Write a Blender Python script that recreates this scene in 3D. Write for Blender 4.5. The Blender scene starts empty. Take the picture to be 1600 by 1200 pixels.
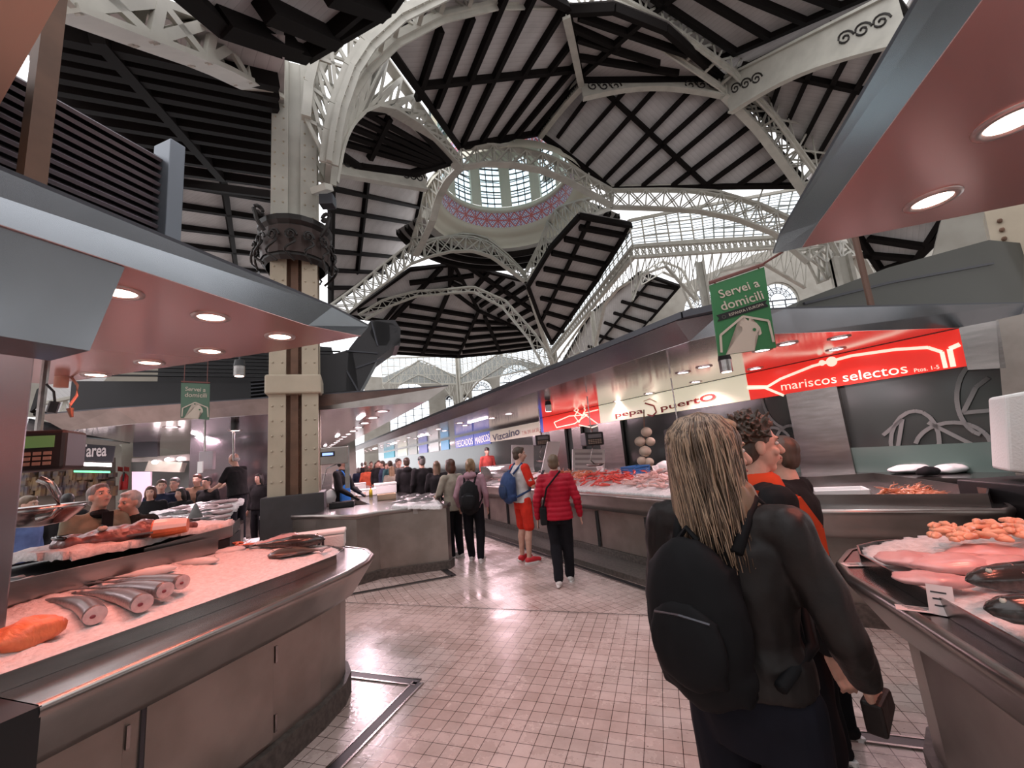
import bpy, bmesh, random
from math import *
from mathutils import Vector, Matrix, noise
random.seed(7)
S = bpy.context.scene
COL = S.collection
# ---------------------------------------------------------------- camera
FOC, CAMH, PIT, ROL, YAW = 645.0, 1.65, radians(9.4), radians(4.9), radians(18.7)
fwd = Vector((-sin(YAW)*cos(PIT), cos(YAW)*cos(PIT), sin(PIT)))
r0 = Vector((cos(YAW), sin(YAW), 0)); u0 = r0.cross(fwd)
RT = r0*cos(ROL) - u0*sin(ROL); UP = u0*cos(ROL) + r0*sin(ROL)
CAMP = Vector((0, 0, CAMH))
cam = bpy.data.cameras.new('camera'); camo = bpy.data.objects.new('camera', cam); COL.objects.link(camo)
cam.sensor_width = 36; cam.lens = 36*FOC/1600; cam.clip_start = .05; cam.clip_end = 400
camo.matrix_world = Matrix(((RT.x, UP.x, -fwd.x, 0), (RT.y, UP.y, -fwd.y, 0), (RT.z, UP.z, -fwd.z, CAMH), (0, 0, 0, 1)))
S.camera = camo
# ---------------------------------------------------------------- sky, exposure
W = bpy.data.worlds.new('sky'); S.world = W; W.use_nodes = True
bg = W.node_tree.nodes['Background']; bg.inputs[0].default_value = (.97, .97, 1.0, 1); bg.inputs[1].default_value = 1.75
S.view_settings.view_transform = 'Standard'; S.view_settings.look = 'None'
S.view_settings.exposure = 0.25; S.view_settings.gamma = 1.0; S.view_settings.use_curve_mapping = False
S.cycles.use_denoising = True
S.cycles.max_bounces = 6; S.cycles.diffuse_bounces = 3; S.cycles.glossy_bounces = 3; S.cycles.transparent_max_bounces = 12
S.cycles.sample_clamp_indirect = 4.0
S.cycles.caustics_reflective = False; S.cycles.caustics_refractive = False
# ---------------------------------------------------------------- placing helpers (world metres)
TA = radians(47.0)
AX = Vector((-sin(TA), cos(TA), 0)); BX = Vector((cos(TA), sin(TA), 0))   # along / across the diagonal aisle
def AB(a, b, z=0): return AX*a + BX*b + Vector((0, 0, z))
def ray(x, y): return (fwd*FOC + RT*(x-800) - UP*(y-600)).normalized()
def PZ(x, y, z): d = ray(x, y); return CAMP + d*((z-CAMH)/d.z)
def PD(x, y, dist): d = ray(x, y); return CAMP + d*(dist/hypot(d.x, d.y))
def PP(x, y, p0, n): d = ray(x, y); return CAMP + d*((p0-CAMP).dot(n)/d.dot(n))
Z3 = Vector((0, 0, 1))
V = Vector
# ---------------------------------------------------------------- materials
MATS = {}
def mat(name, col=(.5, .5, .5), rough=.5, metal=0.0, emit=None, es=1.0, noise_=None, bump=0, scale=6, trans=0, sss=0, coat=0, stretch=None):
    if name in MATS: return MATS[name]
    m = bpy.data.materials.new(name); m.use_nodes = True; nt = m.node_tree; b = nt.nodes['Principled BSDF']
    b.inputs['Base Color'].default_value = (*col, 1); b.inputs['Roughness'].default_value = rough; b.inputs['Metallic'].default_value = metal
    if emit: b.inputs['Emission Color'].default_value = (*emit, 1); b.inputs['Emission Strength'].default_value = es
    if trans: b.inputs['Transmission Weight'].default_value = trans
    if sss: b.inputs['Subsurface Weight'].default_value = sss; b.inputs['Subsurface Radius'].default_value = (.02, .01, .008)
    if coat: b.inputs['Coat Weight'].default_value = coat; b.inputs['Coat Roughness'].default_value = .15
    if noise_ or bump:
        tc = nt.nodes.new('ShaderNodeTexCoord'); n = nt.nodes.new('ShaderNodeTexNoise'); n.inputs['Scale'].default_value = scale; n.inputs['Detail'].default_value = 4
        mp = nt.nodes.new('ShaderNodeMapping'); nt.links.new(tc.outputs['Object'], mp.inputs[0]); nt.links.new(mp.outputs[0], n.inputs['Vector'])
        if stretch: mp.inputs['Scale'].default_value = stretch
        if noise_:
            r = nt.nodes.new('ShaderNodeValToRGB'); r.color_ramp.elements[0].position = .35; r.color_ramp.elements[1].position = .65
            r.color_ramp.elements[0].color = (*col, 1); r.color_ramp.elements[1].color = (*noise_, 1)
            nt.links.new(n.outputs[0], r.inputs[0]); nt.links.new(r.outputs[0], b.inputs['Base Color'])
        if bump:
            bp = nt.nodes.new('ShaderNodeBump'); bp.inputs['Strength'].default_value = bump; bp.inputs['Distance'].default_value = .02
            nt.links.new(n.outputs[0], bp.inputs['Height']); nt.links.new(bp.outputs[0], b.inputs['Normal'])
    MATS[name] = m; return m
M = {}
M['steel'] = mat('brushed steel', (.38, .355, .345), .24, 1, noise_=(.30, .28, .27), scale=3, stretch=(1, 1, 6))
M['steel_body'] = mat('steel cladding', (.36, .32, .29), .36, .85, noise_=(.28, .25, .225), scale=3.5, bump=.05)
M['steel_apron'] = mat('steel apron', (.36, .32, .30), .30, .9, noise_=(.29, .26, .24), scale=4)
M['mirror'] = mat('polished steel soffit', (.74, .68, .69), .15, .82, bump=.03, scale=1.6)
M['fascia'] = mat('satin steel fascia', (.33, .35, .375), .25, .9, noise_=(.28, .30, .32), scale=2)
M['dark_steel'] = mat('dark steel', (.07, .07, .08), .4, .6)
M['black'] = mat('black plastic', (.012, .012, .013), .45)
M['granite'] = mat('dark granite skirting', (.05, .043, .038), .55, noise_=(.10, .085, .075), scale=30)
M['iron'] = mat('cream painted iron', (.50, .48, .42), .5, noise_=(.42, .40, .35), scale=2.2)
M['iron_col'] = mat('ochre grey painted iron', (.48, .40, .30), .5, noise_=(.42, .35, .26), scale=2.5)
M['rust'] = mat('rust brown iron', (.17, .085, .05), .6, noise_=(.12, .06, .035), scale=5)
M['wrought'] = mat('blackened wrought iron', (.02, .016, .014), .45, .3)
M['beam'] = mat('dark brown roof timber', (.008, .006, .0055), .8)
M['wall'] = mat('weathered lime plaster', (.33, .31, .27), .9, noise_=(.27, .25, .215), scale=1.2)
M['stone'] = mat('pale stone pier', (.40, .36, .30), .85, noise_=(.34, .31, .26), scale=2)
M['white'] = mat('white plastic', (.8, .79, .78), .5)
M['foam'] = mat('white polystyrene', (.82, .80, .77), .8, bump=.2, scale=60)
M['lens'] = mat('lit lamp lens', (1, 1, 1), .5, emit=(1, .62, .50), es=9)
M['lens_w'] = mat('lit cool lamp lens', (1, 1, 1), .5, emit=(1, .86, .90), es=9)
M['ring'] = mat('lamp trim ring', (.5, .42, .40), .35, .8)
M['salmon'] = mat('lamp pink steel soffit', (.60, .36, .34), .22, .55)  # pink of the red lamps put into the steel's base colour
M['ice'] = mat('crushed ice', (.74, .70, .69), .5, noise_=(.60, .56, .55), scale=38, bump=.7)
M['copper'] = mat('copper pipe', (.55, .27, .20), .5, .3)
M['beam'].node_tree.nodes['Principled BSDF'].inputs['Specular IOR Level'].default_value = .12
# planks
def plank_mat():
    m = bpy.data.materials.new('whitewashed roof boards'); m.use_nodes = True; nt = m.node_tree; b = nt.nodes['Principled BSDF']
    tc = nt.nodes.new('ShaderNodeTexCoord'); w = nt.nodes.new('ShaderNodeTexWave'); w.inputs['Scale'].default_value = 1.7; w.inputs['Distortion'].default_value = .6
    w.wave_profile = 'SAW'
    n = nt.nodes.new('ShaderNodeTexNoise'); n.inputs['Scale'].default_value = 1.4; n.inputs['Detail'].default_value = 6
    r = nt.nodes.new('ShaderNodeValToRGB'); r.color_ramp.elements[0].position = 0; r.color_ramp.elements[0].color = (.30, .28, .27, 1)
    e = r.color_ramp.elements.new(.07); e.color = (.50, .475, .465, 1); r.color_ramp.elements[-1].color = (.53, .505, .495, 1)
    mx = nt.nodes.new('ShaderNodeMixRGB'); mx.blend_type = 'MULTIPLY'; mx.inputs[0].default_value = .55
    r2 = nt.nodes.new('ShaderNodeValToRGB'); r2.color_ramp.elements[0].position = .3; r2.color_ramp.elements[0].color = (.7, .68, .67, 1); r2.color_ramp.elements[1].position = .6
    L = nt.links.new
    L(tc.outputs['UV'], w.inputs[0]); L(tc.outputs['Object'], n.inputs['Vector']); L(w.outputs[0], r.inputs[0]); L(n.outputs[0], r2.inputs[0])
    L(r.outputs[0], mx.inputs[1]); L(r2.outputs[0], mx.inputs[2]); L(mx.outputs[0], b.inputs['Base Color']); b.inputs['Roughness'].default_value = .85
    return m
M['plank'] = plank_mat()
def tile_mat(name, ang):
    m = bpy.data.materials.new(name); m.use_nodes = True; nt = m.node_tree; b = nt.nodes['Principled BSDF']; L = nt.links.new
    tc = nt.nodes.new('ShaderNodeTexCoord'); mp = nt.nodes.new('ShaderNodeMapping'); mp.inputs['Rotation'].default_value = (0, 0, ang)
    br = nt.nodes.new('ShaderNodeTexBrick'); br.offset = 0; br.squash = 1
    br.inputs['Scale'].default_value = 1; br.inputs['Brick Width'].default_value = .1; br.inputs['Row Height'].default_value = .1
    br.inputs['Mortar Size'].default_value = .0022; br.inputs['Mortar Smooth'].default_value = .1
    br.inputs['Color1'].default_value = (.56, .455, .42, 1); br.inputs['Color2'].default_value = (.50, .405, .37, 1); br.inputs['Mortar'].default_value = (.06, .03, .025, 1)
    n = nt.nodes.new('ShaderNodeTexNoise'); n.inputs['Scale'].default_value = 1.6; n.inputs['Detail'].default_value = 8; n.inputs['Roughness'].default_value = .7
    r = nt.nodes.new('ShaderNodeValToRGB'); r.color_ramp.elements[0].position = .35; r.color_ramp.elements[0].color = (.66, .62, .60, 1); r.color_ramp.elements[1].position = .62
    mx = nt.nodes.new('ShaderNodeMixRGB'); mx.blend_type = 'MULTIPLY'; mx.inputs[0].default_value = .8
    n2 = nt.nodes.new('ShaderNodeTexNoise'); n2.inputs['Scale'].default_value = 38; n2.inputs['Detail'].default_value = 3
    r3 = nt.nodes.new('ShaderNodeValToRGB'); r3.color_ramp.elements[0].position = .70; r3.color_ramp.elements[1].position = .74
    r3.color_ramp.elements[0].color = (1, 1, 1, 1); r3.color_ramp.elements[1].color = (.35, .28, .25, 1)
    mx2 = nt.nodes.new('ShaderNodeMixRGB'); mx2.blend_type = 'MULTIPLY'; mx2.inputs[0].default_value = .8
    L(tc.outputs['Object'], mp.inputs[0]); L(mp.outputs[0], br.inputs[0]); L(tc.outputs['Object'], n.inputs['Vector']); L(tc.outputs['Object'], n2.inputs['Vector'])
    L(n.outputs[0], r.inputs[0]); L(br.outputs[0], mx.inputs[1]); L(r.outputs[0], mx.inputs[2]); L(n2.outputs[0], r3.inputs[0])
    L(mx.outputs[0], mx2.inputs[1]); L(r3.outputs[0], mx2.inputs[2]); L(mx2.outputs[0], b.inputs['Base Color'])
    rr = nt.nodes.new('ShaderNodeValToRGB'); rr.color_ramp.elements[0].position = .4; rr.color_ramp.elements[0].color = (.16,)*3+(1,); rr.color_ramp.elements[1].position = .65; rr.color_ramp.elements[1].color = (.42,)*3+(1,)
    L(n.outputs[0], rr.inputs[0]); L(rr.outputs[0], b.inputs['Roughness'])
    bp = nt.nodes.new('ShaderNodeBump'); bp.inputs['Strength'].default_value = .25; bp.inputs['Distance'].default_value = .004
    L(n2.outputs[0], bp.inputs['Height']); L(bp.outputs[0], b.inputs['Normal'])
    return m
def pane_mat(name, tint, stripe=None, cell=(.35, .9), lead=None, ang=0):
    """daylight glass: mostly see-through, with louvre slats / glazing lines as its own pattern"""
    m = bpy.data.materials.new(name); m.use_nodes = True; nt = m.node_tree; L = nt.links.new
    for n in list(nt.nodes): nt.nodes.remove(n)
    out = nt.nodes.new('ShaderNodeOutputMaterial'); tr = nt.nodes.new('ShaderNodeBsdfTransparent'); tr.inputs[0].default_value = (*tint, 1)
    df = nt.nodes.new('ShaderNodeBsdfTranslucent'); df.inputs[0].default_value = (.55, .6, .6, 1)
    mx = nt.nodes.new('ShaderNodeMixShader'); mx.inputs[0].default_value = .15
    L(tr.outputs[0], mx.inputs[1]); L(df.outputs[0], mx.inputs[2])
    if stripe:
        uv = nt.nodes.new('ShaderNodeTexCoord'); sp = nt.nodes.new('ShaderNodeSeparateXYZ'); L(uv.outputs['UV'], sp.inputs[0])
        mt = nt.nodes.new('ShaderNodeMath'); mt.operation = 'MULTIPLY'; mt.inputs[1].default_value = 1/stripe; L(sp.outputs[1], mt.inputs[0])
        fr = nt.nodes.new('ShaderNodeMath'); fr.operation = 'FRACT'; L(mt.outputs[0], fr.inputs[0])
        gt = nt.nodes.new('ShaderNodeMath'); gt.operation = 'GREATER_THAN'; gt.inputs[1].default_value = .72; L(fr.outputs[0], gt.inputs[0])
        d2 = nt.nodes.new('ShaderNodeBsdfDiffuse'); d2.inputs[0].default_value = (.30, .33, .34, 1)
        m2 = nt.nodes.new('ShaderNodeMixShader'); L(gt.outputs[0], m2.inputs[0]); L(mx.outputs[0], m2.inputs[1]); L(d2.outputs[0], m2.inputs[2]); L(m2.outputs[0], out.inputs[0])
    else: L(mx.outputs[0], out.inputs[0])
    return m
M['louvre_glass'] = pane_mat('louvred daylight glass', (.93, .98, 1), stripe=.17)
M['dome_glass'] = pane_mat('pale blue dome glass', (.72, .93, 1), stripe=.42)
M['clear_glass'] = pane_mat('clear window glass', (.92, .97, 1))
def frieze_mat():
    m = bpy.data.materials.new('patterned tile frieze'); m.use_nodes = True; nt = m.node_tree; b = nt.nodes['Principled BSDF']; L = nt.links.new
    uv = nt.nodes.new('ShaderNodeTexCoord'); sp = nt.nodes.new('ShaderNodeSeparateXYZ'); L(uv.outputs['UV'], sp.inputs[0])
    def mth(op, a, bb=None, v=None):
        n = nt.nodes.new('ShaderNodeMath'); n.operation = op; L(a, n.inputs[0])
        if bb is not None: L(bb, n.inputs[1])
        if v is not None: n.inputs[1].default_value = v
        return n.outputs[0]
    u = mth('FRACT', sp.outputs[0]); v = mth('FRACT', sp.outputs[1])
    du = mth('ABSOLUTE', mth('SUBTRACT', u, v=.5)); dv = mth('ABSOLUTE', mth('SUBTRACT', v, v=.5))
    diag = mth('LESS_THAN', mth('ABSOLUTE', mth('SUBTRACT', du, dv)), v=.07)
    cross = mth('LESS_THAN', mth('MINIMUM', du, dv), v=.05)
    red = mth('MAXIMUM', diag, cross)
    ring = mth('FRACT', mth('MULTIPLY', mth('ADD', du, dv), v=5.0)); blue = mth('GREATER_THAN', ring, v=.5)
    m1 = nt.nodes.new('ShaderNodeMixRGB'); m1.inputs[1].default_value = (.72, .68, .72, 1); m1.inputs[2].default_value = (.26, .20, .42, 1); L(blue, m1.inputs[0])
    m2 = nt.nodes.new('ShaderNodeMixRGB'); m2.inputs[2].default_value = (.50, .10, .10, 1); L(red, m2.inputs[0]); L(m1.outputs[0], m2.inputs[1]); L(m2.outputs[0], b.inputs['Base Color'])
    b.inputs['Roughness'].default_value = .3
    return m
M['frieze'] = frieze_mat()
# ---------------------------------------------------------------- mesh collector
class MB:
    def __init__(s): s.v = []; s.f = []; s.uv = {}
    def add(s, vs, fs, uvs=None):
        o = len(s.v); s.v += [tuple(v) for v in vs]
        for i, f in enumerate(fs):
            if uvs: s.uv[len(s.f)] = uvs[i]
            s.f.append(tuple(o+k for k in f))
        return s
    def box(s, c, sz, rz=0, rot=None):
        R = rot if rot is not None else Matrix.Rotation(rz, 3, 'Z'); c = V(c); vs = []
        for x in (-.5, .5):
            for y in (-.5, .5):
                for z in (-.5, .5): vs.append(c + R @ V((x*sz[0], y*sz[1], z*sz[2])))
        return s.add(vs, [(0, 1, 3, 2), (4, 6, 7, 5), (0, 4, 5, 1), (2, 3, 7, 6), (0, 2, 6, 4), (1, 5, 7, 3)])
    def bar(s, a, b, w, h, up=Z3, off=0):
        a = V(a); b = V(b); d = (b-a)
        if d.length < 1e-5: return s
        d.normalize(); up = V(up); x = d.cross(up)
        if x.length < 1e-4: x = d.cross(V((1, 0, 0)))
        x.normalize(); y = x.cross(d).normalized(); vs = []
        for p in (a, b):
            for i, j in ((-1, -1), (1, -1), (1, 1), (-1, 1)): vs.append(p + x*(i*w/2) + y*(j*h/2+off))
        return s.add(vs, [(3, 2, 1, 0), (4, 5, 6, 7), (0, 1, 5, 4), (1, 2, 6, 5), (2, 3, 7, 6), (3, 0, 4, 7)])
    def path(s, pts, w, h, up=Z3):
        for a, b in zip(pts, pts[1:]): s.bar(a, b, w, h, up)
        return s
    def tube(s, pts, r, n=8, cap=True):
        pts = [V(p) for p in pts]; rs = r if isinstance(r, (list, tuple)) else [r]*len(pts); rings = []
        for i, p in enumerate(pts):
            d = (pts[min(i+1, len(pts)-1)] - pts[max(i-1, 0)])
            if d.length < 1e-7: d = V((0, 0, 1))
            d.normalize(); x = d.cross(Z3)
            if x.length < .05: x = d.cross(V((0, 1, 0)))
            x.normalize(); y = x.cross(d)
            rings.append([p + (x*cos(2*pi*k/n) + y*sin(2*pi*k/n))*rs[i] for k in range(n)])
        return s.loft(rings, cap)
    def loft(s, rings, cap=True, closed=True):
        n = len(rings[0]); vs = [v for r in rings for v in r]; fs = []
        for i in range(len(rings)-1):
            for k in range(n if closed else n-1):
                k2 = (k+1) % n; fs.append((i*n+k, i*n+k2, (i+1)*n+k2, (i+1)*n+k))
        if cap: fs.append(tuple(range(n-1, -1, -1))); fs.append(tuple((len(rings)-1)*n+k for k in range(n)))
        return s.add(vs, fs)
    def prism(s, pts, ext):
        pts = [V(p) for p in pts]; ext = V(ext); n = len(pts)
        vs = pts + [p+ext for p in pts]
        nrm = V((0, 0, 0))
        for i in range(n): nrm += pts[i].cross(pts[(i+1) % n])
        fl = nrm.dot(ext) > 0
        fs = [tuple(range(n-1, -1, -1)) if fl else tuple(range(n)), tuple(range(n, 2*n)) if fl else tuple(range(2*n-1, n-1, -1))]
        for i in range(n):
            j = (i+1) % n; q = (i, j, n+j, n+i); fs.append(q if fl else q[::-1])
        return s.add(vs, fs)
    def lathe(s, prof, c=(0, 0, 0), n=24, a0=0, a1=2*pi):
        c = V(c); full = abs(a1-a0-2*pi) < 1e-6; m = n if full else n+1
        rings = [[c+V((r*cos(a0+(a1-a0)*k/n), r*sin(a0+(a1-a0)*k/n), z)) for k in range(m)] for r, z in prof]
        return s.loft(rings, False, full)
    def ell(s, c, rx, ry, rz, n=12, m=8, rot=None):
        c = V(c); rings = []
        for i in range(m+1):
            t = pi*i/m; rr = max(sin(t), .02)
            ring = [V((rx*rr*cos(2*pi*k/n), ry*rr*sin(2*pi*k/n), -rz*cos(t))) for k in range(n)]
            rings.append([c+(rot @ v if rot is not None else v) for v in ring])
        return s.loft(rings)
    def cap(s, a, b, ra, rb, n=10):
        a = V(a); b = V(b); d = b-a; l = max(d.length, 1e-5); d = d/l
        pts = [a-d*ra*.95, a-d*ra*.7, a-d*ra*.3, a, b, b+d*rb*.3, b+d*rb*.7, b+d*rb*.95]; rs = [ra*.2, ra*.7, ra*.95, ra, rb, rb*.95, rb*.7, rb*.2]
        x = d.cross(Z3 if abs(d.z) < .9 else V((0, 1, 0))).normalized(); y = x.cross(d)
        return s.loft([[p+(x*cos(2*pi*k/n)+y*sin(2*pi*k/n))*q for k in range(n)] for p, q in zip(pts, rs)])
    def mesh(s, name):
        me = bpy.data.meshes.new(name); me.from_pydata(s.v, [], s.f)
        if s.uv:
            ul = me.uv_layers.new(name='UVMap')
            for pi_, poly in enumerate(me.polygons):
                if pi_ in s.uv:
                    for li, uvc in zip(poly.loop_indices, s.uv[pi_]): ul.data[li].uv = uvc
        me.update(); return me
    def build(s, name, m, parent=None, smooth=False, fix=False, bevel=0):
        me = s.mesh(name)
        if fix or bevel:
            bm = bmesh.new(); bm.from_mesh(me); bmesh.ops.recalc_face_normals(bm, faces=bm.faces)
            bm.to_mesh(me); bm.free()
        me.materials.append(m)
        if smooth: me.polygons.foreach_set('use_smooth', [True]*len(me.polygons))
        o = bpy.data.objects.new(name, me); COL.objects.link(o)
        if parent: o.parent = parent; o.matrix_parent_inverse = parent.matrix_basis.inverted()
        if bevel:
            bv = o.modifiers.new('bevel', 'BEVEL'); bv.width = bevel; bv.segments = 2; bv.limit_method = 'ANGLE'
        return o
def tag(o, label=None, cat=None, group=None, kind=None):
    if label: o['label'] = label
    if cat: o['category'] = cat
    if group: o['group'] = group
    if kind: o['kind'] = kind
    return o
def thing(name, label, cat, loc=(0, 0, 0), rz=0, group=None):
    o = bpy.data.objects.new(name, None); COL.objects.link(o); o.empty_display_size = .1
    o.location = loc; o.rotation_euler = (0, 0, rz); return tag(o, label, cat, group)
def struct(o): o['kind'] = 'structure'; return o
KID = {}
def copy_tree(o, parent=None, loc=None, rz=None, label=None):
    c = o.copy(); COL.objects.link(c); c.parent = parent
    if parent is not None: c.matrix_parent_inverse = o.matrix_parent_inverse
    for ch in o.children: copy_tree(ch, c)
    if loc is not None: c.location = loc
    if rz is not None: c.rotation_euler = (0, 0, rz)
    if label: c['label'] = label
    return c
def local_build(mb, name, m, parent, **k):
    """mesh given in the parent's own coordinates"""
    o = mb.build(name, m, None, **k); o.parent = parent; return o
def text_mesh(txt, size, depth=.004, bold=0, space=1.0):
    cu = bpy.data.curves.new('lettering', 'FONT'); cu.body = txt; cu.size = size; cu.extrude = depth/2; cu.offset = bold; cu.align_x = 'CENTER'; cu.align_y = 'CENTER'
    cu.space_character = space; cu.resolution_u = 3
    o = bpy.data.objects.new('lettering', cu); COL.objects.link(o); dg = bpy.context.evaluated_depsgraph_get()
    me = bpy.data.meshes.new_from_object(o.evaluated_get(dg)); bpy.data.objects.remove(o); bpy.data.curves.remove(cu); return me
def text(txt, size, m, mw, parent, name='lettering', bold=0, space=1.0, sx=1.0, label=None):
    me = text_mesh(txt, size, bold=bold, space=space); me.materials.clear(); me.materials.append(m)
    if sx != 1.0: me.transform(Matrix.Diagonal((sx, 1, 1, 1)))
    me.transform(mw); o = bpy.data.objects.new(name, me); COL.objects.link(o); o.parent = parent
    if parent: o.matrix_parent_inverse = parent.matrix_basis.inverted()
    return o
def frame(o, xd, yd):
    xd = V(xd).normalized(); zd = xd.cross(V(yd)).normalized(); yd = zd.cross(xd)
    return Matrix(((xd.x, yd.x, zd.x, o[0]), (xd.y, yd.y, zd.y, o[1]), (xd.z, yd.z, zd.z, o[2]), (0, 0, 0, 1)))
# ================================================================ FLOOR
mb = MB(); ch = 4.43
mb.add([(-30, -8, 0), (12, -8, 0), (12, ch, 0), (-30, ch, 0)], [(0, 1, 2, 3)])
struct(mb.build('floor', tile_mat('square floor tiles', 0)))
mb = MB(); mb.add([(-60, ch, 0), (30, ch, 0), (30, 60, 0), (-60, 60, 0)], [(0, 1, 2, 3)])
struct(mb.build('floor', tile_mat('diagonal floor tiles', -TA)))
mb = MB(); mb.bar((-12, ch, .0015), (1.0, ch, .0015), .012, .002)
struct(mb.build('trim_1', M['granite']))
# floor drains of the centre crossing
def drain(name, lab, pts):
    t = thing(name, lab, 'drain', pts[0])
    a = MB(); a.path(pts, .075, .006); a.build('channel', M['black'], t)
    for s in (-.042, .042):
        b = MB()
        for p, q in zip(pts, pts[1:]):
            d = (V(q)-V(p)).normalized(); n = V((-d.y, d.x, 0)); b.bar(V(p)+n*s, V(q)+n*s, .014, .012)
        b.build('edge_strip', M['steel'], t)
drain('floor_drain', 'L-shaped slot drain in the floor tiles beside the left steel counter', [(-3.2, 2.98, .004), (-1.95, 2.96, .004), (-1.93, .5, .004)])
drain('floor_drain', 'L-shaped slot drain in the floor tiles by the right foreground counter', [(2.2, 2.88, .004), (.62, 2.92, .004), (.66, .5, .004)])
drain('floor_drain', 'long straight drain channel along the foot of the right-hand seafood stall', [AB(2.9, 3.52, .004), AB(40, 3.52, .004)])
drain('floor_drain', 'short drain channel in front of the end of the seafood stall', [(.9, 4.42, .004), (4.5, 4.42, .004)])
drain('floor_drain', 'slot drain along the foot of the steel counter block in the middle', [AB(6.2, .4, .004), AB(5.95, 2.0, .004), AB(30, 2.3, .004)])
# ================================================================ ROOF
O3 = V((-6.1, 19.9, 0)); H0 = 14.0
def plane3(a, b, c): n = (b-a).cross(c-a).normalized(); return a, n
CEIL = 0
def panel(px, ctrl, rafters, purlins=(), rw=.17, rd=.20, pw=.17, pd=.20, drop=0.0, edge=True):
    """px: outline in picture order; ctrl: three (pixel, 3-D point) giving the roof plane; the boards get the beams as parts"""
    p0, n = plane3(*ctrl)
    if n.z > 0: n = -n       # face down
    q = [PP(x, y, p0, n) for x, y in px]
    c = sum(q, V((0, 0, 0)))/len(q)
    q2 = [p + (p-c).normalized()*.10 for p in q]
    up = -n
    if rafters:
        ra = PP(*rafters[0][0], p0, n); rb = PP(*rafters[0][1], p0, n); ud = (rb-ra).normalized()
    else: ud = (q[1]-q[0]).normalized()
    vd = ud.cross(n).normalized()
    uvs = [((p-p0).dot(ud), (p-p0).dot(vd)) for p in q2]
    mb = MB(); mb.add(q2, [tuple(range(len(q2)))], [uvs]); mb.add([p+up*.08 for p in q2], [tuple(range(len(q2)))[::-1]], [uvs[::-1]])
    o = struct(mb.build('ceiling', M['plank']))
    def beam(a, b, w, d, nm):
        A_ = PP(*a, p0, n); B_ = PP(*b, p0, n); m_ = MB(); m_.bar(A_ + n*(d/2), B_ + n*(d/2), w, d, up); m_.build(nm, M['beam'], o)
    for a, b in rafters: beam(a, b, rw, rd, 'rafter')
    for a, b in purlins: beam(a, b, pw, pd, 'purlin')
    if edge:
        for i in range(len(px)):
            m_ = MB(); m_.bar(q[i]+n*.1, q[(i+1) % len(q)]+n*.1, .2, .24, up); m_.build('edge_beam', M['beam'], o)
    return p0, n
def lerp2(a, b, t): return (a[0]+(b[0]-a[0])*t, a[1]+(b[1]-a[1])*t)
def fan(a0, a1, b0, b1, n, t0=0, t1=1): return [(lerp2(a0, a1, t0+(t1-t0)*i/(n-1)), lerp2(b0, b1, t0+(t1-t0)*i/(n-1))) for i in range(n)]
# ---- the arches of the crossing: lattice trusses
def truss(name, label, top, bot, n=12, w=.30, th=.09, xbrace=True, web=.07, m=None, group=None, plates=True, skip=()):
    """top, bot: matching lists of 3-D points (polylines resampled); builds chords and lattice"""
    m = m or M['iron']
    def resample(P, k):
        L_ = [0]
        for a, b in zip(P, P[1:]): L_.append(L_[-1]+(b-a).length)
        out = []
        for i in range(k+1):
            t = L_[-1]*i/k; j = 0
            while j < len(P)-2 and L_[j+1] < t: j += 1
            out.append(P[j].lerp(P[j+1], (t-L_[j])/max(L_[j+1]-L_[j], 1e-6)))
        return out
    T = resample([V(p) for p in top], n*2); Bt = resample([V(p) for p in bot], n*2)
    t = thing(name, label, 'roof truss', T[0], group=group)
    nrm = (T[-1]-T[0]).cross(Bt[n]-T[n]+V((0, 0, 1e-3))).normalized()
    a = MB(); a.path(T, w, th, up=nrm.cross(T[-1]-T[0])); a.build('upper_chord', m, t)
    a = MB()
    for i in range(n*2): a.bar(Bt[i], Bt[i+1], w*1.25, th*.8, up=nrm.cross(Bt[i+1]-Bt[i]))
    a.build('lower_chord', m, t)
    a = MB()
    for s in ((-1, 1) if w > .2 else (0,)):
        o = nrm*(s*w*.42)
        for i in range(0, 2*n+1, 2): a.bar(T[i]+o, Bt[i]+o, web, web*.5, up=nrm)
        if xbrace:
            for i in range(0, 2*n, 2):
                if (T[i]-Bt[i]).length < .12 and (T[i+2]-Bt[i+2]).length < .12: continue
                a.bar(T[i]+o, Bt[i+2]+o, web*.9, web*.4, up=nrm); a.bar(Bt[i]+o, T[i+2]+o, web*.9, web*.4, up=nrm)
    a.build('lattice', m, t)
    return t
def vplane(p, az):   # vertical plane through p running along azimuth az (deg from +Y to +X)
    d = V((sin(radians(az)), cos(radians(az)), 0)); return p, V((d.y, -d.x, 0))
COLP = V((-5.83, 5.48, 0)); COLP = V((-5.97, 5.62, 0))     # riveted column on the left of the crossing
pl = vplane(COLP, 44)
def on(pl, *pts): return [PP(x, y, *pl) for x, y in pts]
# near arch (S column -> E column), box section with two flanges
lowf = on(pl, (511, 287), (517, 240), (525, 202), (545, 145), (569, 108), (616, 64), (687, 27), (771, 7), (872, 5), (952, 30), (1019, 64), (1070, 98), (1124, 135), (1188, 202), (1256, 294), (1310, 400))
upf = on(pl, (478, 220), (482, 170), (492, 128), (512, 88), (545, 45), (590, 5), (650, -40), (740, -70), (850, -72), (960, -40), (1040, 20), (1090, 60), (1140, 105), (1200, 165), (1285, 255), (1345, 340))
nn = pl[1] if pl[1].y < 0 else -pl[1]    # towards the camera
t = thing('main_arch', 'great riveted iron arch spanning the picture from the left column', 'arch', lowf[0])
for s, nm in ((0, 'far_flange'), (.62, 'near_flange')):
    a = MB()
    for i in range(len(lowf)-1): a.bar(lowf[i]+nn*s, lowf[i+1]+nn*s, .20, .10, up=(lowf[i+1]-lowf[i]).cross(nn))
    a.build(nm, M['iron'], t)
a = MB()
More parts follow.
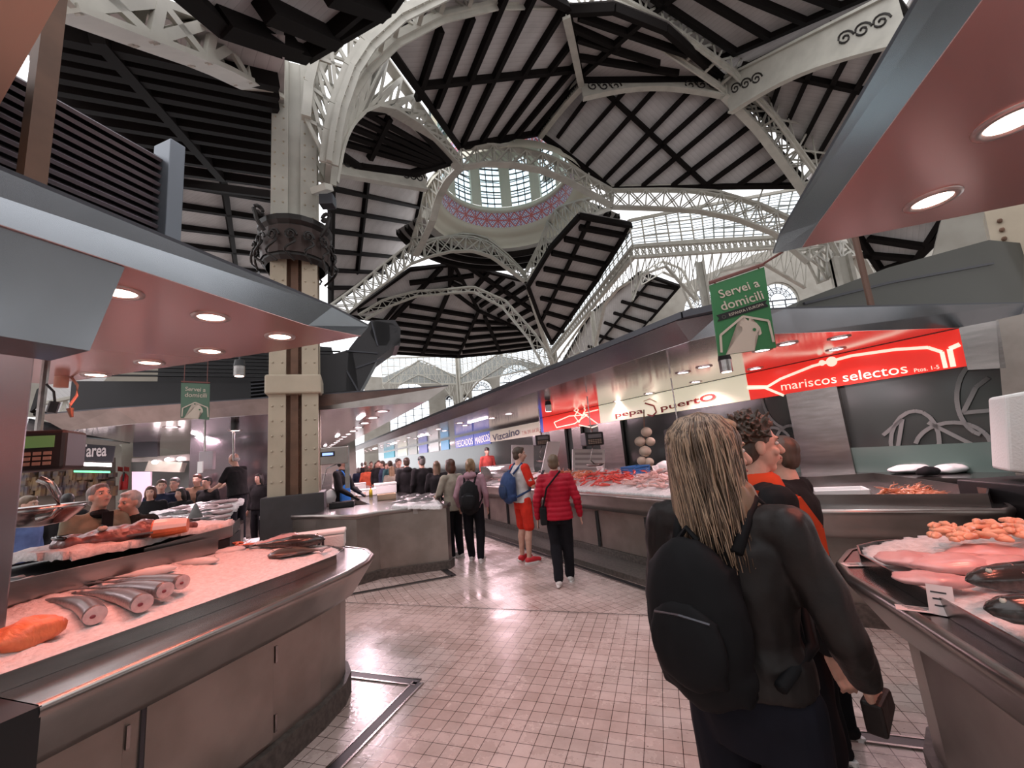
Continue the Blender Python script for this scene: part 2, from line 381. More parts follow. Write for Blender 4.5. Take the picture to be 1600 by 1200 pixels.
for i in range(len(lowf)-1):
    q0, q1 = lowf[i], lowf[i+1]
    for s in (0, .62):
        a.bar(q0+nn*s+(q1-q0).cross(nn).normalized()*0, q1+nn*s, .05, .34, up=(q1-q0).cross(nn))
a.build('web_plate', M['iron'], t)
a = MB()
dens = []
for i in range(len(lowf)-1):
    k = 2 if (lowf[i+1]-lowf[i]).length > 1.2 else 1
    for j in range(k): dens.append((lowf[i].lerp(lowf[i+1], j/k), upf[i].lerp(upf[i+1], j/k)))
dens.append((lowf[-1], upf[-1]))
for i in range(len(dens)-1):
    if 0: pass
    l0, u_0 = dens[i]; l1, u_1 = dens[i+1]
    for s in (.04, .58):
        a.bar(l0+nn*s, u_0+nn*s, .07, .05, up=nn); a.bar(l0+nn*s, u_1+nn*s, .07, .04, up=nn); a.bar(u_0+nn*s, l1+nn*s, .07, .04, up=nn)
    a.bar(l0, l0+nn*.62, .10, .05); 
a.build('lattice', M['iron'], t)
a = MB()
for s in (0, .6):
    for i in range(len(upf)-1): a.bar(upf[i]+nn*s, upf[i+1]+nn*s, .16, .16, up=nn)
a.build('upper_chord', M['iron'], t)
a = MB()     # rivet heads along the soffit
for i in range(len(lowf)-1):
    d = lowf[i+1]-lowf[i]; k = max(1, int(d.length/.22))
    for j in range(k):
        for s in (.55, .69):
            p = lowf[i]+d*(j/k)+nn*s; dn = (d.cross(nn)).normalized(); 
            if dn.z > 0: dn = -dn
            a.ell(p+dn*.055, .022, .022, .022, 5, 3)
a.build('rivets', M['iron'], t)
a = MB()     # scrolls in the haunch by the column
for (cx, cy, R_) in ((498, 92, .20), (520, 62, .13), (531, 52, .10), (487, 130, .14), (545, 38, .08), (484, 150, .09)):
    c = PP(cx, cy, *pl)+nn*.3; d = V((sin(radians(44)), cos(radians(44)), 0)); pts = []
    for k in range(26):
        th_ = k*.42; rr = R_*(1-k/30); pts.append(c + d*(rr*cos(th_)) + Z3*(rr*sin(th_)))
    a.tube(pts, .022, 6)
a.build('scrolls', M['iron'], t)

# ---- dome square: south A, east B, north C, west D
hA = 13.9
def atz(x, y, z): return PZ(x, y, z)
A_ = PZ(718, 250, hA); B_ = PZ(955, 300, hA); C_ = PZ(822, 436, hA-1.0); D_ = PZ(643, 385, hA)
pAB = (A_, (B_-A_).cross(Z3).normalized()); pBC = (B_, (C_-B_).cross(Z3).normalized()); pCD = (C_, (D_-C_).cross(Z3).normalized()); pDA = (D_, (A_-D_).cross(Z3).normalized())
def tr(label, pl_, top, bot, **k): return truss('roof_truss', label, on(pl_, *top), on(pl_, *bot), **k)
tr('lattice truss crossing in front of the dome windows', pAB, [(718, 232), (765, 228), (800, 232), (850, 243), (890, 262), (925, 283), (957, 300)], [(722, 262), (760, 256), (800, 258), (845, 266), (885, 282), (925, 304), (955, 322)], n=10, w=.30)
tr('slender gable rail above the truss in front of the dome', pAB, [(716, 229), (760, 220), (805, 210), (840, 205), (870, 221), (905, 248), (955, 292)], [(720, 231), (760, 227), (800, 231), (840, 240), (875, 252), (910, 272), (955, 297)], n=6, w=.2, xbrace=False)
tr('white lattice truss below the dome rising from centre to upper right', pBC, [(950, 305), (905, 314), (872, 325), (858, 345), (845, 380), (822, 425)], [(955, 325), (915, 340), (885, 357), (862, 385), (845, 410), (825, 440)], n=10, w=.28)
tr('white lattice arch truss under the dome, rising over the far apse', pCD, [(645, 395), (670, 375), (700, 370), (735, 370), (765, 380), (800, 410), (822, 432)], [(643, 412), (675, 400), (705, 393), (740, 392), (770, 402), (800, 425), (820, 440)], n=9, w=.28)
tr('slender gable rail above the far arch truss', pCD, [(645, 385), (690, 371), (730, 364), (760, 372), (790, 395), (822, 428)], [(645, 392), (690, 372), (730, 371), (762, 381), (795, 407), (822, 432)], n=5, w=.16, xbrace=False)
tr('pierced lattice truss on the left side of the dome', pDA, [(716, 246), (690, 262), (668, 290), (660, 330), (650, 362), (640, 395)], [(720, 262), (700, 282), (685, 310), (676, 345), (662, 375), (650, 400)], n=8, w=.28)
# A -> S column
Asp = vplane(A_, degrees(atan2((COLP-A_).x, (COLP-A_).y)))
pAS = (A_, (COLP-A_).cross(Z3).normalized())
tr('deep lattice arch from the left column up to the dome', pAS, [(600, 92), (640, 148), (680, 205), (716, 248)], [(560, 178), (585, 167), (612, 172), (650, 195), (685, 228), (716, 262)], n=7, w=.3, web=.10)
tr('curved lower leg of the deep lattice arch beside the left column', pAS, [(600, 92), (560, 105), (545, 140), (530, 190), (520, 235), (512, 285)], [(562, 178), (545, 195), (535, 212), (527, 235), (522, 260), (517, 288)], n=5, w=.3, web=.10)
# B -> E column
ECOL = COLP + V((sin(radians(44)), cos(radians(44)), 0))*20.4
pBE = (B_, (ECOL-B_).cross(Z3).normalized())
tr('long lattice truss running right from the dome under the clerestory', pBE, [(955, 298), (1040, 297), (1120, 300), (1180, 318), (1240, 345), (1290, 385)], [(958, 324), (1030, 326), (1090, 330), (1150, 342), (1210, 365), (1262, 410)], n=12, w=.3)
tr('flat upper rail of the long lattice truss right of the dome', pBE, [(955, 292), (1080, 290), (1180, 291), (1260, 292)], [(955, 298), (1080, 298), (1180, 316), (1240, 343)], n=5, w=.2, xbrace=False)
# D -> W column, C -> N column
pDW = vplane(D_, -90+3)
pDW = (D_, V((0.0, 1, 0)))
tr('white lattice truss dropping left from the dome behind the column', pCD, [(645, 378), (600, 412), (560, 445), (515, 478)], [(643, 412), (610, 437), (580, 458), (545, 488)], n=8, w=.28)
tr('ornate curved rib below the left truss', vplane(D_, 60), [(700, 452), (740, 448), (790, 470), (835, 520), (862, 560)], [(700, 458), (740, 456), (785, 480), (825, 528), (850, 575)], n=10, w=.2, web=.05)
tr('ornate curved rib springing from the left towards the far apse', vplane(C_, 70), [(560, 492), (600, 468), (650, 455), (700, 452)], [(570, 500), (605, 480), (650, 463), (700, 459)], n=7, w=.2, web=.05)
for lab, a, b, w in (('broad white rib dropping from the dome corner to the far column', (822, 438), (865, 575), .34), ('slim rib from the far arch truss down to the apse node', (708, 410), (748, 484), .22),
                     ('slim rib from the apse node down to the far corner post', (748, 484), (714, 556), .22), ('thin rib from the far arch to the left apse', (702, 414), (630, 462), .18), ('thin short rib in the left of the apse', (624, 462), (612, 502), .16)):
    m_ = MB(); A2 = PD(*a, 30 if a[1] > 435 and a[0] > 800 else 37); B2 = PD(*b, 36 if a[0] > 800 else 42)
    m_.bar(A2, B2, w*1.0, w*1.2); tag(m_.build('roof_rib', M['iron']), lab, 'roof rib')

# ---- dome drum
R_ = 3.75; zb = 15.3
d = thing('dome_drum', 'round glazed dome drum with a red and violet tile frieze', 'dome', O3+V((0, 0, zb)))
m_ = MB(); m_.lathe([(R_+.8, zb-.4), (R_+.75, zb-.15), (R_+.5, zb), (R_+.5, zb+.25), (R_+.15, zb+.3), (R_+.1, zb+.55), (R_, zb+.62)], O3, 64); m_.build('cornice', mat('cream dome plaster', (.66, .63, .52), .7), d, smooth=True)
m_ = MB(); N_ = 64
for k in range(N_):
    a0, a1 = 2*pi*k/N_, 2*pi*(k+1)/N_; z0, z1 = zb+.62, zb+1.62
    m_.add([O3+V((R_*cos(a0), R_*sin(a0), z0)), O3+V((R_*cos(a1), R_*sin(a1), z0)), O3+V((R_*cos(a1), R_*sin(a1), z1)), O3+V((R_*cos(a0), R_*sin(a0), z1))], [(3, 2, 1, 0)], [[(k*.5, 1), ((k+1)*.5, 1), ((k+1)*.5, 0), (k*.5, 0)]])
m_.build('tile_frieze', M['frieze'], d)
cream = MATS['cream dome plaster']
m_ = MB(); m_.lathe([(R_, zb+1.62), (R_-.16, zb+1.66), (R_-.16, zb+1.8), (R_, zb+1.9), (R_+.02, zb+2.05)], O3, 64); m_.build('upper_cornice', cream, d, smooth=True)
m_ = MB(); NW = 12; zw0, zw1 = zb+2.05, zb+5.6
def cyl(a, z, r=R_): return O3+V((r*cos(a), r*sin(a), z))
for k in range(NW):      # piers between windows plus arched heads
    ac = 2*pi*k/NW + .05; hw = pi/NW; ww = hw*.66
    for sgn in (-1, 1):
        e0, e1 = ac+sgn*ww, ac+sgn*hw
        m_.add([cyl(e0, zw0), cyl(e1, zw0), cyl(e1, zw1+.6), cyl(e0, zw1+.6)], [(0, 1, 2, 3)])
        m_.add([cyl(e0, zw0), cyl(e0, zw0, R_+.25), cyl(e0, zw1, R_+.25), cyl(e0, zw1)], [(0, 1, 2, 3)])
    prev = None
    for j in range(9):
        th_ = pi*j/8; aa = ac-ww*cos(th_); zz = zw1-.75+.75*sin(th_)
        cur = (cyl(aa, zz), cyl(aa, zw1+.6), cyl(aa, zz, R_+.25))
        if prev: m_.add([prev[0], cur[0], cur[1], prev[1]], [(0, 1, 2, 3)]); m_.add([prev[0], cur[0], cur[2], prev[2]], [(0, 1, 2, 3)])
        prev = cur
m_.build('piers', cream, d)
for k in range(NW):
    ac = 2*pi*k/NW + .05; ww = pi/NW*.68; g = MB(); fr = MB(); n_ = 6
    for j in range(n_):
        a0, a1 = ac-ww+2*ww*j/n_, ac-ww+2*ww*(j+1)/n_
        g.add([cyl(a0, zw0, R_+.2), cyl(a1, zw0, R_+.2), cyl(a1, zw1, R_+.2), cyl(a0, zw1, R_+.2)], [(0, 1, 2, 3)], [[(0, 0), (1, 0), (1, 3.6), (0, 3.6)]])
    w_ = g.build('window_pane', M['dome_glass'], d)
    for j in (1, 2): fr.bar(cyl(ac-ww+2*ww*j/3, zw0, R_+.15), cyl(ac-ww+2*ww*j/3, zw1, R_+.15), .05, .05)
    for z_ in (zw0+.9, zw0+1.8, zw0+2.7): fr.bar(cyl(ac-ww, z_, R_+.12), cyl(ac+ww, z_, R_+.12), .04, .04)
    fr.build('glazing_bars', M['dark_steel'], w_)
m_ = MB(); m_.lathe([(R_, zw1+.6), (R_-.1, zw1+.7)]+[(R_*cos(t_), zw1+.7+2.6*sin(t_)) for t_ in [radians(x) for x in range(5, 90, 10)]], O3, 48); m_.build('dome_cap', cream, d, smooth=True)
# conical boards round the drum with ring beams
m_ = MB(); m_.lathe([(R_+1.0, zb-.1), (R_+2.6, zb-.9)], O3, 48, .45, pi+.25)
sk = struct(m_.build('ceiling', mat('plain whitewashed boards', (.40, .38, .37), .85)))
for r_ in (1.4, 1.9, 2.4):
    m_ = MB(); z_ = zb-.15-(r_-1.0)*1.1/2.4; m_.lathe([(R_+r_, z_), (R_+r_, z_-.3), (R_+r_+.2, z_-.35), (R_+r_+.2, z_)], O3, 48, .45, pi+.25); m_.build('ring_beam', M['beam'], sk)

# ---- roof planes (outline, plane, rafters)
Mx = PP(842, 204, *pAB); Atop = PP(716, 228, *pAB); Btop = PP(957, 292, *pAB)
Ept = PZ(907, 123, 16.0); Tpt = PP(883, 12, *pl); Fpt = PP(1130, 120, *pl); a1p = PP(605, 88, *pAS)
ctrl = (Atop, Mx, Tpt)
panel([(716, 226), (842, 204), (907, 123), (883, 5), (800, -40), (690, -30), (600, 62)], ctrl,
      [((650, 150), (686, 40)), ((680, 162), (735, 20)), ((700, 200), (790, -20)), ((722, 220), (835, -20)), ((752, 216), (878, 10)), ((780, 212), (892, 60)), ((806, 208), (902, 92)), ((828, 208), (905, 118))],
      [((648, 130), (905, 104))])
P2c = (Btop, Mx, Fpt)
r2 = [((872, 213), (933, 127)), ((893, 234), (968, 150)), ((917, 254), (988, 175)), ((945, 283), (1040, 128)), ((962, 290), (1082, 130)), ((1003, 290), (1122, 140)), ((1048, 290), (1160, 155)), ((1105, 290), (1190, 185)), ((1152, 289), (1212, 215)), ((1208, 288), (1244, 265))]
r2 = [((872, 213), (935, 128)), ((893, 236), (990, 125)), ((918, 256), (1038, 122)), ((942, 282), (1088, 130)), ((962, 290), (1128, 140)), ((1004, 289), (1152, 164)), ((1050, 289), (1178, 190)), ((1102, 289), (1202, 216)), ((1152, 289), (1222, 240)), ((1206, 288), (1240, 265))]
panel([(842, 206), (907, 125), (1130, 132), (1262, 288), (955, 292)], P2c, r2, [((930, 127), (1106, 290))])
panel([(884, 12), (907, 122), (1130, 120), (1040, 40), (960, 8)], (Tpt, Ept, Fpt), [((890, 35), (968, 70)), ((902, 55), (1030, 95)), ((904, 85), (1060, 110)), ((905, 20), (1075, 80))], [((910, 112), (1000, 30))])
Rpt = PZ(1420, -10, 12.5)
panel([(960, -45), (1000, 5), (1128, 120), (1425, -22), (1400, -60)], (Fpt+V((0, 0, .6)), PZ(960, -30, 16), PZ(1400, -40, 14)), [((985, 20), (1128, 88)), ((1020, -10), (1152, 78)), ((1060, -30), (1205, 55)), ((1120, -30), (1262, 30)), ((1190, -40), (1310, 5))], [((1015, 18), (1080, -30)), ((1130, 86), (1360, -15))])
panel([(1132, 122), (1395, -5), (1440, 60), (1290, 262)], (Fpt, PP(1285, 255, *pl), PZ(1400, 0, 13.2)), [((1176, 150), (1198, 95)), ((1201, 178), (1243, 64)), ((1226, 202), (1302, 32)), ((1252, 226), (1362, 12)), ((1275, 248), (1412, 10)), ((1300, 262), (1430, 60))], [((1160, 98), (1360, 140))])
# ornamental beams E-F, F-outer
def ornate(label, a, b, depth=.75, w=.24, curve=.5, holes=True):
    t = thing('ornate_beam', label, 'beam', a); N_ = 10; top = [a.lerp(b, i/N_) for i in range(N_+1)]
    bot = [p-Z3*(depth*(1-curve*sin(pi*i/N_))) for i, p in enumerate(top)]
    m_ = MB(); m_.path(top, w, .08); m_.build('upper_flange', M['iron'], t); m_ = MB(); m_.path(bot, w, .08); m_.build('lower_flange', M['iron'], t)
    m_ = MB(); nr = (b-a).cross(Z3).normalized()
    for i in range(N_):
        m_.prism([top[i]-nr*.02, top[i+1]-nr*.02, bot[i+1]-nr*.02, bot[i]-nr*.02], nr*.04)
    m_.build('web_plate', M['iron'], t)
    m_ = MB()
    for i in (0.8, 1.6, 2.4, 7.6, 8.4, 9.2):
        c = a.lerp(b, i/N_)-Z3*depth*.42; dd = (b-a).normalized(); pts = [c+dd*(.24*(1-k/22)*cos(k*.5))+Z3*(.24*(1-k/22)*sin(k*.5)) for k in range(20)]
        for s in (-.035, .035): m_.tube([p+nr*s for p in pts], .028, 5)
    m_.build('scrollwork', M['wrought'], t); return t
ornate('ornate beam with dark scrollwork crossing between the roof ridge and the great arch', Ept, Fpt, .9)
ornate('short pale beam from the roof ridge up to the crown of the great arch', Ept, Tpt, .35, curve=.2)
ornate('ridge beam running from the dome gable up to the ridge node', Mx, Ept, .4, curve=.2)
ornate('ornate beam with dark scrollwork running from the great arch to the upper right', Fpt+V((0, 0, -.1)), PZ(1400, -12, 12.6), 1.5, curve=.25)
# spandrel of the arch on the right
tr('spandrel lattice between the right end of the great arch and the roof', pl, [(1130, 128), (1200, 180), (1285, 255), (1330, 300)], [(1132, 150), (1185, 205), (1245, 285), (1285, 350)], n=7, w=.25, web=.08)
# left soffit under arch A-S, dark beams
panel([(512, 225), (545, 170), (620, 165), (700, 250), (640, 268), (560, 258)], (PZ(640, 265, 12.5), PZ(520, 215, 11.5), PZ(690, 245, 13.2)), fan((515, 215), (560, 168), (680, 262), (697, 245), 5, 0, 1), [((575, 245), (606, 180))], rw=.15, rd=.16)
m_ = MB()
ornate('cream frieze beam with scrollwork left of the dome, above the pale roof boards', PZ(515, 235, 11.6), PZ(665, 268, 12.9), .8, curve=0)
# pale boards left of the dome
pW = (PZ(520, 255, 11.3), PZ(660, 275, 12.6), PZ(515, 470, 11.2))
pW = (PD(525, 255, 15.5), PD(658, 275, 21.5), PD(520, 470, 26.0))
panel([(515, 248), (662, 275), (640, 385), (515, 475)], pW, [((514, 258), (656, 291)), ((513, 291), (652, 322)), ((512, 325), (648, 348)), ((512, 358), (642, 375)), ((512, 390), (635, 402)), ((512, 420), (600, 425)), ((512, 448), (560, 448))], [((573, 264), (556, 425))], rw=.17, rd=.2)
pW2 = (PD(280, 262, 13.5), PD(425, 285, 15), PD(300, 420, 24))
panel([(272, 255), (432, 285), (432, 480), (300, 430), (250, 380)], pW2, [((275, 281), (430, 309)), ((272, 316), (430, 341)), ((272, 350), (430, 371)), ((272, 378), (430, 398)), ((300, 412), (430, 423)), ((360, 445), (430, 450))], [((345, 268), (368, 420))], rw=.17, rd=.2)
# near left bay: deep dark beams
pNL = (PZ(80, 20, 7.6), PZ(430, 130, 8.3), PZ(420, 285, 10.4))
panel([(60, 10), (440, 60), (440, 290), (275, 262), (60, 100)], pNL, fan((60, 30), (60, 250), (432, 118), (432, 300), 11), [((145, 35), (345, 270))], rw=.22, rd=.22, pd=.24, edge=False)
# top left boards
pTL = (PZ(360, 20, 7.5), PZ(560, -20, 9.0), PZ(430, 60, 8.2))
panel([(240, -60), (640, -60), (600, 0), (470, 75), (432, 62), (330, 22)], pTL, [((400, -5), (515, 50)), ((330, 15), (450, 60)), ((500, -30), (590, 5))], [((505, 45), (570, -10))], rw=.22, rd=.26, pd=.2)
# near truss, column to upper left
pNT = (PD(430, 120, 7.6), V((.9, .35, 0)).cross(Z3))
pNT = (COLP, (PD(110, 0, 5.2)-COLP).cross(Z3).normalized())
tr('riveted lattice truss from the head of the left column to the top left corner', pNT, [(432, 72), (300, 28), (190, -12), (110, -40)], [(428, 152), (330, 103), (220, 62), (95, 15)], n=4, w=.3, web=.13)
# right of dome: descending boards towards the far right corner
pR = (PD(960, 335, 24), PD(985, 345, 24), PD(865, 540, 36))
pR = (PZ(948, 335, 12.4), PZ(985, 352, 12.2), PZ(862, 530, 10.0))
panel([(905, 335), (985, 350), (925, 445), (862, 535), (845, 500), (825, 445), (860, 385)], pR, [((925, 349), (976, 366)), ((905, 362), (958, 394)), ((885, 378), (940, 425)), ((870, 395), (925, 450))][:0]+
      [((905, 352), (980, 366)), ((882, 370), (962, 388)), ((862, 392), (948, 411)), ((850, 417), (935, 434)), ((838, 440), (920, 456)), ((845, 463), (905, 477)), ((850, 485), (892, 497)), ((855, 505), (880, 516))], [((920, 343), (846, 500))], rw=.22, rd=.24)
# apse facets
dA = 42
def facet(px, raf, pur=()):
    pts = [PZ(x, y, 11.0+(560-y)*.026) for x, y in px]
    c = sum(pts, V((0, 0, 0)))/len(pts)
    n = V((0, 0, 0))
    for i in range(len(pts)): n += (pts[i]-c).cross(pts[(i+1) % len(pts)]-c)
    n.normalize(); u_ = n.orthogonal().normalized(); panel(px, (c, c+u_, c+n.cross(u_)), raf, pur, rw=.26, rd=.3, pw=.26, pd=.3)
facet([(748, 484), (708, 410), (822, 438), (848, 530)], [((733, 458), (765, 420)), ((742, 468), (787, 430)), ((750, 476), (803, 440)), ((762, 484), (820, 446)), ((778, 492), (828, 460)), ((793, 500), (834, 478)), ((808, 507), (838, 492)), ((822, 515), (842, 506))], [((728, 412), (840, 488))])
facet([(748, 484), (715, 556), (612, 550), (600, 500), (630, 462), (702, 450)], [((640, 475), (740, 492)), ((622, 489), (735, 505)), ((612, 502), (730, 517)), ((610, 515), (724, 529)), ((610, 528), (720, 540)), ((612, 541), (716, 550))], [((700, 455), (660, 550))])
facet([(748, 484), (848, 530), (850, 540), (780, 550), (715, 556)], [((742, 500), (790, 503)), ((736, 513), (808, 510)), ((731, 526), (822, 518)), ((726, 538), (838, 526)), ((722, 548), (845, 534))], [((757, 492), (780, 545))])
facet([(702, 450), (708, 412), (640, 420), (540, 492), (600, 500), (630, 462)], [((560, 485), (640, 465)), ((590, 468), (650, 460)), ((640, 440), (740, 428))], [((690, 415), (610, 500))])
facet([(702, 412), (708, 412), (748, 484), (702, 450)], [((706, 430), (722, 436)), ((706, 440), (730, 452))])
# ================================================================ WALLS, CLERESTORY, WINDOWS
def glazed(label_no, top, bot, zt=None, cols=12, rows=2, m='louvre_glass', name='window_%d'):
    """top/bot matching 3-D polylines; pane quads with mullions"""
    o = None; L_ = 0
    g = MB(); fr = MB()
    for i in range(len(top)-1):
        t0, t1, b0, b1 = top[i], top[i+1], bot[i], bot[i+1]; w = (t1-t0).length; h = ((t0-b0).length+(t1-b1).length)/2
        g.add([b0, b1, t1, t0], [(0, 1, 2, 3)], [[(0, 0), (w, 0), (w, h), (0, h)]])
        k = max(2, int(round(w/.62)))
        for j in range(k+1): fr.bar(b0.lerp(b1, j/k), t0.lerp(t1, j/k), .05, .06, up=(t1-t0))
        for r_ in range(1, rows+1): fr.bar(b0.lerp(t0, r_/(rows+1)), b1.lerp(t1, r_/(rows+1)), .04, .05)
        fr.bar(b0, b1, .12, .14); fr.bar(t0, t1, .12, .14)
    o = struct(g.build(name % label_no, M[m])); fr.build('glazing_bars', M['iron'], o); return o
zt = 12.4
f1, f2, f3, f4, f5 = PZ(596, 560, zt), PZ(715, 556, zt), PZ(858, 522, zt), PZ(983, 345, zt), PZ(1275, 290, 13.6)
def dn(p, h): return p-Z3*h
glazed(1, [f1, f2, f3], [dn(f1, 2.6), dn(f2, 3.1), dn(f3, 3.0)])
glazed(2, [f3, f4], [dn(f3, 1.6), dn(f4, 1.35)])
w3b = PZ(1250, 368, 11.3)
glazed(3, [f4, PZ(1077, 326, 12.9), f5], [dn(f4, 1.35), f4.lerp(w3b, .36)-Z3*.8, w3b])
# beams under the clerestory
def band(label, a, b, depth, w=.2, n=24, sc=True):
    t = thing('frieze_beam', label, 'beam', a); m_ = MB(); m_.bar(a, b, w, .1); m_.bar(a-Z3*depth, b-Z3*depth, w, .1); m_.build('flanges', M['iron'], t)
    m_ = MB(); nr = (b-a).cross(Z3).normalized()
    if nr.dot(CAMP-a) < 0: nr = -nr
    for i in range(n):
        p0, p1 = a.lerp(b, i/n), a.lerp(b, (i+1)/n)
        m_.bar(p0, p1-Z3*depth, .07, .06, up=nr); m_.bar(p0-Z3*depth, p1, .07, .06, up=nr)
        m_.tube([(p0+p1)/2-Z3*depth/2+((p1-p0)*.33*cos(k*pi/4)+Z3*depth*.33*sin(k*pi/4)) for k in range(9)], .03, 4)
    m_.build('openwork', M['iron'], t); return t
bb0, bb1 = dn(f4, 1.4), w3b-Z3*.05
band('cream openwork frieze beam under the upper right clerestory', bb0, bb1, .55, n=26)
band('cream openwork frieze beam descending under the long diagonal clerestory', dn(f3, 1.65), bb0, .5, n=34)
# lattice arches below them, on the right side of the hall
cA = PD(1093, 400, 27); pA = (bb0, (bb1-bb0).cross(Z3).normalized())
c1t = PP(1090, 395, *pA); 
def col(label, a, b, w=.4, name='iron_column', m='iron'):
    t = thing(name, label, 'column', (a.x, a.y, 0)); m_ = MB()
    for sx in (-1, 1): m_.box(((a.x+b.x)/2+sx*w*.35, (a.y+b.y)/2, (a.z+b.z)/2), (w*.2, w, abs(b.z-a.z)))
    m_.build('flange', M[m], t); m_ = MB(); m_.box(((a.x+b.x)/2, (a.y+b.y)/2, (a.z+b.z)/2), (w*.9, w*.3, abs(b.z-a.z))); m_.build('web', M[m], t)
    m_ = MB(); m_.box((a.x, a.y, b.z+.2), (w*1.5, w*1.5, .3)); m_.build('base', M[m], t); return t
q = c1t-Z3*.5; col('slender iron column behind the green sign on the right', q, V((q.x, q.y, 3.2)), .42)
q2 = PD(925, 487, 33); col('slender iron column in the right background with lattice brackets', q2, V((q2.x, q2.y, 3.2)), .42)
q3 = V((f2.x, f2.y, f2.z)); col('slender corner post at the far end of the hall', q3, V((q3.x, q3.y, 2.8)), .5)
q4 = PD(866, 560, 38); col('far iron column where the broad white rib lands', PD(866, 548, 38), V((q4.x, q4.y, 2.8)), .5)
def tp(label, p, top, bot, **k): return truss('lattice_arch', label, on(p, *top), on(p, *bot), **k)
tp('fine lattice spandrel arch between the clerestory corner and the slender column', pA, [(985, 402), (1020, 399), (1055, 396), (1090, 393)], [(988, 470), (1003, 430), (1040, 416), (1088, 470)], n=9, w=.15, web=.05)
tp('fine lattice spandrel arch right of the slender column, behind the green sign', pA, [(1098, 394), (1150, 389), (1210, 384), (1260, 378)], [(1098, 470), (1125, 425), (1190, 410), (1258, 450)], n=11, w=.15, web=.05)
pB = (q2, (PP(985, 395, q2, V((1, 0, 0)))-q2).cross(Z3).normalized())
pB = (bb0, (bb0-dn(f3, 1.65)).cross(Z3).normalized())
tp('lattice bracket under the diagonal clerestory above the background column', pB, [(983, 402), (960, 432), (940, 460), (926, 482)], [(983, 440), (965, 452), (945, 475), (930, 540)], n=8, w=.15, web=.05)
tp('lower lattice bracket arch left of the background column', pB, [(924, 487), (900, 520), (880, 548), (864, 572)], [(926, 560), (908, 548), (890, 560), (868, 600)], n=8, w=.15, web=.05)
tp('tall lattice arch on the right side, in front of the lunette windows', vplane(PD(1000, 430, 30), 60), [(1000, 428), (1035, 408), (1065, 420), (1092, 470)], [(1003, 445), (1036, 425), (1060, 436), (1085, 490)], n=9, w=.2, web=.05)
# far gable lattices
fp = (f1, (f2-f1).cross(Z3).normalized()); fp2 = (f2, (f3-f2).cross(Z3).normalized())
tp('far gable lattice arch left of the corner post', fp, [(598, 602), (628, 580), (656, 562), (685, 575), (713, 590)], [(600, 640), (625, 600), (655, 585), (690, 600), (712, 630)], n=10, w=.2, web=.06)
tp('far gable lattice arch right of the corner post', fp2, [(718, 592), (750, 570), (780, 553), (820, 562), (862, 578)], [(720, 632), (745, 598), (785, 572), (830, 585), (862, 615)], n=10, w=.2, web=.06)
# walls
def wall_with(name, p, outline, wins, m='wall', thick=.4, no=10):
    """wall as boolean-free frame: build a grid of quads around arched openings (bmesh fill with holes)"""
    p0, n = p
    if n.dot(CAMP-p0) < 0: n = -n
    ud = Z3.cross(n).normalized()
    def to2(q): return ((q-p0).dot(ud), q.z)
    def to3(a, b): return V((p0.x, p0.y, 0)) + ud*a + Z3*b
    out2 = [to2(PP(x, y, p0, n)) for x, y in outline]
    bm = bmesh.new(); ed = []
    def loop(pts):
        vs = [bm.verts.new(to3(a, b)) for a, b in pts]; return [bm.edges.new((vs[i], vs[(i+1) % len(vs)])) for i in range(len(vs))]
    ed += loop(out2); holes = []
    for (l, r, top, bottom) in wins:       # pixels of an arched opening
        yc = (top+bottom)/2; a0 = to2(PP(l, yc, p0, n))[0]; a1 = to2(PP(r, yc, p0, n))[0]; xm = (l+r)/2
        zt_ = to2(PP(xm, top, p0, n))[1]; zb_ = to2(PP(xm, bottom, p0, n))[1]; rr = abs(a1-a0)/2; ac = (a0+a1)/2
        sp = max(zt_-rr, zb_+.02) ; rv = zt_-sp
        pts = [(ac-rr, zb_)]+[(ac-rr*cos(pi*k/14), sp+rv*sin(pi*k/14)) for k in range(15)]+[(ac+rr, zb_)]
        ed += loop(pts); holes.append((ac, rr, zb_, sp, rv, pts))
    bmesh.ops.triangle_fill(bm, use_beauty=True, use_dissolve=False, edges=ed)
    me = bpy.data.meshes.new(name); bm.to_mesh(me); bm.free(); me.materials.append(M[m])
    o = bpy.data.objects.new(name, me); COL.objects.link(o); struct(o)
    sm = o.modifiers.new('thick', 'SOLIDIFY'); sm.thickness = thick; sm.offset = 0
    for i, (ac, rr, zb_, sp, rv, pts) in enumerate(holes):
        g = MB(); g.add([to3(a, b)-n*.1 for a, b in pts], [tuple(range(len(pts)))], [[(a, b) for a, b in pts]])
        w_ = struct(g.build('window_%d' % (no+i), M['clear_glass'])); fr = MB()
        for a, b in zip(pts, pts[1:]+pts[:1]): fr.bar(to3(*a), to3(*b), .16, .14, up=n)
        fr.build('window_frame', M['iron'], w_); fr = MB()
        k = max(2, int(rr*2/.8))
        for j in range(1, k): 
            x = ac-rr+2*rr*j/k; fr.bar(to3(x, zb_), to3(x, sp), .07, .07, up=n)
        z_ = zb_
        while z_ < sp: fr.bar(to3(ac-rr, z_), to3(ac+rr, z_), .05, .05); z_ += .7
        fr.bar(to3(ac-rr, sp), to3(ac+rr, sp), .1, .1)
        for q in (.42, .72):
            fr.tube([to3(ac-rr*q*cos(pi*k_/10), sp+rv*q*sin(pi*k_/10)) for k_ in range(11)], .035, 4)
        for k_ in range(1, 8): 
            t_ = pi*k_/8; fr.bar(to3(ac-rr*.42*cos(t_), sp+rv*.42*sin(t_)), to3(ac-rr*cos(t_), sp+rv*sin(t_)), .045, .045, up=n)
            c_ = to3(ac-rr*.57*cos(t_), sp+rv*.57*sin(t_)); fr.tube([c_+ud*(rr*.09*cos(s_*pi/3))+Z3*(rr*.09*sin(s_*pi/3)) for s_ in range(7)], .03, 4)
        fr.build('tracery', M['dark_steel'], w_)
    return o
pF = vplane(PD(715, 620, 46), 68)
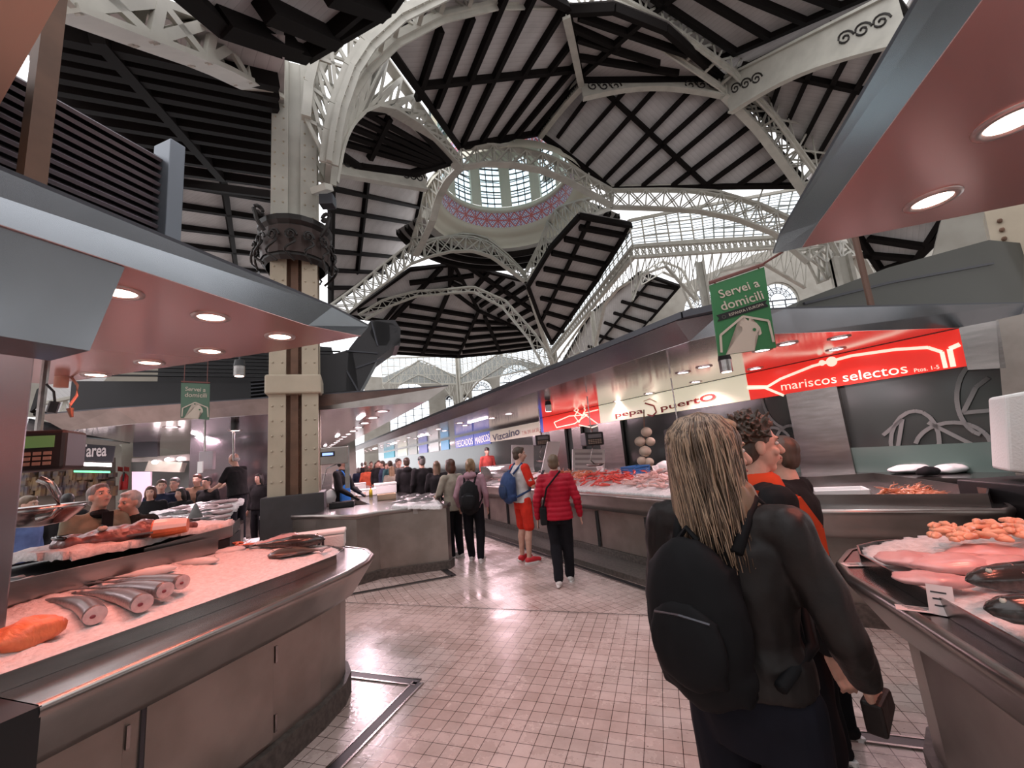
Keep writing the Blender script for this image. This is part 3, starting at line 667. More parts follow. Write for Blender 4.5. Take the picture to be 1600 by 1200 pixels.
wall_with('wall_far', pF, [(570, 790), (570, 588), (600, 590), (655, 565), (716, 588), (780, 556), (864, 575), (1000, 560), (1000, 700)], [(780, 836, 569, 632), (737, 770, 593, 648), (608, 672, 597, 690), (696, 710, 617, 656), (866, 884, 578, 620), (724, 734, 616, 650)], no=10)
pRW = vplane(PD(1030, 540, 34), 75)
wall_with('wall_right', pRW, [(930, 600), (1063, 446), (1180, 398), (1420, 340), (1640, 330), (1640, 520), (1250, 560)], [(1010, 1056, 513, 600), (1070, 1150, 450, 560), (1190, 1252, 441, 545)], no=20)
# lower aisle roof on the right
pLR = (PD(1062, 447, 31), PD(930, 600, 42), PD(925, 490, 36))
panel([(1000, 425), (1062, 447), (955, 570), (862, 595), (925, 488)], pLR, [((1005, 440), (1058, 450)), ((990, 455), (1045, 469)), ((972, 470), (1028, 486)), ((960, 488), (1010, 503)), ((945, 503), (995, 520)), ((932, 522), (980, 537)), ((920, 540), (965, 553)), ((905, 560), (950, 570))], [((1018, 436), (905, 575))], rw=.2, rd=.22)
# right-hand arches behind the canopy, thick white legs
tp('thick white arch leg standing behind the right foreground canopy', vplane(PD(1330, 420, 24), 50), [(1262, 395), (1300, 380), (1345, 385), (1385, 430)], [(1285, 440), (1310, 405), (1340, 400), (1362, 440)], n=5, w=.4, web=.12)
col('far iron column at the right end of the great arch', ECOL+V((0, 0, 8.6)), ECOL+V((0, 0, 3)), .7)
pUR = (PZ(1380, 380, 8.5), PZ(1500, 340, 8.0), PZ(1400, 440, 7.2))
panel([(1340, 360), (1520, 320), (1440, 400), (1380, 420)], pUR, [((1360, 370), (1450, 383)), ((1350, 395), (1430, 402))], [((1475, 340), (1430, 410))], rw=.2, rd=.22)
# arched window at the far right edge above the canopy, wall beside
pRR = vplane(PD(1540, 400, 17), 110)
wall_with('wall_right.001', pRR, [(1440, 470), (1470, 345), (1660, 300), (1660, 500)], [(1540, 1600, 335, 420)], no=30)
# left background wall, stone pier and truss beyond the stalls
pL = vplane(PD(240, 700, 24), 35)
wall_with('wall_left', pL, [(-60, 860), (-60, 680), (200, 690), (225, 560), (430, 520), (530, 560), (550, 620), (560, 820)], [(256, 275, 590, 640)], no=40)
pp = PD(212, 700, 17); t = thing('stone_pier', 'pale stone pier curving into an arch behind the left canopy', 'pier', (pp.x, pp.y, 0))
pv = vplane(pp, 35)
m_ = MB(); m_.prism(on(pv, (192, 880), (190, 690), (180, 640), (160, 598), (185, 570), (260, 560), (240, 610), (232, 660), (233, 880)), (pv[1] if pv[1].y > 0 else -pv[1])*1.0); m_.build('shaft', M['stone'], t)
tp('background truss seen under the left canopy beside the stone pier', vplane(PD(140, 640, 19), 32), [(60, 632), (110, 622), (150, 612), (195, 600)], [(60, 700), (105, 665), (150, 660), (195, 700)], n=7, w=.2, web=.06)
panel([(60, 640), (70, 605), (165, 590), (200, 660), (140, 670)], (PZ(70, 605, 5.5), PZ(165, 595, 6.2), PZ(140, 670, 3.9)), [((70, 625), (170, 605)), ((85, 648), (185, 628)), ((110, 660), (195, 645))], [((100, 610), (140, 665)), ((140, 600), (175, 655))], rw=.15, rd=.15)
# low roof over the stall rows in the left background and hall roof above it
panel([(270, 520), (430, 480), (430, 560), (330, 575), (230, 560)], (PD(270, 520, 17), PD(430, 490, 15), PD(330, 575, 26)), [((260, 540), (430, 510)), ((250, 555), (430, 535))], [], rw=.2, rd=.2)
# fan tracery glass behind the pier
t = thing('tracery_screen', 'wrought tracery screen with red and yellow glass seen beside the stone pier', 'screen', PD(130, 680, 21))
pS = vplane(PD(130, 680, 21), 32)
m_ = MB()
for (cx, cy, r_) in ((86, 655, 16), (125, 664, 14), (158, 668, 12), (183, 672, 12)):
    c = PP(cx, cy, *pS); e = (PP(cx+r_, cy, *pS)-c).length; dd = V((sin(radians(32)), cos(radians(32)), 0))
    for k in range(8): m_.bar(c, c+dd*(e*cos(k*pi/4))+Z3*(e*sin(k*pi/4)), .05, .05)
    m_.tube([c+dd*(e*cos(k*pi/6))+Z3*(e*sin(k*pi/6)) for k in range(13)], .05, 4)
m_.build('tracery', M['iron'], t)
for (x0, x1, y0, y1, c, nm) in ((100, 108, 648, 668, (.8, .65, .08), 'yellow'), (108, 117, 655, 670, (.6, .03, .06), 'red'), (117, 124, 660, 669, (.8, .65, .08), 'yellow'), (92, 99, 660, 668, (.6, .03, .06), 'red')):
    m_ = MB(); m_.prism(on(pS, (x0, y1), (x1, y1), (x1, (y0+y1)/2), ((x0+x1)/2, y0), (x0, (y0+y1)/2)), V((0, .03, 0))); m_.build('coloured_pane', mat(nm+' stained glass', c, .3, emit=c, es=.6), t)
# ================================================================ NEAR COLUMN (riveted)
cz0, cz1 = 1.3, 9.0
t = thing('riveted_column', 'tall riveted iron column with scrolled black collar rising left of centre', 'column', COLP)
ang = radians(44)
RZ = Matrix.Rotation(radians(41), 3, 'Z')
fx = RZ @ V((1, 0, 0)); fy = RZ @ V((0, 1, 0))
def cbox(mb_, ox, oy, sx, sy, z0, z1): mb_.box(COLP+fx*ox+fy*oy+Z3*((z0+z1)/2), (sx, sy, z1-z0), rot=RZ)
m_ = MB()
for ox in (-.25, .25):
    for oy in (-.30, .30): cbox(m_, ox, oy, .26, .05, .9, 6.0)
m_.build('lower_flange', M['iron_col'], t, bevel=.006)
m_ = MB(); cbox(m_, 0, 0, .12, .52, .9, 6.0); cbox(m_, 0, 0, .72, .30, .9, 6.0); m_.build('lower_core', M['rust'], t)
m_ = MB()
for ox in (-.24, .24):
    for oy in (-.32, .32): cbox(m_, ox, oy, .28, .06, 6.0, 9.6)
m_.build('upper_flange', M['iron'], t, bevel=.006)
m_ = MB(); cbox(m_, 0, 0, .66, .56, 6.0, 9.6); m_.build('upper_core', M['iron'], t)
m_ = MB()
for ox in (-.25-.07, -.25+.07, .25-.07, .25+.07):
    for k in range(34): m_.ell(COLP+fx*ox-fy*(.33 if 1.0+k*.25 < 5.95 else .355)+Z3*(1.0+k*.25), .02, .02, .02, 6, 3)
for k in range(60): m_.ell(COLP-fy*.155+fx*.05+Z3*(1.0+k*.13), .016, .016, .016, 5, 3) if 1.0+k*.13 < 5.9 else None
m_.build('rivets', M['iron_col'], t, smooth=True)
m_ = MB(); cbox(m_, 0, 0, .86, .80, 2.95, 3.28); m_.build('clamp_band', M['iron_col'], t, bevel=.03)
m_ = MB(); cbox(m_, 0, 0, .92, .86, 0, 1.27); m_.build('plinth_cladding', mat('dark grey plinth sheet', (.055, .05, .052), .5, noise_=(.04, .036, .036), scale=4), t, bevel=.008)
# wrought collar
cc = COLP+Z3*5.75
t2 = thing('scroll_collar', 'black wrought iron collar of scrolls around the riveted column', 'ornament', cc)
m_ = MB(); m_.lathe([(.50, -.42), (.56, -.35), (.58, .22), (.64, .28), (.64, .38), (.54, .42), (.48, .42)], cc, 20); m_.build('band', M['wrought'], t2, smooth=False)
m_ = MB(); m_.lathe([(.585, -.3), (.60, .2)], cc, 20); m_.build('copper_panel', mat('aged copper band', (.05, .03, .025), .5, .4), t2)
m_ = MB()
for k in range(14):
    a = 2*pi*k/14; d = V((cos(a), sin(a), 0)); e = V((-sin(a), cos(a), 0))
    m_.tube([cc+d*(.63+.02*j/6)+e*(.10*(1-j/26)*cos(j*.5))+Z3*(-.02+.12*(1-j/26)*sin(j*.5)) for j in range(22)], .02, 5)
    m_.tube([cc+d*(.62+.10*sin(j*pi/8))+Z3*(-.05-.45*j/8)+e*(.08*sin(j*.9)) for j in range(9)], .022, 5)
m_.build('scrolls', M['wrought'], t2)
for k in range(4):
    m_ = MB(); a = radians(41+45+90*k)
    d = V((cos(a), sin(a), 0)); m_.tube([cc+d*(.64+.16*sin(j*.22))+Z3*(.1+.03*j)*1 if j < 8 else cc+d*(.74+.10*cos((j-8)*.55+0)*(1-(j-8)/16))+Z3*(.42+.10*sin((j-8)*.55)*(1-(j-8)/16)) for j in range(20)], .035, 6)
    m_.build('corner_volute', M['wrought'], t2)
# floodlight pair on the collar
t3 = thing('floodlight', 'pale floodlight box bolted beside the black collar at the arch foot', 'floodlight', PD(505, 300, 7.5))
m_ = MB(); m_.box(PD(503, 296, 7.6), (.34, .22, .12), .5, rot=Matrix.Rotation(.4, 3, 'X')); m_.build('housing', M['iron'], t3, bevel=.01)
m_ = MB(); m_.box(PD(512, 315, 7.6), (.25, .2, .2), .4); m_.build('bracket', M['dark_steel'], t3, bevel=.01)
for (px, py, dd, lab) in ((1026, 68, 17, 'small floodlight clamped under the right half of the great arch'), (738, 414, 30, 'tiny floodlight under the crown of the far arch truss'), (690, 476, 34, 'tiny floodlight under the far ornate rib'), (668, 335, 20, 'tiny floodlight on the truss left of the dome'), (856, 276, 24, 'tiny floodlight under the truss right of the dome')):
    t3 = thing('floodlight', lab, 'floodlight', PD(px, py, dd)); s_ = dd/17*.5
    m_ = MB(); m_.box(PD(px, py, dd), (s_*.75, s_*.4, s_*.9), .3, rot=Matrix.Rotation(.4, 3, 'Y')); m_.build('housing', M['iron'], t3, bevel=.02)
    m_ = MB(); m_.bar(PD(px, py, dd), PD(px, py, dd)+V((0, 0, s_*1.1)), .06, .06); m_.build('bracket', M['dark_steel'], t3)
# ================================================================ COUNTERS, CANOPIES, SIGNS
def offs(path, o):
    out = []
    for i, p in enumerate(path):
        a = path[max(i-1, 0)]; b = path[min(i+1, len(path)-1)]
        d0 = (V(p)-V(a)); d1 = (V(b)-V(p))
        if d0.length < 1e-6: d0 = d1
        if d1.length < 1e-6: d1 = d0
        d0.normalize(); d1.normalize(); n0 = V((d0.y, -d0.x)); n1 = V((d1.y, -d1.x)); n = n0+n1
        n = n/max(n.dot(n0), .35) if n.length > .1 else n0
        out.append(V((p[0]+n.x*o, p[1]+n.y*o)))
    return out
def sweep(path, prof):
    mb = MB(); path = [V(p[:2]) for p in path]; rows = [[V((q.x, q.y, z)) for q in offs(path, o)] for o, z in prof]
    return mb.loft(rows, False, False)
def counter(label, path, prof_apron, prof_body, plinth, deck=True, top=.95, deck_inset=.01, name='fish_counter', close=None, mb_=None):
    t = thing(name, label, 'counter', (path[0][0], path[0][1], 0))
    sweep(path, prof_apron).build('apron', M['steel_apron'], t, smooth=True)
    sweep(path, prof_body).build('body', M['steel_body'], t)
    sweep(path, plinth).build('plinth', M['granite'], t)
    if deck:
        pts = [V((q.x, q.y, top)) for q in offs([V(p[:2]) for p in path], -.0)]
        if close: pts += [V((x, y, top)) for x, y in close]
        m_ = MB(); m_.prism([p-Z3*.02 for p in pts], Z3*.02); m_.build('deck', M['steel'], t, fix=True)
    return t
AP = [(-.02, .955), (0, .955), (.012, .945), (.015, .93), (.008, .91), (-.02, .87), (-.10, .75), (-.12, .72), (-.17, .71)]
BD = [(-.17, .72), (-.20, .70), (-.21, .14)]
PL = [(-.21, .145), (-.17, .14), (-.17, 0)]
lp = [(-2.07, .90), (-2.07, 1.6), (-2.08, 2.1), (-2.10, 2.4), (-2.16, 2.68), (-2.27, 2.88), (-2.45, 3.04), (-2.75, 3.14), (-3.1, 3.18), (-4.55, 3.18), (-4.65, 3.1), (-4.65, .9)]
lc = counter('long stainless fish counter filling the lower left foreground', lp, AP, BD, PL)
m_ = MB(); m_.prism([(-2.06, .905, .95), (-2.06, .905, .70), (-2.2, .905, .66), (-2.6, .905, .66), (-2.6, .905, .95)], V((0, -.25, 0))); m_.build('end_cap', M['black'], lc, fix=True)
m_ = MB(); m_.prism([(-2.28, .905, .66), (-2.28, .905, 0), (-4.0, .905, 0), (-4.0, .905, .66)], V((0, -.02, 0))); m_.build('end_panel', M['steel_body'], lc, fix=True)
def door(y0, y1, z0, z1, x=-2.276, out=.012, par=lc, sgn=1):
    d = MB(); d.box((x, (y0+y1)/2, (z0+z1)/2), (.02, y1-y0, z1-z0)); o = d.build('door', M['steel_body'], par, bevel=.003)
    for z in (z0+.08, z1-.08):
        h = MB(); h.box((x+sgn*.012, y1+.012, z), (.012, .014, .09)); h.build('hinge', M['steel'], o)
    h = MB(); h.box((x+sgn*.003, y0-.012, (z0+z1)/2), (.02, .016, z1-z0)); h.build('jamb', M['dark_steel'], o)
    h = MB(); h.bar((x+sgn*.004, y0-.01, z1+.012), (x+sgn*.004, y1+.01, z1+.012), .02, .02); h.build('head_strip', M['black'], o)
    return o
door(1.34, 1.98, .17, .69); door(.92, 1.26, .17, .69)
# tray with upstands and crushed ice
def inside(x, y, poly):
    c = False; j = len(poly)-1
    for i in range(len(poly)):
        xi, yi = poly[i][:2]; xj, yj = poly[j][:2]
        if (yi > y) != (yj > y) and x < (xj-xi)*(y-yi)/(yj-yi+1e-12)+xi: c = not c
        j = i
    return c
def nz(x, y, s): return noise.noise(V((x*s, y*s, .3)))
def ice(label, poly, zf, amp=.012, step=.03, name='crushed_ice', cat='ice', m='ice', kind='stuff', skirt=.05):
    xs = [p[0] for p in poly]; ys = [p[1] for p in poly]; mb = MB(); idx = {}
    nx = int((max(xs)-min(xs))/step)+1; ny = int((max(ys)-min(ys))/step)+1
    def pt(i, j):
        if (i, j) not in idx:
            x = min(xs)+i*step; y = min(ys)+j*step; z = zf(x, y)+amp*(nz(x, y, 9)+.6*nz(x, y, 23)+.35*nz(x+3, y, 50))
            idx[(i, j)] = len(mb.v); mb.v.append((x, y, z))
        return idx[(i, j)]
    cells = set((i, j) for i in range(nx) for j in range(ny) if inside(min(xs)+(i+.5)*step, min(ys)+(j+.5)*step, poly))
    for (i, j) in cells: mb.f.append((pt(i, j), pt(i+1, j), pt(i+1, j+1), pt(i, j+1)))
    for (i, j) in cells:
        for di, dj, a, b in ((-1, 0, (i, j+1), (i, j)), (1, 0, (i+1, j), (i+1, j+1)), (0, -1, (i, j), (i+1, j)), (0, 1, (i+1, j+1), (i, j+1))):
            if (i+di, j+dj) not in cells:
                p, q = mb.v[pt(*a)], mb.v[pt(*b)]; o = len(mb.v); mb.v += [(p[0], p[1], p[2]-skirt), (q[0], q[1], q[2]-skirt)]; mb.f.append((pt(*a), o, o+1, pt(*b)))
    o = mb.build(name, M[m], smooth=True); tag(o, label, cat, kind=kind); return o
icez = lambda x, y: .985 + max(0, min(1, (-2.4-x)/1.0))*.085
lip = [(-2.40, .55), (-2.38, 1.5), (-2.37, 2.2), (-2.40, 2.6), (-2.52, 2.80), (-2.75, 2.88), (-3.38, 2.88), (-3.38, .55)]
LICE = ice('bed of crushed ice on the long left foreground fish counter', lip, icez, .014, .022)
t = thing('ice_tray', 'shallow steel ice tray on the left foreground counter', 'tray', (-2.9, 1.7, .95))
m_ = MB(); m_.path([(x+.028, y+(.02 if i_ > 3 else 0), .982) for i_, (x, y) in enumerate(lip[:7])], .006, .062); m_.build('front_rim', M['steel'], t)
m_ = MB(); m_.prism([(-3.40, .5, .955), (-3.40, 2.45, .955), (-3.40, 2.45, 1.19), (-3.40, .5, 1.19)], V((-.025, 0, 0))); m_.build('back_panel', M['steel'], t)
# rear display of the left stall
rp = [(-3.50, 1.15), (-3.50, 2.62), (-3.95, 3.02), (-4.9, 2.85), (-4.9, 1.15)]
ice('raised mound of crushed ice behind the left counter, under the monkfish', [(-3.62, 1.62), (-3.52, 2.60), (-3.90, 3.0), (-4.5, 2.9), (-4.5, 1.6)], lambda x, y: 1.20+.07*max(0, min(1, (x+4.6)/.4))*max(0, min(1, (3.0-y)/.25)), .02, .03)
ice('greyish crushed ice in the dark bin at far left', [(-3.62, 1.0), (-3.62, 1.58), (-4.5, 1.56), (-4.5, 1.0)], lambda x, y: 1.14, .02, .03)
t = thing('display_shelf', 'raised black-fronted display shelf behind the left foreground counter', 'shelf', (-4.2, 2, .95))
m_ = MB(); m_.prism([(-3.50, 1.0, .96), (-3.50, 2.62, .96), (-3.92, 3.04, .96), (-4.54, 2.95, .96), (-4.54, 1.0, .96)], Z3*.18); m_.build('body', M['black'], t, fix=True)
m_ = MB(); m_.path([(-3.50, 2.0, 1.16), (-3.49, 2.63, 1.2), (-3.95, 3.05, 1.2)], .01, .09); m_.build('end_rim', M['steel'], t)
# ---------------- near left canopy
def canopy(label, bot, top, under, fas='fascia', name='stall_canopy'):
    t = thing(name, label, 'canopy', bot[0]); n = len(bot)
    m_ = MB(); m_.prism(bot, Z3*.004); m_.build('soffit', M[under], t, fix=True)
    m_ = MB(); b2 = [p+Z3*.002 for p in bot]
    for i in range(n):
        j = (i+1) % n; m_.add([b2[i], b2[j], top[j], top[i]], [(0, 1, 2, 3)])
    m_.build('fascia', M[fas], t)
    m_ = MB(); m_.prism(top, Z3*.02); m_.build('cover', M['dark_steel'], t, fix=True); return t
cb = [V(p) for p in ((-2.32, -1.2, 2.7), (-2.33, 2.3, 2.7), (-2.2, 2.72, 2.7), (-3.01, 2.67, 2.7), (-5.6, 2.30, 2.7), (-5.6, -1.2, 2.7))]
ct = [V(p) for p in ((-2.34, -1.2, 2.95), (-2.38, 2.6, 2.95), (-2.46, 3.16, 2.95), (-3.2, 3.05, 2.95), (-5.7, 2.6, 2.95), (-5.7, -1.2, 2.95))]
lcan = canopy('steel canopy with a pink-lit underside over the left foreground counter', cb, ct, 'salmon')
PLX = (V((-2.335, 0, 0)), V((1, 0, 0)))
m_ = MB(); m_.prism(on(PLX, (-60, 335), (0, 345), (195, 418), (140, 548), (0, 525), (-60, 520)), V((-.3, 0, 0))); m_.build('side_panel', M['fascia'], lcan, fix=True)
t = thing('steel_post', 'wide brushed steel post at the left edge of the picture', 'post', (-2.9, .9, .95))
c0 = PZ(8, 1000, 1.0)
pst = (V((c0.x, c0.y, 0)), V((1, -.25, 0)))
m_ = MB(); m_.prism([V((c0.x, c0.y, .95)), V((c0.x, c0.y, 2.7)), V((c0.x+.25, c0.y-.9, 2.7)), V((c0.x+.25, c0.y-.9, .95))], V((-.35, -.05, 0))); m_.build('cladding', M['fascia'], t, fix=True, bevel=.01)
t = thing('ventilation_box', 'mauve grey louvred ventilation box on top of the left canopy', 'ventilation box', (-2.9, 1, 3))
LX = (V((-2.75, 0, 0)), V((1, 0, 0)))
vb = on(LX, (-60, 60), (65, 110), (255, 240), (250, 368), (0, 262), (-60, 240))
z0 = 3.0
yb = PP(255, 240, *LX); ztop = PP(255, 240, *LX).z
m_ = MB(); m_.box((-3.6, yb.y-1.6, (z0+ztop)/2), (1.6, 3.2, ztop-z0)); m_.build('casing', M['dark_steel'], t)
NS = 12
for k in range(NS):
    z = z0+.06+(ztop-z0-.1)*k/(NS-1); m_ = MB(); R__ = Matrix.Rotation(radians(38), 3, 'Y'); m_.box((-2.77, yb.y-1.6, z), (.10, 3.2, .02), rot=R__); m_.build('louvre_slat', mat('mauve grey louvre paint', (.20, .17, .185), .45, .2), t)
m_ = MB(); m_.box((-2.74, yb.y+.03, (z0+ztop)/2+.02), (.16, .09, ztop-z0+.1)); m_.build('corner_post', mat('blue grey frame', (.20, .22, .25), .4, .6), t, bevel=.005)
m_ = MB(); q = PP(50, 200, V((-2.55, 0, 0)), V((1, 0, 0))); m_.box((-2.5, q.y, 3.7), (.07, .075, 1.6)); tag(m_.build('rusty_post', M['rust']), 'rust brown square post in front of the left louvred box', 'post')
M['lampglow'] = mat('terracotta paint', (.66, .42, .32), .8)  # glow of the canopy's own lamps painted into the soffit colour
# salmon edge of the next canopy, top-left corner
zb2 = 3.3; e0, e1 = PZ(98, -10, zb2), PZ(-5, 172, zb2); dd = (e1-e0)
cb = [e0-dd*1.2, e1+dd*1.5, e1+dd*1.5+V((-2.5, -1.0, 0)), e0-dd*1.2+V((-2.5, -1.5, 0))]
canopy('salmon lit edge of another canopy cutting the top left corner', cb, [p+Z3*.25 for p in cb], 'lampglow')
# ---------------- near right canopy
cb = [V(p) for p in ((.94, -1.2, 2.7), (.94, 2.45, 2.7), (.95, 2.76, 2.7), (1.95, 2.78, 2.7), (6.0, 2.85, 2.7), (6.0, -1.2, 2.7))]
ct = [V(p) for p in ((.95, -1.2, 2.95), (.96, 3.1, 2.95), (.99, 3.42, 2.95), (1.95, 3.1, 2.95), (6.0, 3.1, 2.95), (6.0, -1.2, 2.95))]
canopy('large steel canopy with a salmon underside filling the upper right corner', cb, ct, 'salmon')
# ---------------- near right counter
rp_ = [(2.6, 3.25), (1.6, 3.2), (1.15, 3.1), (.92, 2.92), (.79, 2.68), (.75, 2.45), (.78, 2.0), (.81, 1.2), (.83, .4)]
rc_path = rp_[::-1]
# outward must be -X going toward +Y: travel from far to near
rc = counter('stainless fish counter cut off by the lower right corner', rp_, AP, BD, PL, close=[(2.6, .4)])
door(1.0, 1.9, .17, .66, x=1.025, par=rc, sgn=-1)
rip = [(.92, .5), (.90, 1.6), (.89, 2.3), (.885, 2.6), (.94, 2.76), (1.07, 2.86), (1.35, 2.94), (2.5, 3.05), (2.5, .5)]
ice('bed of crushed ice on the right foreground counter', rip, lambda x, y: 1.0+max(0, min(1, (x-.9)/1.0))*.06, .012, .024)
t = thing('ice_tray', 'curved steel ice tray standing on the right foreground counter', 'tray', (1.2, 2, .95))
m_ = MB(); m_.path([(x-(.02 if i_ < 6 else 0), y+(.02 if i_ > 3 else 0), .980) for i_, (x, y) in enumerate(rip[:8])], .008, .058); m_.build('rim', M['steel'], t)
# ---------------- lamps
def downlight(p, label, red=True, en=16, r=.075, group=None, spot=True, blend=.6):
    t = thing('downlight', label, 'lamp', p, group=group)
    m_ = MB(); m_.lathe([(r*1.45, 0), (r*1.42, -.008), (r*1.08, -.012), (r*1.0, -.002)], (0, 0, 0), 24); local_build(m_, 'trim_ring', M['ring'], t, smooth=True)
    m_ = MB(); m_.lathe([(r*1.0, -.003), (r*.6, -.006), (.001, -.007)], (0, 0, 0), 24); local_build(m_, 'lens', M['lens' if red else 'lens_w'], t)
    if spot:
        l = bpy.data.lights.new('lamp_light', 'SPOT'); l.energy = en; l.color = (1, .22, .15) if red else (1, .64, .68); l.spot_size = radians(135); l.spot_blend = blend; l.shadow_soft_size = r
        o = bpy.data.objects.new('lamp_light', l); COL.objects.link(o); o.parent = t; o.location = (0, 0, -.02)
    return t
for x, y, w_ in ((-2.67, 1.83, 'the large front lamp nearest the fish'), (-2.68, 2.37, 'the front lamp nearest the canopy corner'), (-3.43, 2.35, 'the middle one of the back row, beside the reflection'), (-4.12, 2.31, 'second from the left in the back row'), (-4.88, 2.31, 'leftmost of the back row'), (-2.68, 1.34, 'the one beside the steel side panel')):
    downlight(V((x, y, 2.699)), 'round lamp in the left canopy, '+w_, en=32 if x > -3 else 25)
downlight(V((1.42, 2.47, 2.699)), 'round recessed lamp in the right foreground canopy, the lower left one', en=34)
downlight(V((1.38, 1.91, 2.699)), 'round recessed lamp in the right foreground canopy, cut by the picture edge', en=34)
downlight(V((-2.7, .7, 2.699)), 'recessed lamp of the left canopy beyond the left picture edge', en=34)
downlight(V((1.42, 1.2, 2.699)), 'recessed lamp of the right canopy above the picture', en=26)
# hanging gear under the left canopy
t = thing('copper_pipe', 'short copper coloured pipe with a cable hanging below the left canopy', 'pipe', (-5.0, 2.0, 2.7))
d_ = 5.6; m_ = MB(); m_.tube([PD(100, 560, d_), PD(95, 605, d_)], .05, 14); m_.build('pipe', M['copper'], t, smooth=True)
m_ = MB(); m_.tube([PD(103, 585, d_), PD(112, 590, d_), PD(121, 602, d_), PD(120, 618, d_), PD(110, 632, d_), PD(109, 640, d_)], .012, 6); m_.build('cable', M['copper'], t)
m_ = MB(); m_.tube([PD(109, 638, d_), PD(112, 652, d_)], [.026, .012], 8); m_.build('lamp_holder', M['rust'], t)
t = thing('hanging_pole', 'thin steel pole carrying the weighing scale at left', 'pole', PD(60, 600, 4.6))
m_ = MB(); m_.tube([PD(73, 560, 4.3), PD(58, 690, 4.3)], .022, 8); m_.build('pole', M['steel'], t)
m_ = MB(); m_.tube([PD(72, 600, 4.2), PD(84, 612, 4.2), PD(86, 630, 4.2)], .008, 6); m_.tube([PD(86, 628, 4.2), PD(80, 645, 4.2)], .028, 8); m_.build('cable_plug', M['black'], t)
# scales
def scale(label, p, rz, s=1.0, pan=True, pole=None, green=False):
    t = thing('weighing_scale', label, 'scale', p, rz)
    m_ = MB(); m_.box((0, 0, 0), (.36*s, .26*s, .24*s)); local_build(m_, 'housing', M['black'], t, bevel=.02*s)
    m_ = MB(); m_.box((0, -.131*s, .05*s), (.26*s, .01, .07*s)); local_build(m_, 'display', mat('green lcd', (.08, .14, .05), .3, emit=(.15, .3, .1), es=.25) if green else mat('grey lcd', (.2, .2, .21), .2), t)
    m_ = MB()
    for i in range(6):
        for j in range(3): m_.box(((-.12+i*.045)*s, -.133*s, (-.02-j*.03)*s), (.034*s, .008, .02*s))
    local_build(m_, 'keypad', mat('beige keys', (.35, .28, .22), .6), t)
    if pan:
        m_ = MB(); m_.tube([(.0, 0, -.12*s), (-.06*s, -.03*s, -.25*s), (-.10*s, -.05*s, -.38*s), (0, -.02*s, -.47*s)], .010*s, 6); local_build(m_, 'hook', M['steel'], t)
        m_ = MB(); m_.lathe([(.001, -.50*s), (.12*s, -.495*s), (.17*s, -.46*s), (.18*s, -.455*s), (.16*s, -.47*s), (.001, -.505*s)], (0, 0, 0), 16); local_build(m_, 'pan', M['steel'], t, smooth=True)
    if pole:
        m_ = MB(); m_.tube([(0, 0, .12*s), (0, 0, pole)], .012, 6); local_build(m_, 'rod', M['steel'], t)
        m_ = MB(); m_.tube([(0, 0, .12*s), (.03, 0, .17*s), (-.03, 0, .2*s), (0, 0, .22*s)], .012, 6); local_build(m_, 'red_tie', mat('red plastic', (.5, .03, .03), .5), t)
    return t
scale('black electronic scale with green display hanging at the far left', PD(58, 706, 3.6), radians(44), .92, pan=False, green=True)
t = thing('scale_hoop', 'grey curved scale hoop and steel pan at the far left', 'scale pan', PD(60, 770, 4.2))
m_ = MB(); m_.tube([PD(x, y, 4.2) for x, y in ((60, 748), (78, 755), (90, 775), (92, 795), (80, 806), (55, 812))], .022, 8); m_.build('hoop', M['steel'], t, smooth=True)
pc = PD(62, 800, 4.4); m_ = MB(); m_.lathe([(.001, -.10), (.14, -.08), (.22, 0), (.24, .04), (.21, .03), (.12, -.06), (.001, -.08)], pc, 24); m_.build('pan', M['steel'], t, smooth=True)
# ---------------- right seafood stall
PSG = (AB(0, 7.26), BX)
cp = [AB(42, 3.9), AB(2.9, 3.88), V((.98, 4.36, 0)), V((1.15, 4.27, 0)), V((2.26, 4.06, 0)), V((2.36, 4.14, 0)), V((2.9, 5.4, 0))]
AP2 = [(-.02, .955), (0, .955), (.012, .945), (.012, .92), (-.0, .90), (-.04, .80), (-.06, .72), (-.10, .71)]
BD2 = [(-.10, .72), (-.16, .70), (-.18, .16)]
PL2 = [(-.18, .165), (-.14, .16), (-.14, 0)]
rs = counter('very long stainless seafood counter running down the right side of the aisle', [(p.x, p.y) for p in cp], AP2, BD2, PL2, deck=False)
m_ = MB(); dk = [AB(42, 3.9), AB(2.9, 3.88), V((.98, 4.36, 0)), V((1.15, 4.27, 0)), V((2.26, 4.06, 0)), V((2.36, 4.14, 0)), V((2.9, 5.4, 0)), AB(2.9, 5.1), AB(42, 5.1)]
m_.prism([p+Z3*.93 for p in dk], Z3*.02); m_.build('deck', M['steel'], rs, fix=True)
for k in range(16):
    a = 3.2+k*1.0
    m_ = MB(); m_.bar(AB(a, 4.05, .42), AB(a+.92, 4.05, .42), .02, .5); o = m_.build('door', M['steel_body'], rs)
    m_ = MB(); m_.bar(AB(a-.03, 4.03, .18), AB(a-.03, 4.03, .68), .03, .04); m_.build('handle_strip', M['black'], o)
kb = MB(); kb.prism([AB(42, 3.6, 0), AB(2.75, 3.6, 0), AB(2.6, 4.1, 0), AB(42, 4.1, 0)], Z3*.07); struct(kb.build('trim_2', M['granite'], fix=True))
back = thing('stall_back_wall', 'dark glass and steel back wall of the seafood stall under the lit sign', 'stall wall', AB(10, 7.3))
m_ = MB(); m_.prism([AB(.6, 7.30, 0), AB(42, 7.30, 0), AB(42, 7.30, 2.7), AB(.6, 7.30, 2.7)], BX*.06); m_.build('wall_panel', mat('dark green grey glass', (.035, .045, .042), .12, coat=.5), back, fix=True)
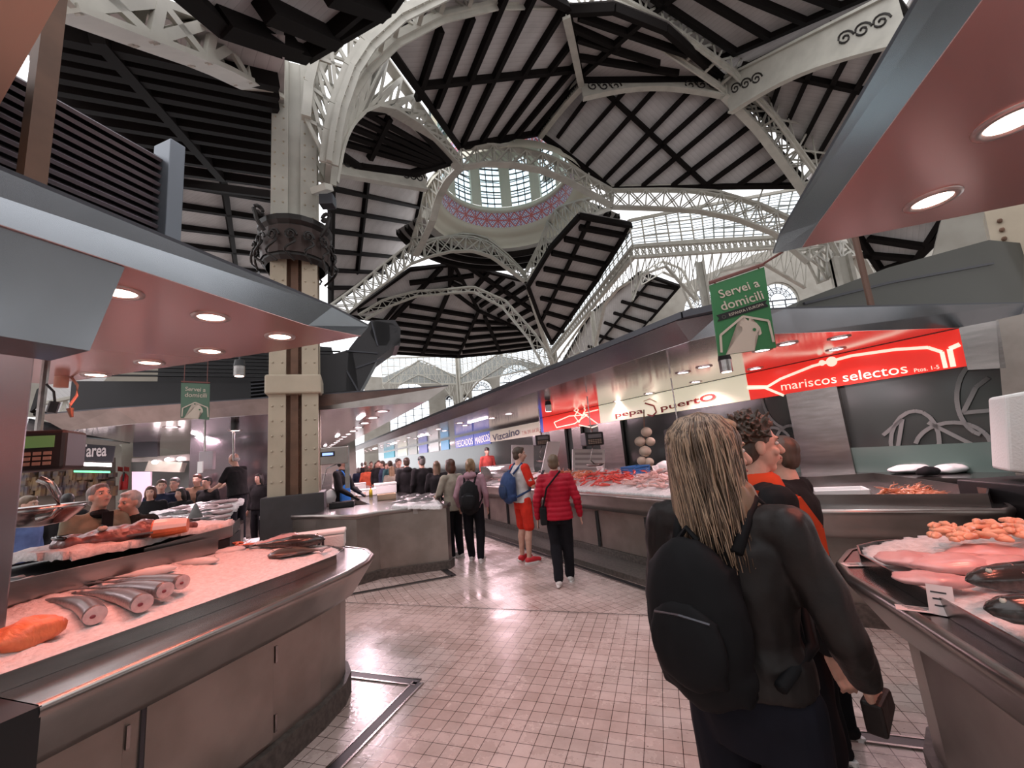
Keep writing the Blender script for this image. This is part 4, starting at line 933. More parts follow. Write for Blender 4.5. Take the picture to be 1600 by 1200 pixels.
for x0, x1 in ((1237, 1316), (935, 968), (893, 905), (858, 880)):
    a0 = PP(x0, 640, *PSG); a1 = PP(x1, 625, *PSG); m_ = MB(); m_.prism([V((a0.x, a0.y, .9)), V((a1.x, a1.y, .9)), V((a1.x, a1.y, 2.22)), V((a0.x, a0.y, 2.22))], -BX*.08); m_.build('steel_pier', M['steel'], back, fix=True)
# etched swirls on the glass
m_ = MB(); PS2 = (AB(0, 7.285), BX); et = mat('etched grey line', (.16, .18, .17), .5)
def sw(pts, w=.045):
    q = on(PS2, *pts); 
    for a, b in zip(q, q[1:]): m_.bar(a, b, .012, w, up=(b-a).cross(BX))
def arc(cx, cy, rx, ry, a0, a1, n=12): return [(cx+rx*cos(radians(a0+(a1-a0)*i/n)), cy-ry*sin(radians(a0+(a1-a0)*i/n))) for i in range(n+1)]
sw(arc(1430, 690, 38, 48, 200, -20)); sw(arc(1490, 700, 60, 40, 170, 10)); sw([(1450, 660), (1540, 705)]); sw(arc(1540, 620, 45, 60, 110, 260)); sw([(1505, 645), (1560, 640)]); sw([(1505, 645), (1525, 605), (1545, 590)]); sw([(1465, 700), (1470, 720)])
sw([(1380, 680), (1410, 655), (1400, 720)]); sw(arc(1235, 610, 45, 60, 180, 260)); sw(arc(1205, 690, 30, 22, 20, 200)); sw(arc(1235, 690, 22, 25, 160, -40)); sw(arc(1225, 715, 30, 18, 200, 340))
m_.build('etched_swirls', et, back)
# splash shelf behind the right end of the counter
t = thing('back_counter', 'steel back counter with cloths below the etched glass wall', 'counter', AB(4, 6.9))
bc0, bc1 = PZ(1335, 742, .95), PZ(1590, 742, .95)
m_ = MB(); m_.prism([AB(1.3, 6.55, .9), AB(12, 6.55, .9), AB(12, 7.28, .9), AB(1.3, 7.28, .9)], Z3*.05); m_.build('worktop', M['steel'], t, fix=True)
m_ = MB(); m_.prism([AB(1.3, 6.6, 0), AB(12, 6.6, 0), AB(12, 7.28, 0), AB(1.3, 7.28, 0)], Z3*.9); m_.build('body', M['dark_steel'], t, fix=True)
m_ = MB(); m_.prism([AB(1.6, 7.24, .95), AB(4.0, 7.24, .95), AB(4.0, 7.24, 1.3), AB(1.6, 7.24, 1.3)], -BX*.02); m_.build('splash_panel', mat('green glass splashback', (.10, .16, .14), .15, coat=.4), t, fix=True)
# soffit, front trim
cb = [AB(42, 3.92, 2.7), AB(3.0, 3.9, 2.7), V((.72, 4.80, 2.7)), V((1.62, 5.33, 2.7)), V((4.5, 7.0, 2.7)), AB(1.2, 8.3, 2.7), AB(42, 8.3, 2.7)]
ct = [AB(42, 3.72, 2.92), AB(3.0, 3.72, 2.92), V((.80, 4.72, 2.92)), V((1.50, 5.14, 2.95)), V((4.55, 6.86, 2.95)), AB(1.2, 8.3, 2.95), AB(42, 8.3, 2.95)]
rcan = canopy('long mirror-bottomed canopy above the right-hand seafood stalls', cb, ct, 'mirror')
m_ = MB(); m_.path([AB(42, 3.74, 2.96), AB(2.9, 3.74, 2.96), V((.85, 4.62, 2.96))], .08, .07); m_.build('dark_rail', M['dark_steel'], rcan)
m_ = MB(); m_.path([AB(42, 3.9, 3.04), AB(2.9, 3.9, 3.04)], .03, .03)
for k in range(24): a_ = 3+k*1.6; m_.bar(AB(a_, 3.9, 2.94), AB(a_, 3.9, 3.05), .03, .03)
m_.build('top_railing', M['dark_steel'], rcan)
# superstructure on top of the right canopy
t = thing('duct_housing', 'big sloping dark grey duct housing on top of the right-hand canopy', 'duct', V((3.5, 7.2, 3)))
pdh = (V((1.6, 5.75, 0)), V((.5, -.866, 0)))
m_ = MB(); m_.prism(on(pdh, (1235, 492), (1250, 470), (1388, 418), (1545, 375), (1600, 380), (1600, 480), (1400, 482)), V((-.5, .866, 0))*1.2); m_.build('casing', mat('olive grey sheet', (.10, .10, .09), .5, .5), t, fix=True)
m_ = MB(); q = on(pdh, (1255, 475), (1390, 442), (1550, 412)); m_.path([p-V((-.5, .866, 0))*.01 for p in q], .03, .03); m_.build('seam', M['dark_steel'], t)
q = PP(1350, 430, pdh[0]-V((-.5, .866, 0))*.4, pdh[1]); m_ = MB(); m_.tube([V((q.x, q.y, 2.95)), V((q.x, q.y, 4.3))], .035, 8); tag(m_.build('rusty_pole', mat('dark rust', (.12, .06, .04), .6)), 'rust brown pole rising from the right canopy in front of the duct housing', 'pole')
# right end bulkhead, pillar, foam box
pe = PD(1530, 560, 7.2)
t = thing('stall_end_frame', 'steel end bulkhead to the right of the red lit sign', 'bulkhead', pe)
pv = vplane(pe, 122)
m_ = MB(); m_.prism(on(pv, (1498, 512), (1560, 500), (1572, 575), (1512, 578)), (pv[1] if pv[1].y > 0 else -pv[1])*.3); m_.build('panel', M['steel'], t, fix=True)
m_ = MB(); m_.prism(on(pv, (1556, 500), (1600, 490), (1660, 760), (1590, 760), (1568, 640)), (pv[1] if pv[1].y > 0 else -pv[1])*.3); m_.build('side_post', M['steel_body'], t, fix=True)
pe = PD(1580, 450, 9.6); pv = vplane(pe, 118); nb = (pv[1] if pv[1].y > 0 else -pv[1])
t = thing('riveted_column', 'riveted iron column half hidden at the right edge of the picture', 'column', (pe.x, pe.y, 0))
m_ = MB(); m_.prism(on(pv, (1538, 330), (1640, 300), (1640, 610), (1592, 600), (1575, 500)), nb*.5); m_.build('shaft', M['iron_col'], t, fix=True)
m_ = MB(); m_.prism([p-nb*.04 for p in on(pv, (1572, 455), (1640, 450), (1640, 475), (1578, 478))], nb*.1); m_.build('clamp_band', M['iron_col'], t, fix=True)
m_ = MB()
for k in range(9): m_.ell(PP(1562+k*3.5, 345+k*14, pv[0]-nb*.02, pv[1]), .035, .035, .035, 6, 4)
m_.build('rivets', M['rust'], t)
pv = vplane(PD(1585, 680, 5.0), 105); nb = (pv[1] if pv[1].y > 0 else -pv[1])
m_ = MB(); m_.prism(on(pv, (1570, 618), (1640, 605), (1640, 745), (1577, 737)), nb*.35); tag(m_.build('foam_box', M['foam'], fix=True, bevel=.02), 'white polystyrene box standing upright at the right edge', 'box')
q = PD(1590, 770, 4.9); m_ = MB(); m_.box((q.x+.42, q.y+.1, .55), (.9, .9, 1.1), .2); tag(m_.build('dark_cabinet', M['black'], bevel=.01), 'dark cabinet under the white box at the right edge', 'cabinet')
# ---------------- signs
def fit(txt, pL, pR, h, plane, m, par, z_up=Z3, bold=0, name='lettering', nrm=None, off=.012, space=1.0, sk=0):
    a, b = PP(*pL, *plane), PP(*pR, *plane); n = plane[1]
    if n.dot(CAMP-a) < 0: n = -n
    me = text_mesh(txt, 1.0, depth=.0, bold=bold, space=space); xs = [v.co.x for v in me.vertices]; ys = [v.co.y for v in me.vertices]
    me.materials.clear(); me.materials.append(m)
    w = max(xs)-min(xs); hh = max(ys)-min(ys); cx = (max(xs)+min(xs))/2; cy = (max(ys)+min(ys))/2
    mw = frame((a+b)/2+n*off, (b-a), Z3-(b-a).normalized()*Z3.dot((b-a).normalized()))
    me.transform(mw @ Matrix.Diagonal(((b-a).length/w, h/hh, 1, 1)) @ Matrix.Translation((-cx, -cy, 0)))
    o = bpy.data.objects.new(name, me); COL.objects.link(o); o.parent = par; o.matrix_parent_inverse = par.matrix_basis.inverted(); return o
sred = mat('red lit sign face', (.72, .03, .02), .3, emit=(.80, .03, .02), es=.62)
scream = mat('cream lit sign face', (.9, .86, .66), .3, emit=(1, .93, .70), es=.42)
swhite = mat('cream sign lettering', (.95, .88, .75), .4, emit=(1, .86, .68), es=.7)
sdred = mat('dark red lettering', (.35, .03, .03), .4)
sblue = mat('blue lit sign face', (.03, .06, .35), .3, emit=(.04, .09, .5), es=.5)
def signbox(label, x0, x1, m, zlo=2.22, zhi=2.69, dep=.10):
    a, b = PP(*x0, *PSG), PP(*x1, *PSG); t = thing('lit_sign', label, 'sign', (a.x, a.y, zlo))
    mb = MB(); mb.prism([V((a.x, a.y, zlo)), V((b.x, b.y, zlo)), V((b.x, b.y, zhi)), V((a.x, a.y, zhi))], BX*-0+(-BX)*dep*0+BX*.02); mb.build('face', m, t, fix=True)
    return t
PSI = (AB(0, 7.25), BX)
def stroke(par, pts, w, m, nm='swoosh'):
    mb = MB(); q = [p-BX*.008 for p in on(PSI, *pts)]
    for a, b in zip(q, q[1:]): mb.bar(a, b, .01, w, up=(b-a).cross(BX))
    return mb.build(nm, m, par)
t = signbox('bright red lit sign reading mariscos selectos', (1168, 600), (1509, 545), sred)
fit('mariscos selectos', (1221, 604), (1418, 575), .135, PSI, swhite, t)
fit('Ptos. 1-5', (1429, 579), (1468, 573), .05, PSI, swhite, t)
stroke(t, [(1168, 604), (1200, 604), (1220, 592), (1270, 572), (1330, 556), (1400, 546), (1450, 543), (1472, 550), (1478, 575)], .04, swhite)
stroke(t, [(1168, 607), (1196, 606), (1225, 618)], .04, swhite)
stroke(t, [(1490, 573), (1484, 545), (1500, 538)], .05, swhite)
for (cx, cy, r_) in ((1300, 565, .075), (1285, 567, .045)):
    m_ = MB(); c = PP(cx, cy, *PSI)-BX*.014; m_.add([c]+[c+AX*(r_*cos(k*pi/8))+Z3*(r_*sin(k*pi/8)) for k in range(16)], [(0, k+1, (k+1) % 16+1) for k in range(16)]); m_.build('dot', swhite, t)
t = signbox('cream lit sign reading pepa puerto in dark red', (936, 640), (1168, 600), scream)
fit('pepa', (962, 651), (1006, 644), .13, PSI, sdred, t, bold=.02); fit('puertO', (1033, 639), (1119, 620), .17, PSI, sdred, t, bold=.02)
stroke(t, [(1008, 630), (1022, 634), (1026, 644), (1020, 650), (1012, 648)], .035, sdred, 'prawn_mark'); stroke(t, [(1006, 627), (1016, 623), (1026, 628)], .012, sdred, 'prawn_feeler')
t = signbox('red lit sign with cream leaf outlines left of the pepa puerto sign', (848, 658), (936, 640), sred)
for P_ in ([(866, 660), (890, 650), (918, 648), (898, 662), (870, 668), (866, 660)], [(905, 660), (915, 640), (908, 634), (898, 650), (905, 660)], [(935, 640), (912, 646), (934, 662)], [(868, 640), (880, 634), (895, 640), (912, 650)], [(905, 664), (925, 668), (934, 665)]): stroke(t, P_, .03, swhite, 'leaf_outline')
t = signbox('pale sign with dark lettering Vizcaino further down the stall row', (766, 690), (843, 668), mat('dull cream sign', (.55, .52, .45), .5, emit=(.7, .62, .5), es=.3), 2.15, 2.6)
fit('Vizcaino', (770, 685), (812, 673), .28, PSI, mat('navy lettering', (.03, .03, .09), .5), t, bold=.02); fit('T.96 391 64 58', (816, 677), (842, 671), .13, PSI, mat('dull red lettering', (.5, .1, .06), .5), t)
t = signbox('blue sign reading pescados at the far left of the sign row', (712, 700), (740, 694), sblue, 2.1, 2.62); fit('PESCADOS', (714, 694), (739, 689), .3, PSI, swhite, t)
t = signbox('blue sign reading mariscos beside the Vizcaino sign', (741, 694), (766, 689), sblue, 2.1, 2.62); fit('MARISCOS', (743, 689), (765, 683), .3, PSI, swhite, t)
t = signbox('narrow deep blue sign with a curved mark between the pale and red signs', (844, 668), (849, 667), sblue)
for k, (x0, x1, c) in enumerate(((690, 702, (.1, .3, .5)), (672, 686, (.5, .5, .5)), (655, 668, (.12, .15, .4)), (640, 652, (.3, .32, .3)), (622, 636, (.6, .6, .5)), (600, 616, (.05, .3, .4)))):
    a, b = PP(x0, 715, *PSG), PP(x1, 713, *PSG)
    t = signbox(('small lit stall sign far down the right-hand row, number %s from the picture centre' % ('one two three four five six'.split()[k])) if 0 else ['pale teal stall sign just left of the blue pescados sign', 'grey stall sign in the distant right-hand row', 'dark blue stall sign in the distant right-hand row', 'dull grey-green stall sign further down the right-hand row', 'pale yellowish stall sign near the far end of the right-hand row', 'teal stall sign at the far end of the right-hand row'][k], (x0, 715), (x1, 713), mat('far sign %d' % k, c, .4, emit=c, es=.8), 2.1, 2.6)
# lamps in the long soffit
rowA = [(1311, 528), (1230, 537), (1191, 547), (1100, 573), (1067, 582)]; rowB = [(1306, 546), (1180, 576), (1087, 597), (1014, 615), (965, 627)]
nm_ = ['nearest', 'second', 'third', 'fourth', 'fifth']
for i, p in enumerate(rowA): downlight(PZ(*p, 2.698), 'flush lamp in the mirrored right canopy, %s in the aisle-side row' % nm_[i], False, 100 if i % 2 == 0 else 8, .085, spot=i % 2 == 0)
for i, p in enumerate(rowB): downlight(PZ(*p, 2.698), 'flush lamp in the mirrored right canopy, %s in the sign-side row' % nm_[i], False, 110, .085, spot=i in (0, 2, 4))
proto_l = downlight(AB(10, 5.2, 2.698), 'one of the small distant flush lamps receding down the right canopy', False, 0, .10, 'distant lamps of the right canopy', spot=False)
for k in range(26):
    if k: copy_tree(proto_l, None, AB(10+k*1.1, 5.2 if k % 2 else 4.6, 2.698))
for k in range(5):
    l = bpy.data.lights.new('stall_light', 'AREA'); l.shape = 'RECTANGLE'; l.size = .25; l.size_y = 4.5; l.energy = 200; l.color = (1, .68, .76)
    o = bpy.data.objects.new('stall_light', l); COL.objects.link(o); o.location = AB(11.5+k*6, 4.9, 2.67); o.rotation_euler = (0, 0, TA)
    st = MB(); c_ = AB(11.5+k*6, 4.9, 2.685); st.bar(c_-AX*.7, c_+AX*.7, .08, .02); tag(st.build('strip_lamp', M['lens_w']), 'slim lit strip lamp under the long right canopy, bay %s from the red signs' % nm_[k], 'lamp')
for (px, py, d_, lab) in ((1134, 572, 5.4, 'small black and steel spotlight hanging under the green sign'), (857, 638, 9.0, 'small spotlight hanging beside the red leaf sign'), (374, 580, 6.8, 'grey cylindrical spotlight hanging at the back edge of the left canopy'), (367, 667, 9.3, 'black spotlight with lit face above the vendor in the black polo shirt')):
    c = PD(px, py, d_); t = thing('spotlight', lab, 'lamp', c)
    m_ = MB(); m_.tube([c+V((0, 0, -.07)), c+V((0, 0, .08))], [.07, .07], 16); m_.build('can', M['steel'] if 'black s' not in lab else M['black'], t, smooth=False)
    m_ = MB(); m_.tube([c+V((0, 0, .07)), c+V((0, 0, .16))], [.075, .06], 16); m_.build('cap', M['black'], t)
    m_ = MB(); m_.lathe([(.001, -.075), (.055, -.073)], c, 16); m_.build('lens', M['lens'], t)
    m_ = MB(); m_.tube([c+V((0, 0, .15)), c+V((0, 0, .30))], .012, 6); m_.build('stem', M['dark_steel'], t)
for (px, py, d_, s_, lab) in ((1062, 682, 7.4, .95, 'dark hanging scale in front of the sign end, beside the blonde woman'), (925, 686, 8.6, .95, 'dark hanging scale above the woman in the red jacket'), (846, 688, 10.2, .9, 'dark hanging scale above the man with the blue backpack')):
    scale(lab, PD(px, py, d_), radians(33), s_*1.15, pole=2.66-PD(px, py, d_).z)
# ---------------- green hanging signs
gm = mat('matt green sign sheet', (.035, .17, .06), .55); gp = mat('pale parrot mark', (.55, .46, .38), .6); gb = mat('black ribbon', (.01, .01, .01), .6)
def green_sign(label, TL, TR, BR, BL, dist, az, full=True, gm_=None):
    p = (PD((TL[0]+BR[0])/2, (TL[1]+BR[1])/2, dist)); pv = vplane(p, az); n = pv[1] if pv[1].dot(CAMP-p) > 0 else -pv[1]
    t = thing('hanging_sign', label, 'sign', p); m_ = MB(); m_.prism(on(pv, TL, TR, BR, BL), -n*.015); m_.build('board', gm_ or gm, t, fix=True)
    def im(u, v):     # u right, v down in 0..1
        a = lerp2(TL, TR, u); b = lerp2(BL, BR, u); return lerp2(a, b, v)
    ht = (PP(*TL, *pv)-PP(*BL, *pv)).length
    pl_ = (p+n*.003, pv[1])
    fit('Servei a', im(.14 if full else .15, .165), im(.86, .165 if full else .17), ht*.12, pl_, gp, t, bold=.01, off=.004)
    fit('domicili', im(.14, .335), im(.90, .325), ht*.125, pl_, gp, t, bold=.01, off=.004)
    if full:
        m_ = MB(); m_.prism([q+n*.004 for q in on(pv, im(.04, .435), im(.96, .405), im(.92, .44), im(.97, .485), im(.05, .525), im(.09, .48))], n*.002); m_.build('ribbon', gb, t)
        fit('ESPANYA I EUROPA', im(.26, .476), im(.88, .447), ht*.038, pl_, gp, t, off=.012)
        fit('O', im(.13, .485), im(.20, .482), ht*.05, pl_, mat('dim ring', (.1, .09, .08), .6), t, off=.012)
    m_ = MB(); hs = [im(*q)for q in ((.05, .96), (.07, .72), (.5, .535), (.93, .66), (.96, .93))]; q = [x+n*.006 for x in on(pv, *hs)]
    for a, b in zip(q, q[1:]): m_.bar(a, b, .004, ht*.03, up=(b-a).cross(n))
    m_.build('house_outline', gp, t)
    bird = [(.12, 1.0), (.22, .90), (.36, .80), (.46, .71), (.46, .67), (.38, .61), (.45, .635), (.44, .57), (.51, .62), (.52, .55), (.58, .61), (.62, .56), (.63, .62), (.72, .66), (.77, .72), (.78, .80), (.74, .82), (.70, .79), (.66, .83), (.64, .88), (.62, 1.0)]
    bm = bmesh.new(); vs = [bm.verts.new(x+n*.007) for x in on(pv, *[im(*b) for b in bird])]; f = bm.faces.new(vs); bmesh.ops.triangulate(bm, faces=[f]); me = bpy.data.meshes.new('bird_mark'); bm.to_mesh(me); bm.free(); me.materials.append(gp)
    o = bpy.data.objects.new('bird_mark', me); COL.objects.link(o); o.parent = t; o.matrix_parent_inverse = t.matrix_basis.inverted()
    c = PP(*im(.66, .735), *pv)+n*.010; m_ = MB(); m_.tube([c+Z3*.0, c+n*.002], [ht*.022]*2, 12); m_.build('bird_eye', gm, t)
    m_ = MB(); a, b = PP(*TL, *pv), PP(*TR, *pv); 
    for q in (a.lerp(b, .1), a.lerp(b, .9)): m_.tube([q, q+Z3*(.03 if full else .7)], .006, 5)
    if full: m_.tube([a+Z3*.03, b+Z3*.03, b+Z3*.06+V((.12, -.1, 0)), V((1.05, 3.3, 2.97))], .010, 6)
    m_.bar(a+Z3*.02, b+Z3*.02, .02, .02); m_.build('hanger', mat('dark red rod', (.15, .05, .04), .5), t)
    return t
green_sign('large green hanging sign with a pale parrot, reading Servei a domicili, on the right', (1109, 446), (1194, 417), (1213, 543), (1123, 556), 3.9, 75)
green_sign('smaller green hanging sign reading Servei a domicili, left of the riveted column', (283, 598), (328, 600), (327, 656), (282, 653), 8.2, 40, full=False, gm_=mat('faded green sign sheet', (.09, .16, .11), .6))
green_sign('tiny pale blue hanging sign far at left over the lower stall', (219, 692), (231, 694), (231, 716), (219, 714), 16, 35, full=False, gm_=mat('pale blue sign sheet', (.16, .22, .26), .6))
# ---------------- middle island: column side counter block and canopy
ip = [AB(8.4, -.5), AB(7.35, .3), AB(6.55, .80), AB(6.66, 1.14), AB(6.38, 2.10), AB(6.5, 2.2), AB(38, 2.45)]
mc = counter('grey steel counter block at the end of the middle stall island', [(p.x, p.y) for p in ip], [(0, .96), (.01, .955), (.01, .90), (-.01, .89)], [(-.01, .9), (-.015, .12)], [(-.015, .125), (.02, .12), (.02, 0)], deck=False)
m_ = MB(); m_.prism([p+Z3*.94 for p in [AB(8.4, -.5), AB(7.35, .3), AB(6.55, .80), AB(6.66, 1.14), AB(6.38, 2.10), AB(6.5, 2.2), AB(38, 2.45), AB(38, 1.2), AB(7.9, 1.2), AB(8.4, .6)]], Z3*.02); m_.build('deck', M['steel'], mc, fix=True)
m_ = MB(); pf = (AB(6.65, 1.14), (AB(6.38, 2.10)-AB(6.66, 1.14)).cross(Z3).normalized()); q = on((pf[0]-AX*.03, pf[1]), (645, 795), (652, 795), (653, 803), (646, 803)); m_.prism(q, AX*.004); m_.build('sticker', mat('grey sticker', (.4, .38, .36), .6), mc, fix=True)
bb = [AB(10.2, -3.6), AB(9.4, -2.4), AB(8.5, -.2), AB(7.39, 2.15), AB(40, 2.35), AB(40, -3.6)]
tt = [AB(10.0, -3.9), AB(9.35, -2.7), AB(8.4, -.3), AB(7.25, 2.55), AB(40, 2.6), AB(40, -3.9)]
icn = canopy('mirror-bottomed canopy over the middle stall island behind the riveted column', [p+Z3*2.7 for p in bb], [p+Z3*2.97 for p in tt], 'mirror', 'steel_apron')
proto_m = downlight(AB(8.6, 1.6, 2.698), 'one of the flush lamps in the mirrored middle canopy', False, 0, .10, 'flush lamps of the middle canopy', spot=False)
for k in range(1, 16): copy_tree(proto_m, None, AB(8.6+k*1.2, 1.6, 2.698))
for k in range(10): copy_tree(proto_m, None, AB(10.2+k*1.3, -1.2 if k % 2 else -2.1, 2.698))
for k, (a_, b_) in enumerate(((9.5, 1.3), (15, 1.3), (12, -2.0), (21, 1.3))):
    l = bpy.data.lights.new('stall_light', 'AREA'); l.shape = 'RECTANGLE'; l.size = .25; l.size_y = 3; l.energy = 130; l.color = (1, .72, .80)
    o = bpy.data.objects.new('stall_light', l); COL.objects.link(o); o.location = AB(a_, b_, 2.67); o.rotation_euler = (0, 0, TA)
    st = MB(); c_ = AB(a_, b_, 2.685); st.bar(c_-AX*.4, c_+AX*.4, .08, .02); tag(st.build('strip_lamp', M['lens_w']), ['slim lit strip lamp in the middle canopy just right of the column', 'slim lit strip lamp further down the middle canopy', 'slim lit strip lamp in the middle canopy left of the column', 'farthest slim strip lamp of the middle canopy'][k], 'lamp')
# island interior: posts, back cabinets with bottles glimpsed
t = thing('stall_partition', 'reflective steel and glass partition behind the riveted column', 'partition', AB(11, 0))
m_ = MB(); m_.prism([AB(12.5, -2.2, .9), AB(12.5, .6, .9), AB(12.5, .6, 2.7), AB(12.5, -2.2, 2.7)], AX*.05); m_.build('panel', mat('dark mirror', (.25, .22, .24), .12, .9), t, fix=True)
m_ = MB(); m_.prism([AB(13.5, -2.2, 0), AB(13.5, 1.0, 0), AB(13.5, 1.0, 1.5), AB(13.5, -2.2, 1.5)], AX*.05); m_.build('cabinet', M['steel'], t, fix=True)
for (px, y0, y1, d_, lab) in ((320, 655, 735, 9.6, 'slim pole under the middle canopy, left one by the white machine'), (365, 670, 720, 9.4, 'slim pole above the vendor in the black polo shirt')):
    m_ = MB(); m_.tube([PD(px, y0, d_), PD(px, y1, d_)], .02, 8); tag(m_.build('pole', M['steel']), lab, 'pole')
m_ = MB(); m_.box(PD(324, 720, 9.5), (.22, .18, .34), .7); o = m_.build('scale_head', mat('pale mauve plastic', (.45, .40, .43), .5), bevel=.02); tag(o, 'pale mauve scale housing on the slim pole left of the vendor', 'scale'); o.name = 'weighing_scale'
m_ = MB(); m_.box((0, 0, 0), (.12, .02, .2)); o = m_.build('price_card', M['white']); o.location = PD(313, 730, 9.3); tag(o, 'white price card hanging beside the pale scale housing', 'card')
# till display on post right of the column
c = PD(522, 712, 7.6); t = thing('till_display', 'grey weighing till with small blue display right of the riveted column', 'till', c, radians(45))
m_ = MB(); m_.box((0, 0, 0), (.42, .16, .28)); local_build(m_, 'housing', M['steel_apron'], t, bevel=.01)
m_ = MB(); m_.box((-.10, -.082, .03), (.22, .01, .08)); local_build(m_, 'bezel', M['black'], t)
m_ = MB(); m_.box((-.10, -.088, .03), (.16, .01, .04)); local_build(m_, 'screen', mat('blue lit screen', (.2, .3, .9), .3, emit=(.35, .5, 1), es=1.2), t)
m_ = MB(); m_.box((.20, 0, -.2), (.07, .07, .7)); local_build(m_, 'post', M['steel'], t)
m_ = MB(); m_.tube([(.05, -.02, -.14), (-.12, -.06, -.2), (-.18, -.06, -.45)], .012, 6); local_build(m_, 'hose', M['steel'], t)
# duct and black louvred plant above the middle canopy
t = thing('air_duct', 'bent dark sheet metal air duct above the middle canopy', 'duct', PD(600, 520, 9))
pv = vplane(PD(600, 540, 9.0), 50); nb = pv[1] if pv[1].y > 0 else -pv[1]; dm = mat('matt dark duct sheet', (.045, .043, .045), .45, .5)
for poly in ([(540, 612), (545, 545), (580, 500), (612, 505), (622, 512), (626, 535), (610, 545), (590, 560), (562, 612)], [(585, 500), (617, 500), (626, 514), (625, 540), (590, 540), (578, 520)], [(495, 560), (550, 545), (556, 575), (560, 610), (495, 615)]):
    m_ = MB(); m_.prism(on(pv, *poly), nb*.9); m_.build('duct_section', dm, t, fix=True)
m_ = MB()
for x0, y0, x1, y1 in ((540, 548, 590, 552), (556, 575, 600, 560), (542, 580, 560, 612), (580, 502, 590, 540)): q = on((pv[0]-nb*.01, pv[1]), (x0, y0), (x1, y1)); m_.bar(q[0], q[1], .03, .03)
m_.build('seam', M['dark_steel'], t)
for lab, poly in (('black louvred plant box left of the riveted column, above the middle canopy', [(392, 595), (428, 592), (428, 636), (392, 640)]), ('black louvred plant box just right of the riveted column', [(493, 592), (528, 592), (530, 626), (493, 630)])):
    pv = vplane(PD(poly[0][0], 610, 9.4), 45); nb = pv[1] if pv[1].y > 0 else -pv[1]; q = on(pv, *poly); t = thing('plant_box', lab, 'ventilation box', q[3])
    m_ = MB(); m_.prism(q, nb*.8); m_.build('casing', M['dark_steel'], t, fix=True)
    for k in range(8):
        a = q[0].lerp(q[3], (k+.5)/8); b = q[1].lerp(q[2], (k+.5)/8); m_ = MB(); m_.bar(a-nb*.02, b-nb*.02, .05, .012, up=(Z3+nb*.8)); m_.build('louvre_slat', M['black'], t)
# dark mass of ducting and slatted gantry between column and duct
t = thing('service_gantry', 'dark slatted service gantry above the stalls behind the riveted column', 'gantry', AB(14, 0, 3.2))
m_ = MB(); m_.prism([AB(12, -4.2, 3.05), AB(12, 1.4, 3.05), AB(30, 1.4, 3.05), AB(30, -4.2, 3.05)], Z3*.9); m_.build('ducting', dm, t, fix=True)
m_ = MB()
for k in range(9): m_.bar(AB(11.6+k*.12, -3.5, 4.0+k*.12), AB(11.6+k*.12, 1.2, 4.0+k*.12), .08, .03)
m_.build('slats', M['black'], t)
m_ = MB(); m_.prism([AB(13, -3, 3.9), AB(13, 1.3, 3.9), AB(13, 1.0, 5.2), AB(13, -3, 5.4)], AX*3); m_.build('plenum', dm, t, fix=True)
# ---------------- left background stalls
def bg_canopy(label, tip, d, under='steel_apron'): pass
pv = vplane(PD(130, 690, 11.5), 32); 
cbp = [PD(203, 691, 12.5), PD(60, 668, 9.5), PD(60, 690, 9.0)]
b0, b1 = PZ(205, 697, 2.9), PZ(55, 660, 2.9)
t0_ = [V((-9.5, 2.6, 2.75)), V((-11.8, 4.8, 2.75)), V((-16, 5.5, 2.75)), V((-16, 1.0, 2.75)), V((-9.0, .8, 2.75))]
canopy('sloping grey canopy of the stall with the white lettered sign at far left', [PZ(203, 693, 2.75), PZ(110, 702, 2.75), PZ(20, 690, 2.75), PZ(40, 672, 2.75)], [PZ(205, 689, 2.95), PZ(110, 672, 2.95), PZ(40, 660, 2.95), PZ(45, 655, 2.95)], 'mirror')
pv = vplane(PD(140, 712, 13.0), 32); t = thing('stall_sign', 'dark stall sign with white letters below the far left canopy', 'sign', PD(140, 712, 13)); nb = pv[1] if pv[1].y > 0 else -pv[1]
m_ = MB(); m_.prism(on(pv, (85, 690), (180, 697), (176, 722), (85, 718)), nb*.1); m_.build('board', M['dark_steel'], t, fix=True)
fit('Tarea', (124, 705), (167, 703), .28, pv, M['white'], t, bold=.02, off=.03)
m_ = MB(); m_.prism(on(pv, (108, 722), (174, 724), (174, 729), (108, 727)), nb*.05); tag(m_.build('strip_lamp', M['lens_w'], fix=True), 'bright strip lamp under the dark sign at far left', 'lamp')
m_ = MB(); m_.prism(on(pv, (115, 735), (172, 736), (172, 739), (115, 738)), nb*.05); tag(m_.build('strip_lamp', mat('green lit strip', (.2, .8, .4), .5, emit=(.2, .9, .45), es=1.0), fix=True), 'green glowing strip lamp in the far left stall', 'lamp')
pv = vplane(PD(140, 745, 15), 32); nb = pv[1] if pv[1].y > 0 else -pv[1]; t = thing('shop_front', 'dim glazed shop front with shelves behind the far left stall', 'shop front', PD(140, 745, 15))
m_ = MB(); m_.prism(on(pv, (-20, 715), (180, 715), (180, 850), (-20, 850)), nb*.1); m_.build('back_panel', mat('dim warm panel', (.10, .08, .06), .5), t, fix=True)
m_ = MB(); rr = random.Random(3)
for k in range(70):
    x = rr.uniform(40, 178); y = rr.choice([742, 750, 758, 767]); c = PP(x, y, pv[0]-nb*.15, pv[1]); m_.box(c, (rr.uniform(.1, .3), .1, rr.uniform(.1, .25)), radians(-58))
m_.build('shelf_goods', mat('mixed goods', (.20, .13, .06), .6, noise_=(.07, .06, .07), scale=6), t)
t['kind'] = 'thing'
pv = vplane(PD(260, 740, 14), 40); nb = pv[1] if pv[1].y > 0 else -pv[1]; t = thing('hood_stall', 'background stall with a pale extractor hood left of the vendor', 'stall', PD(260, 740, 14))
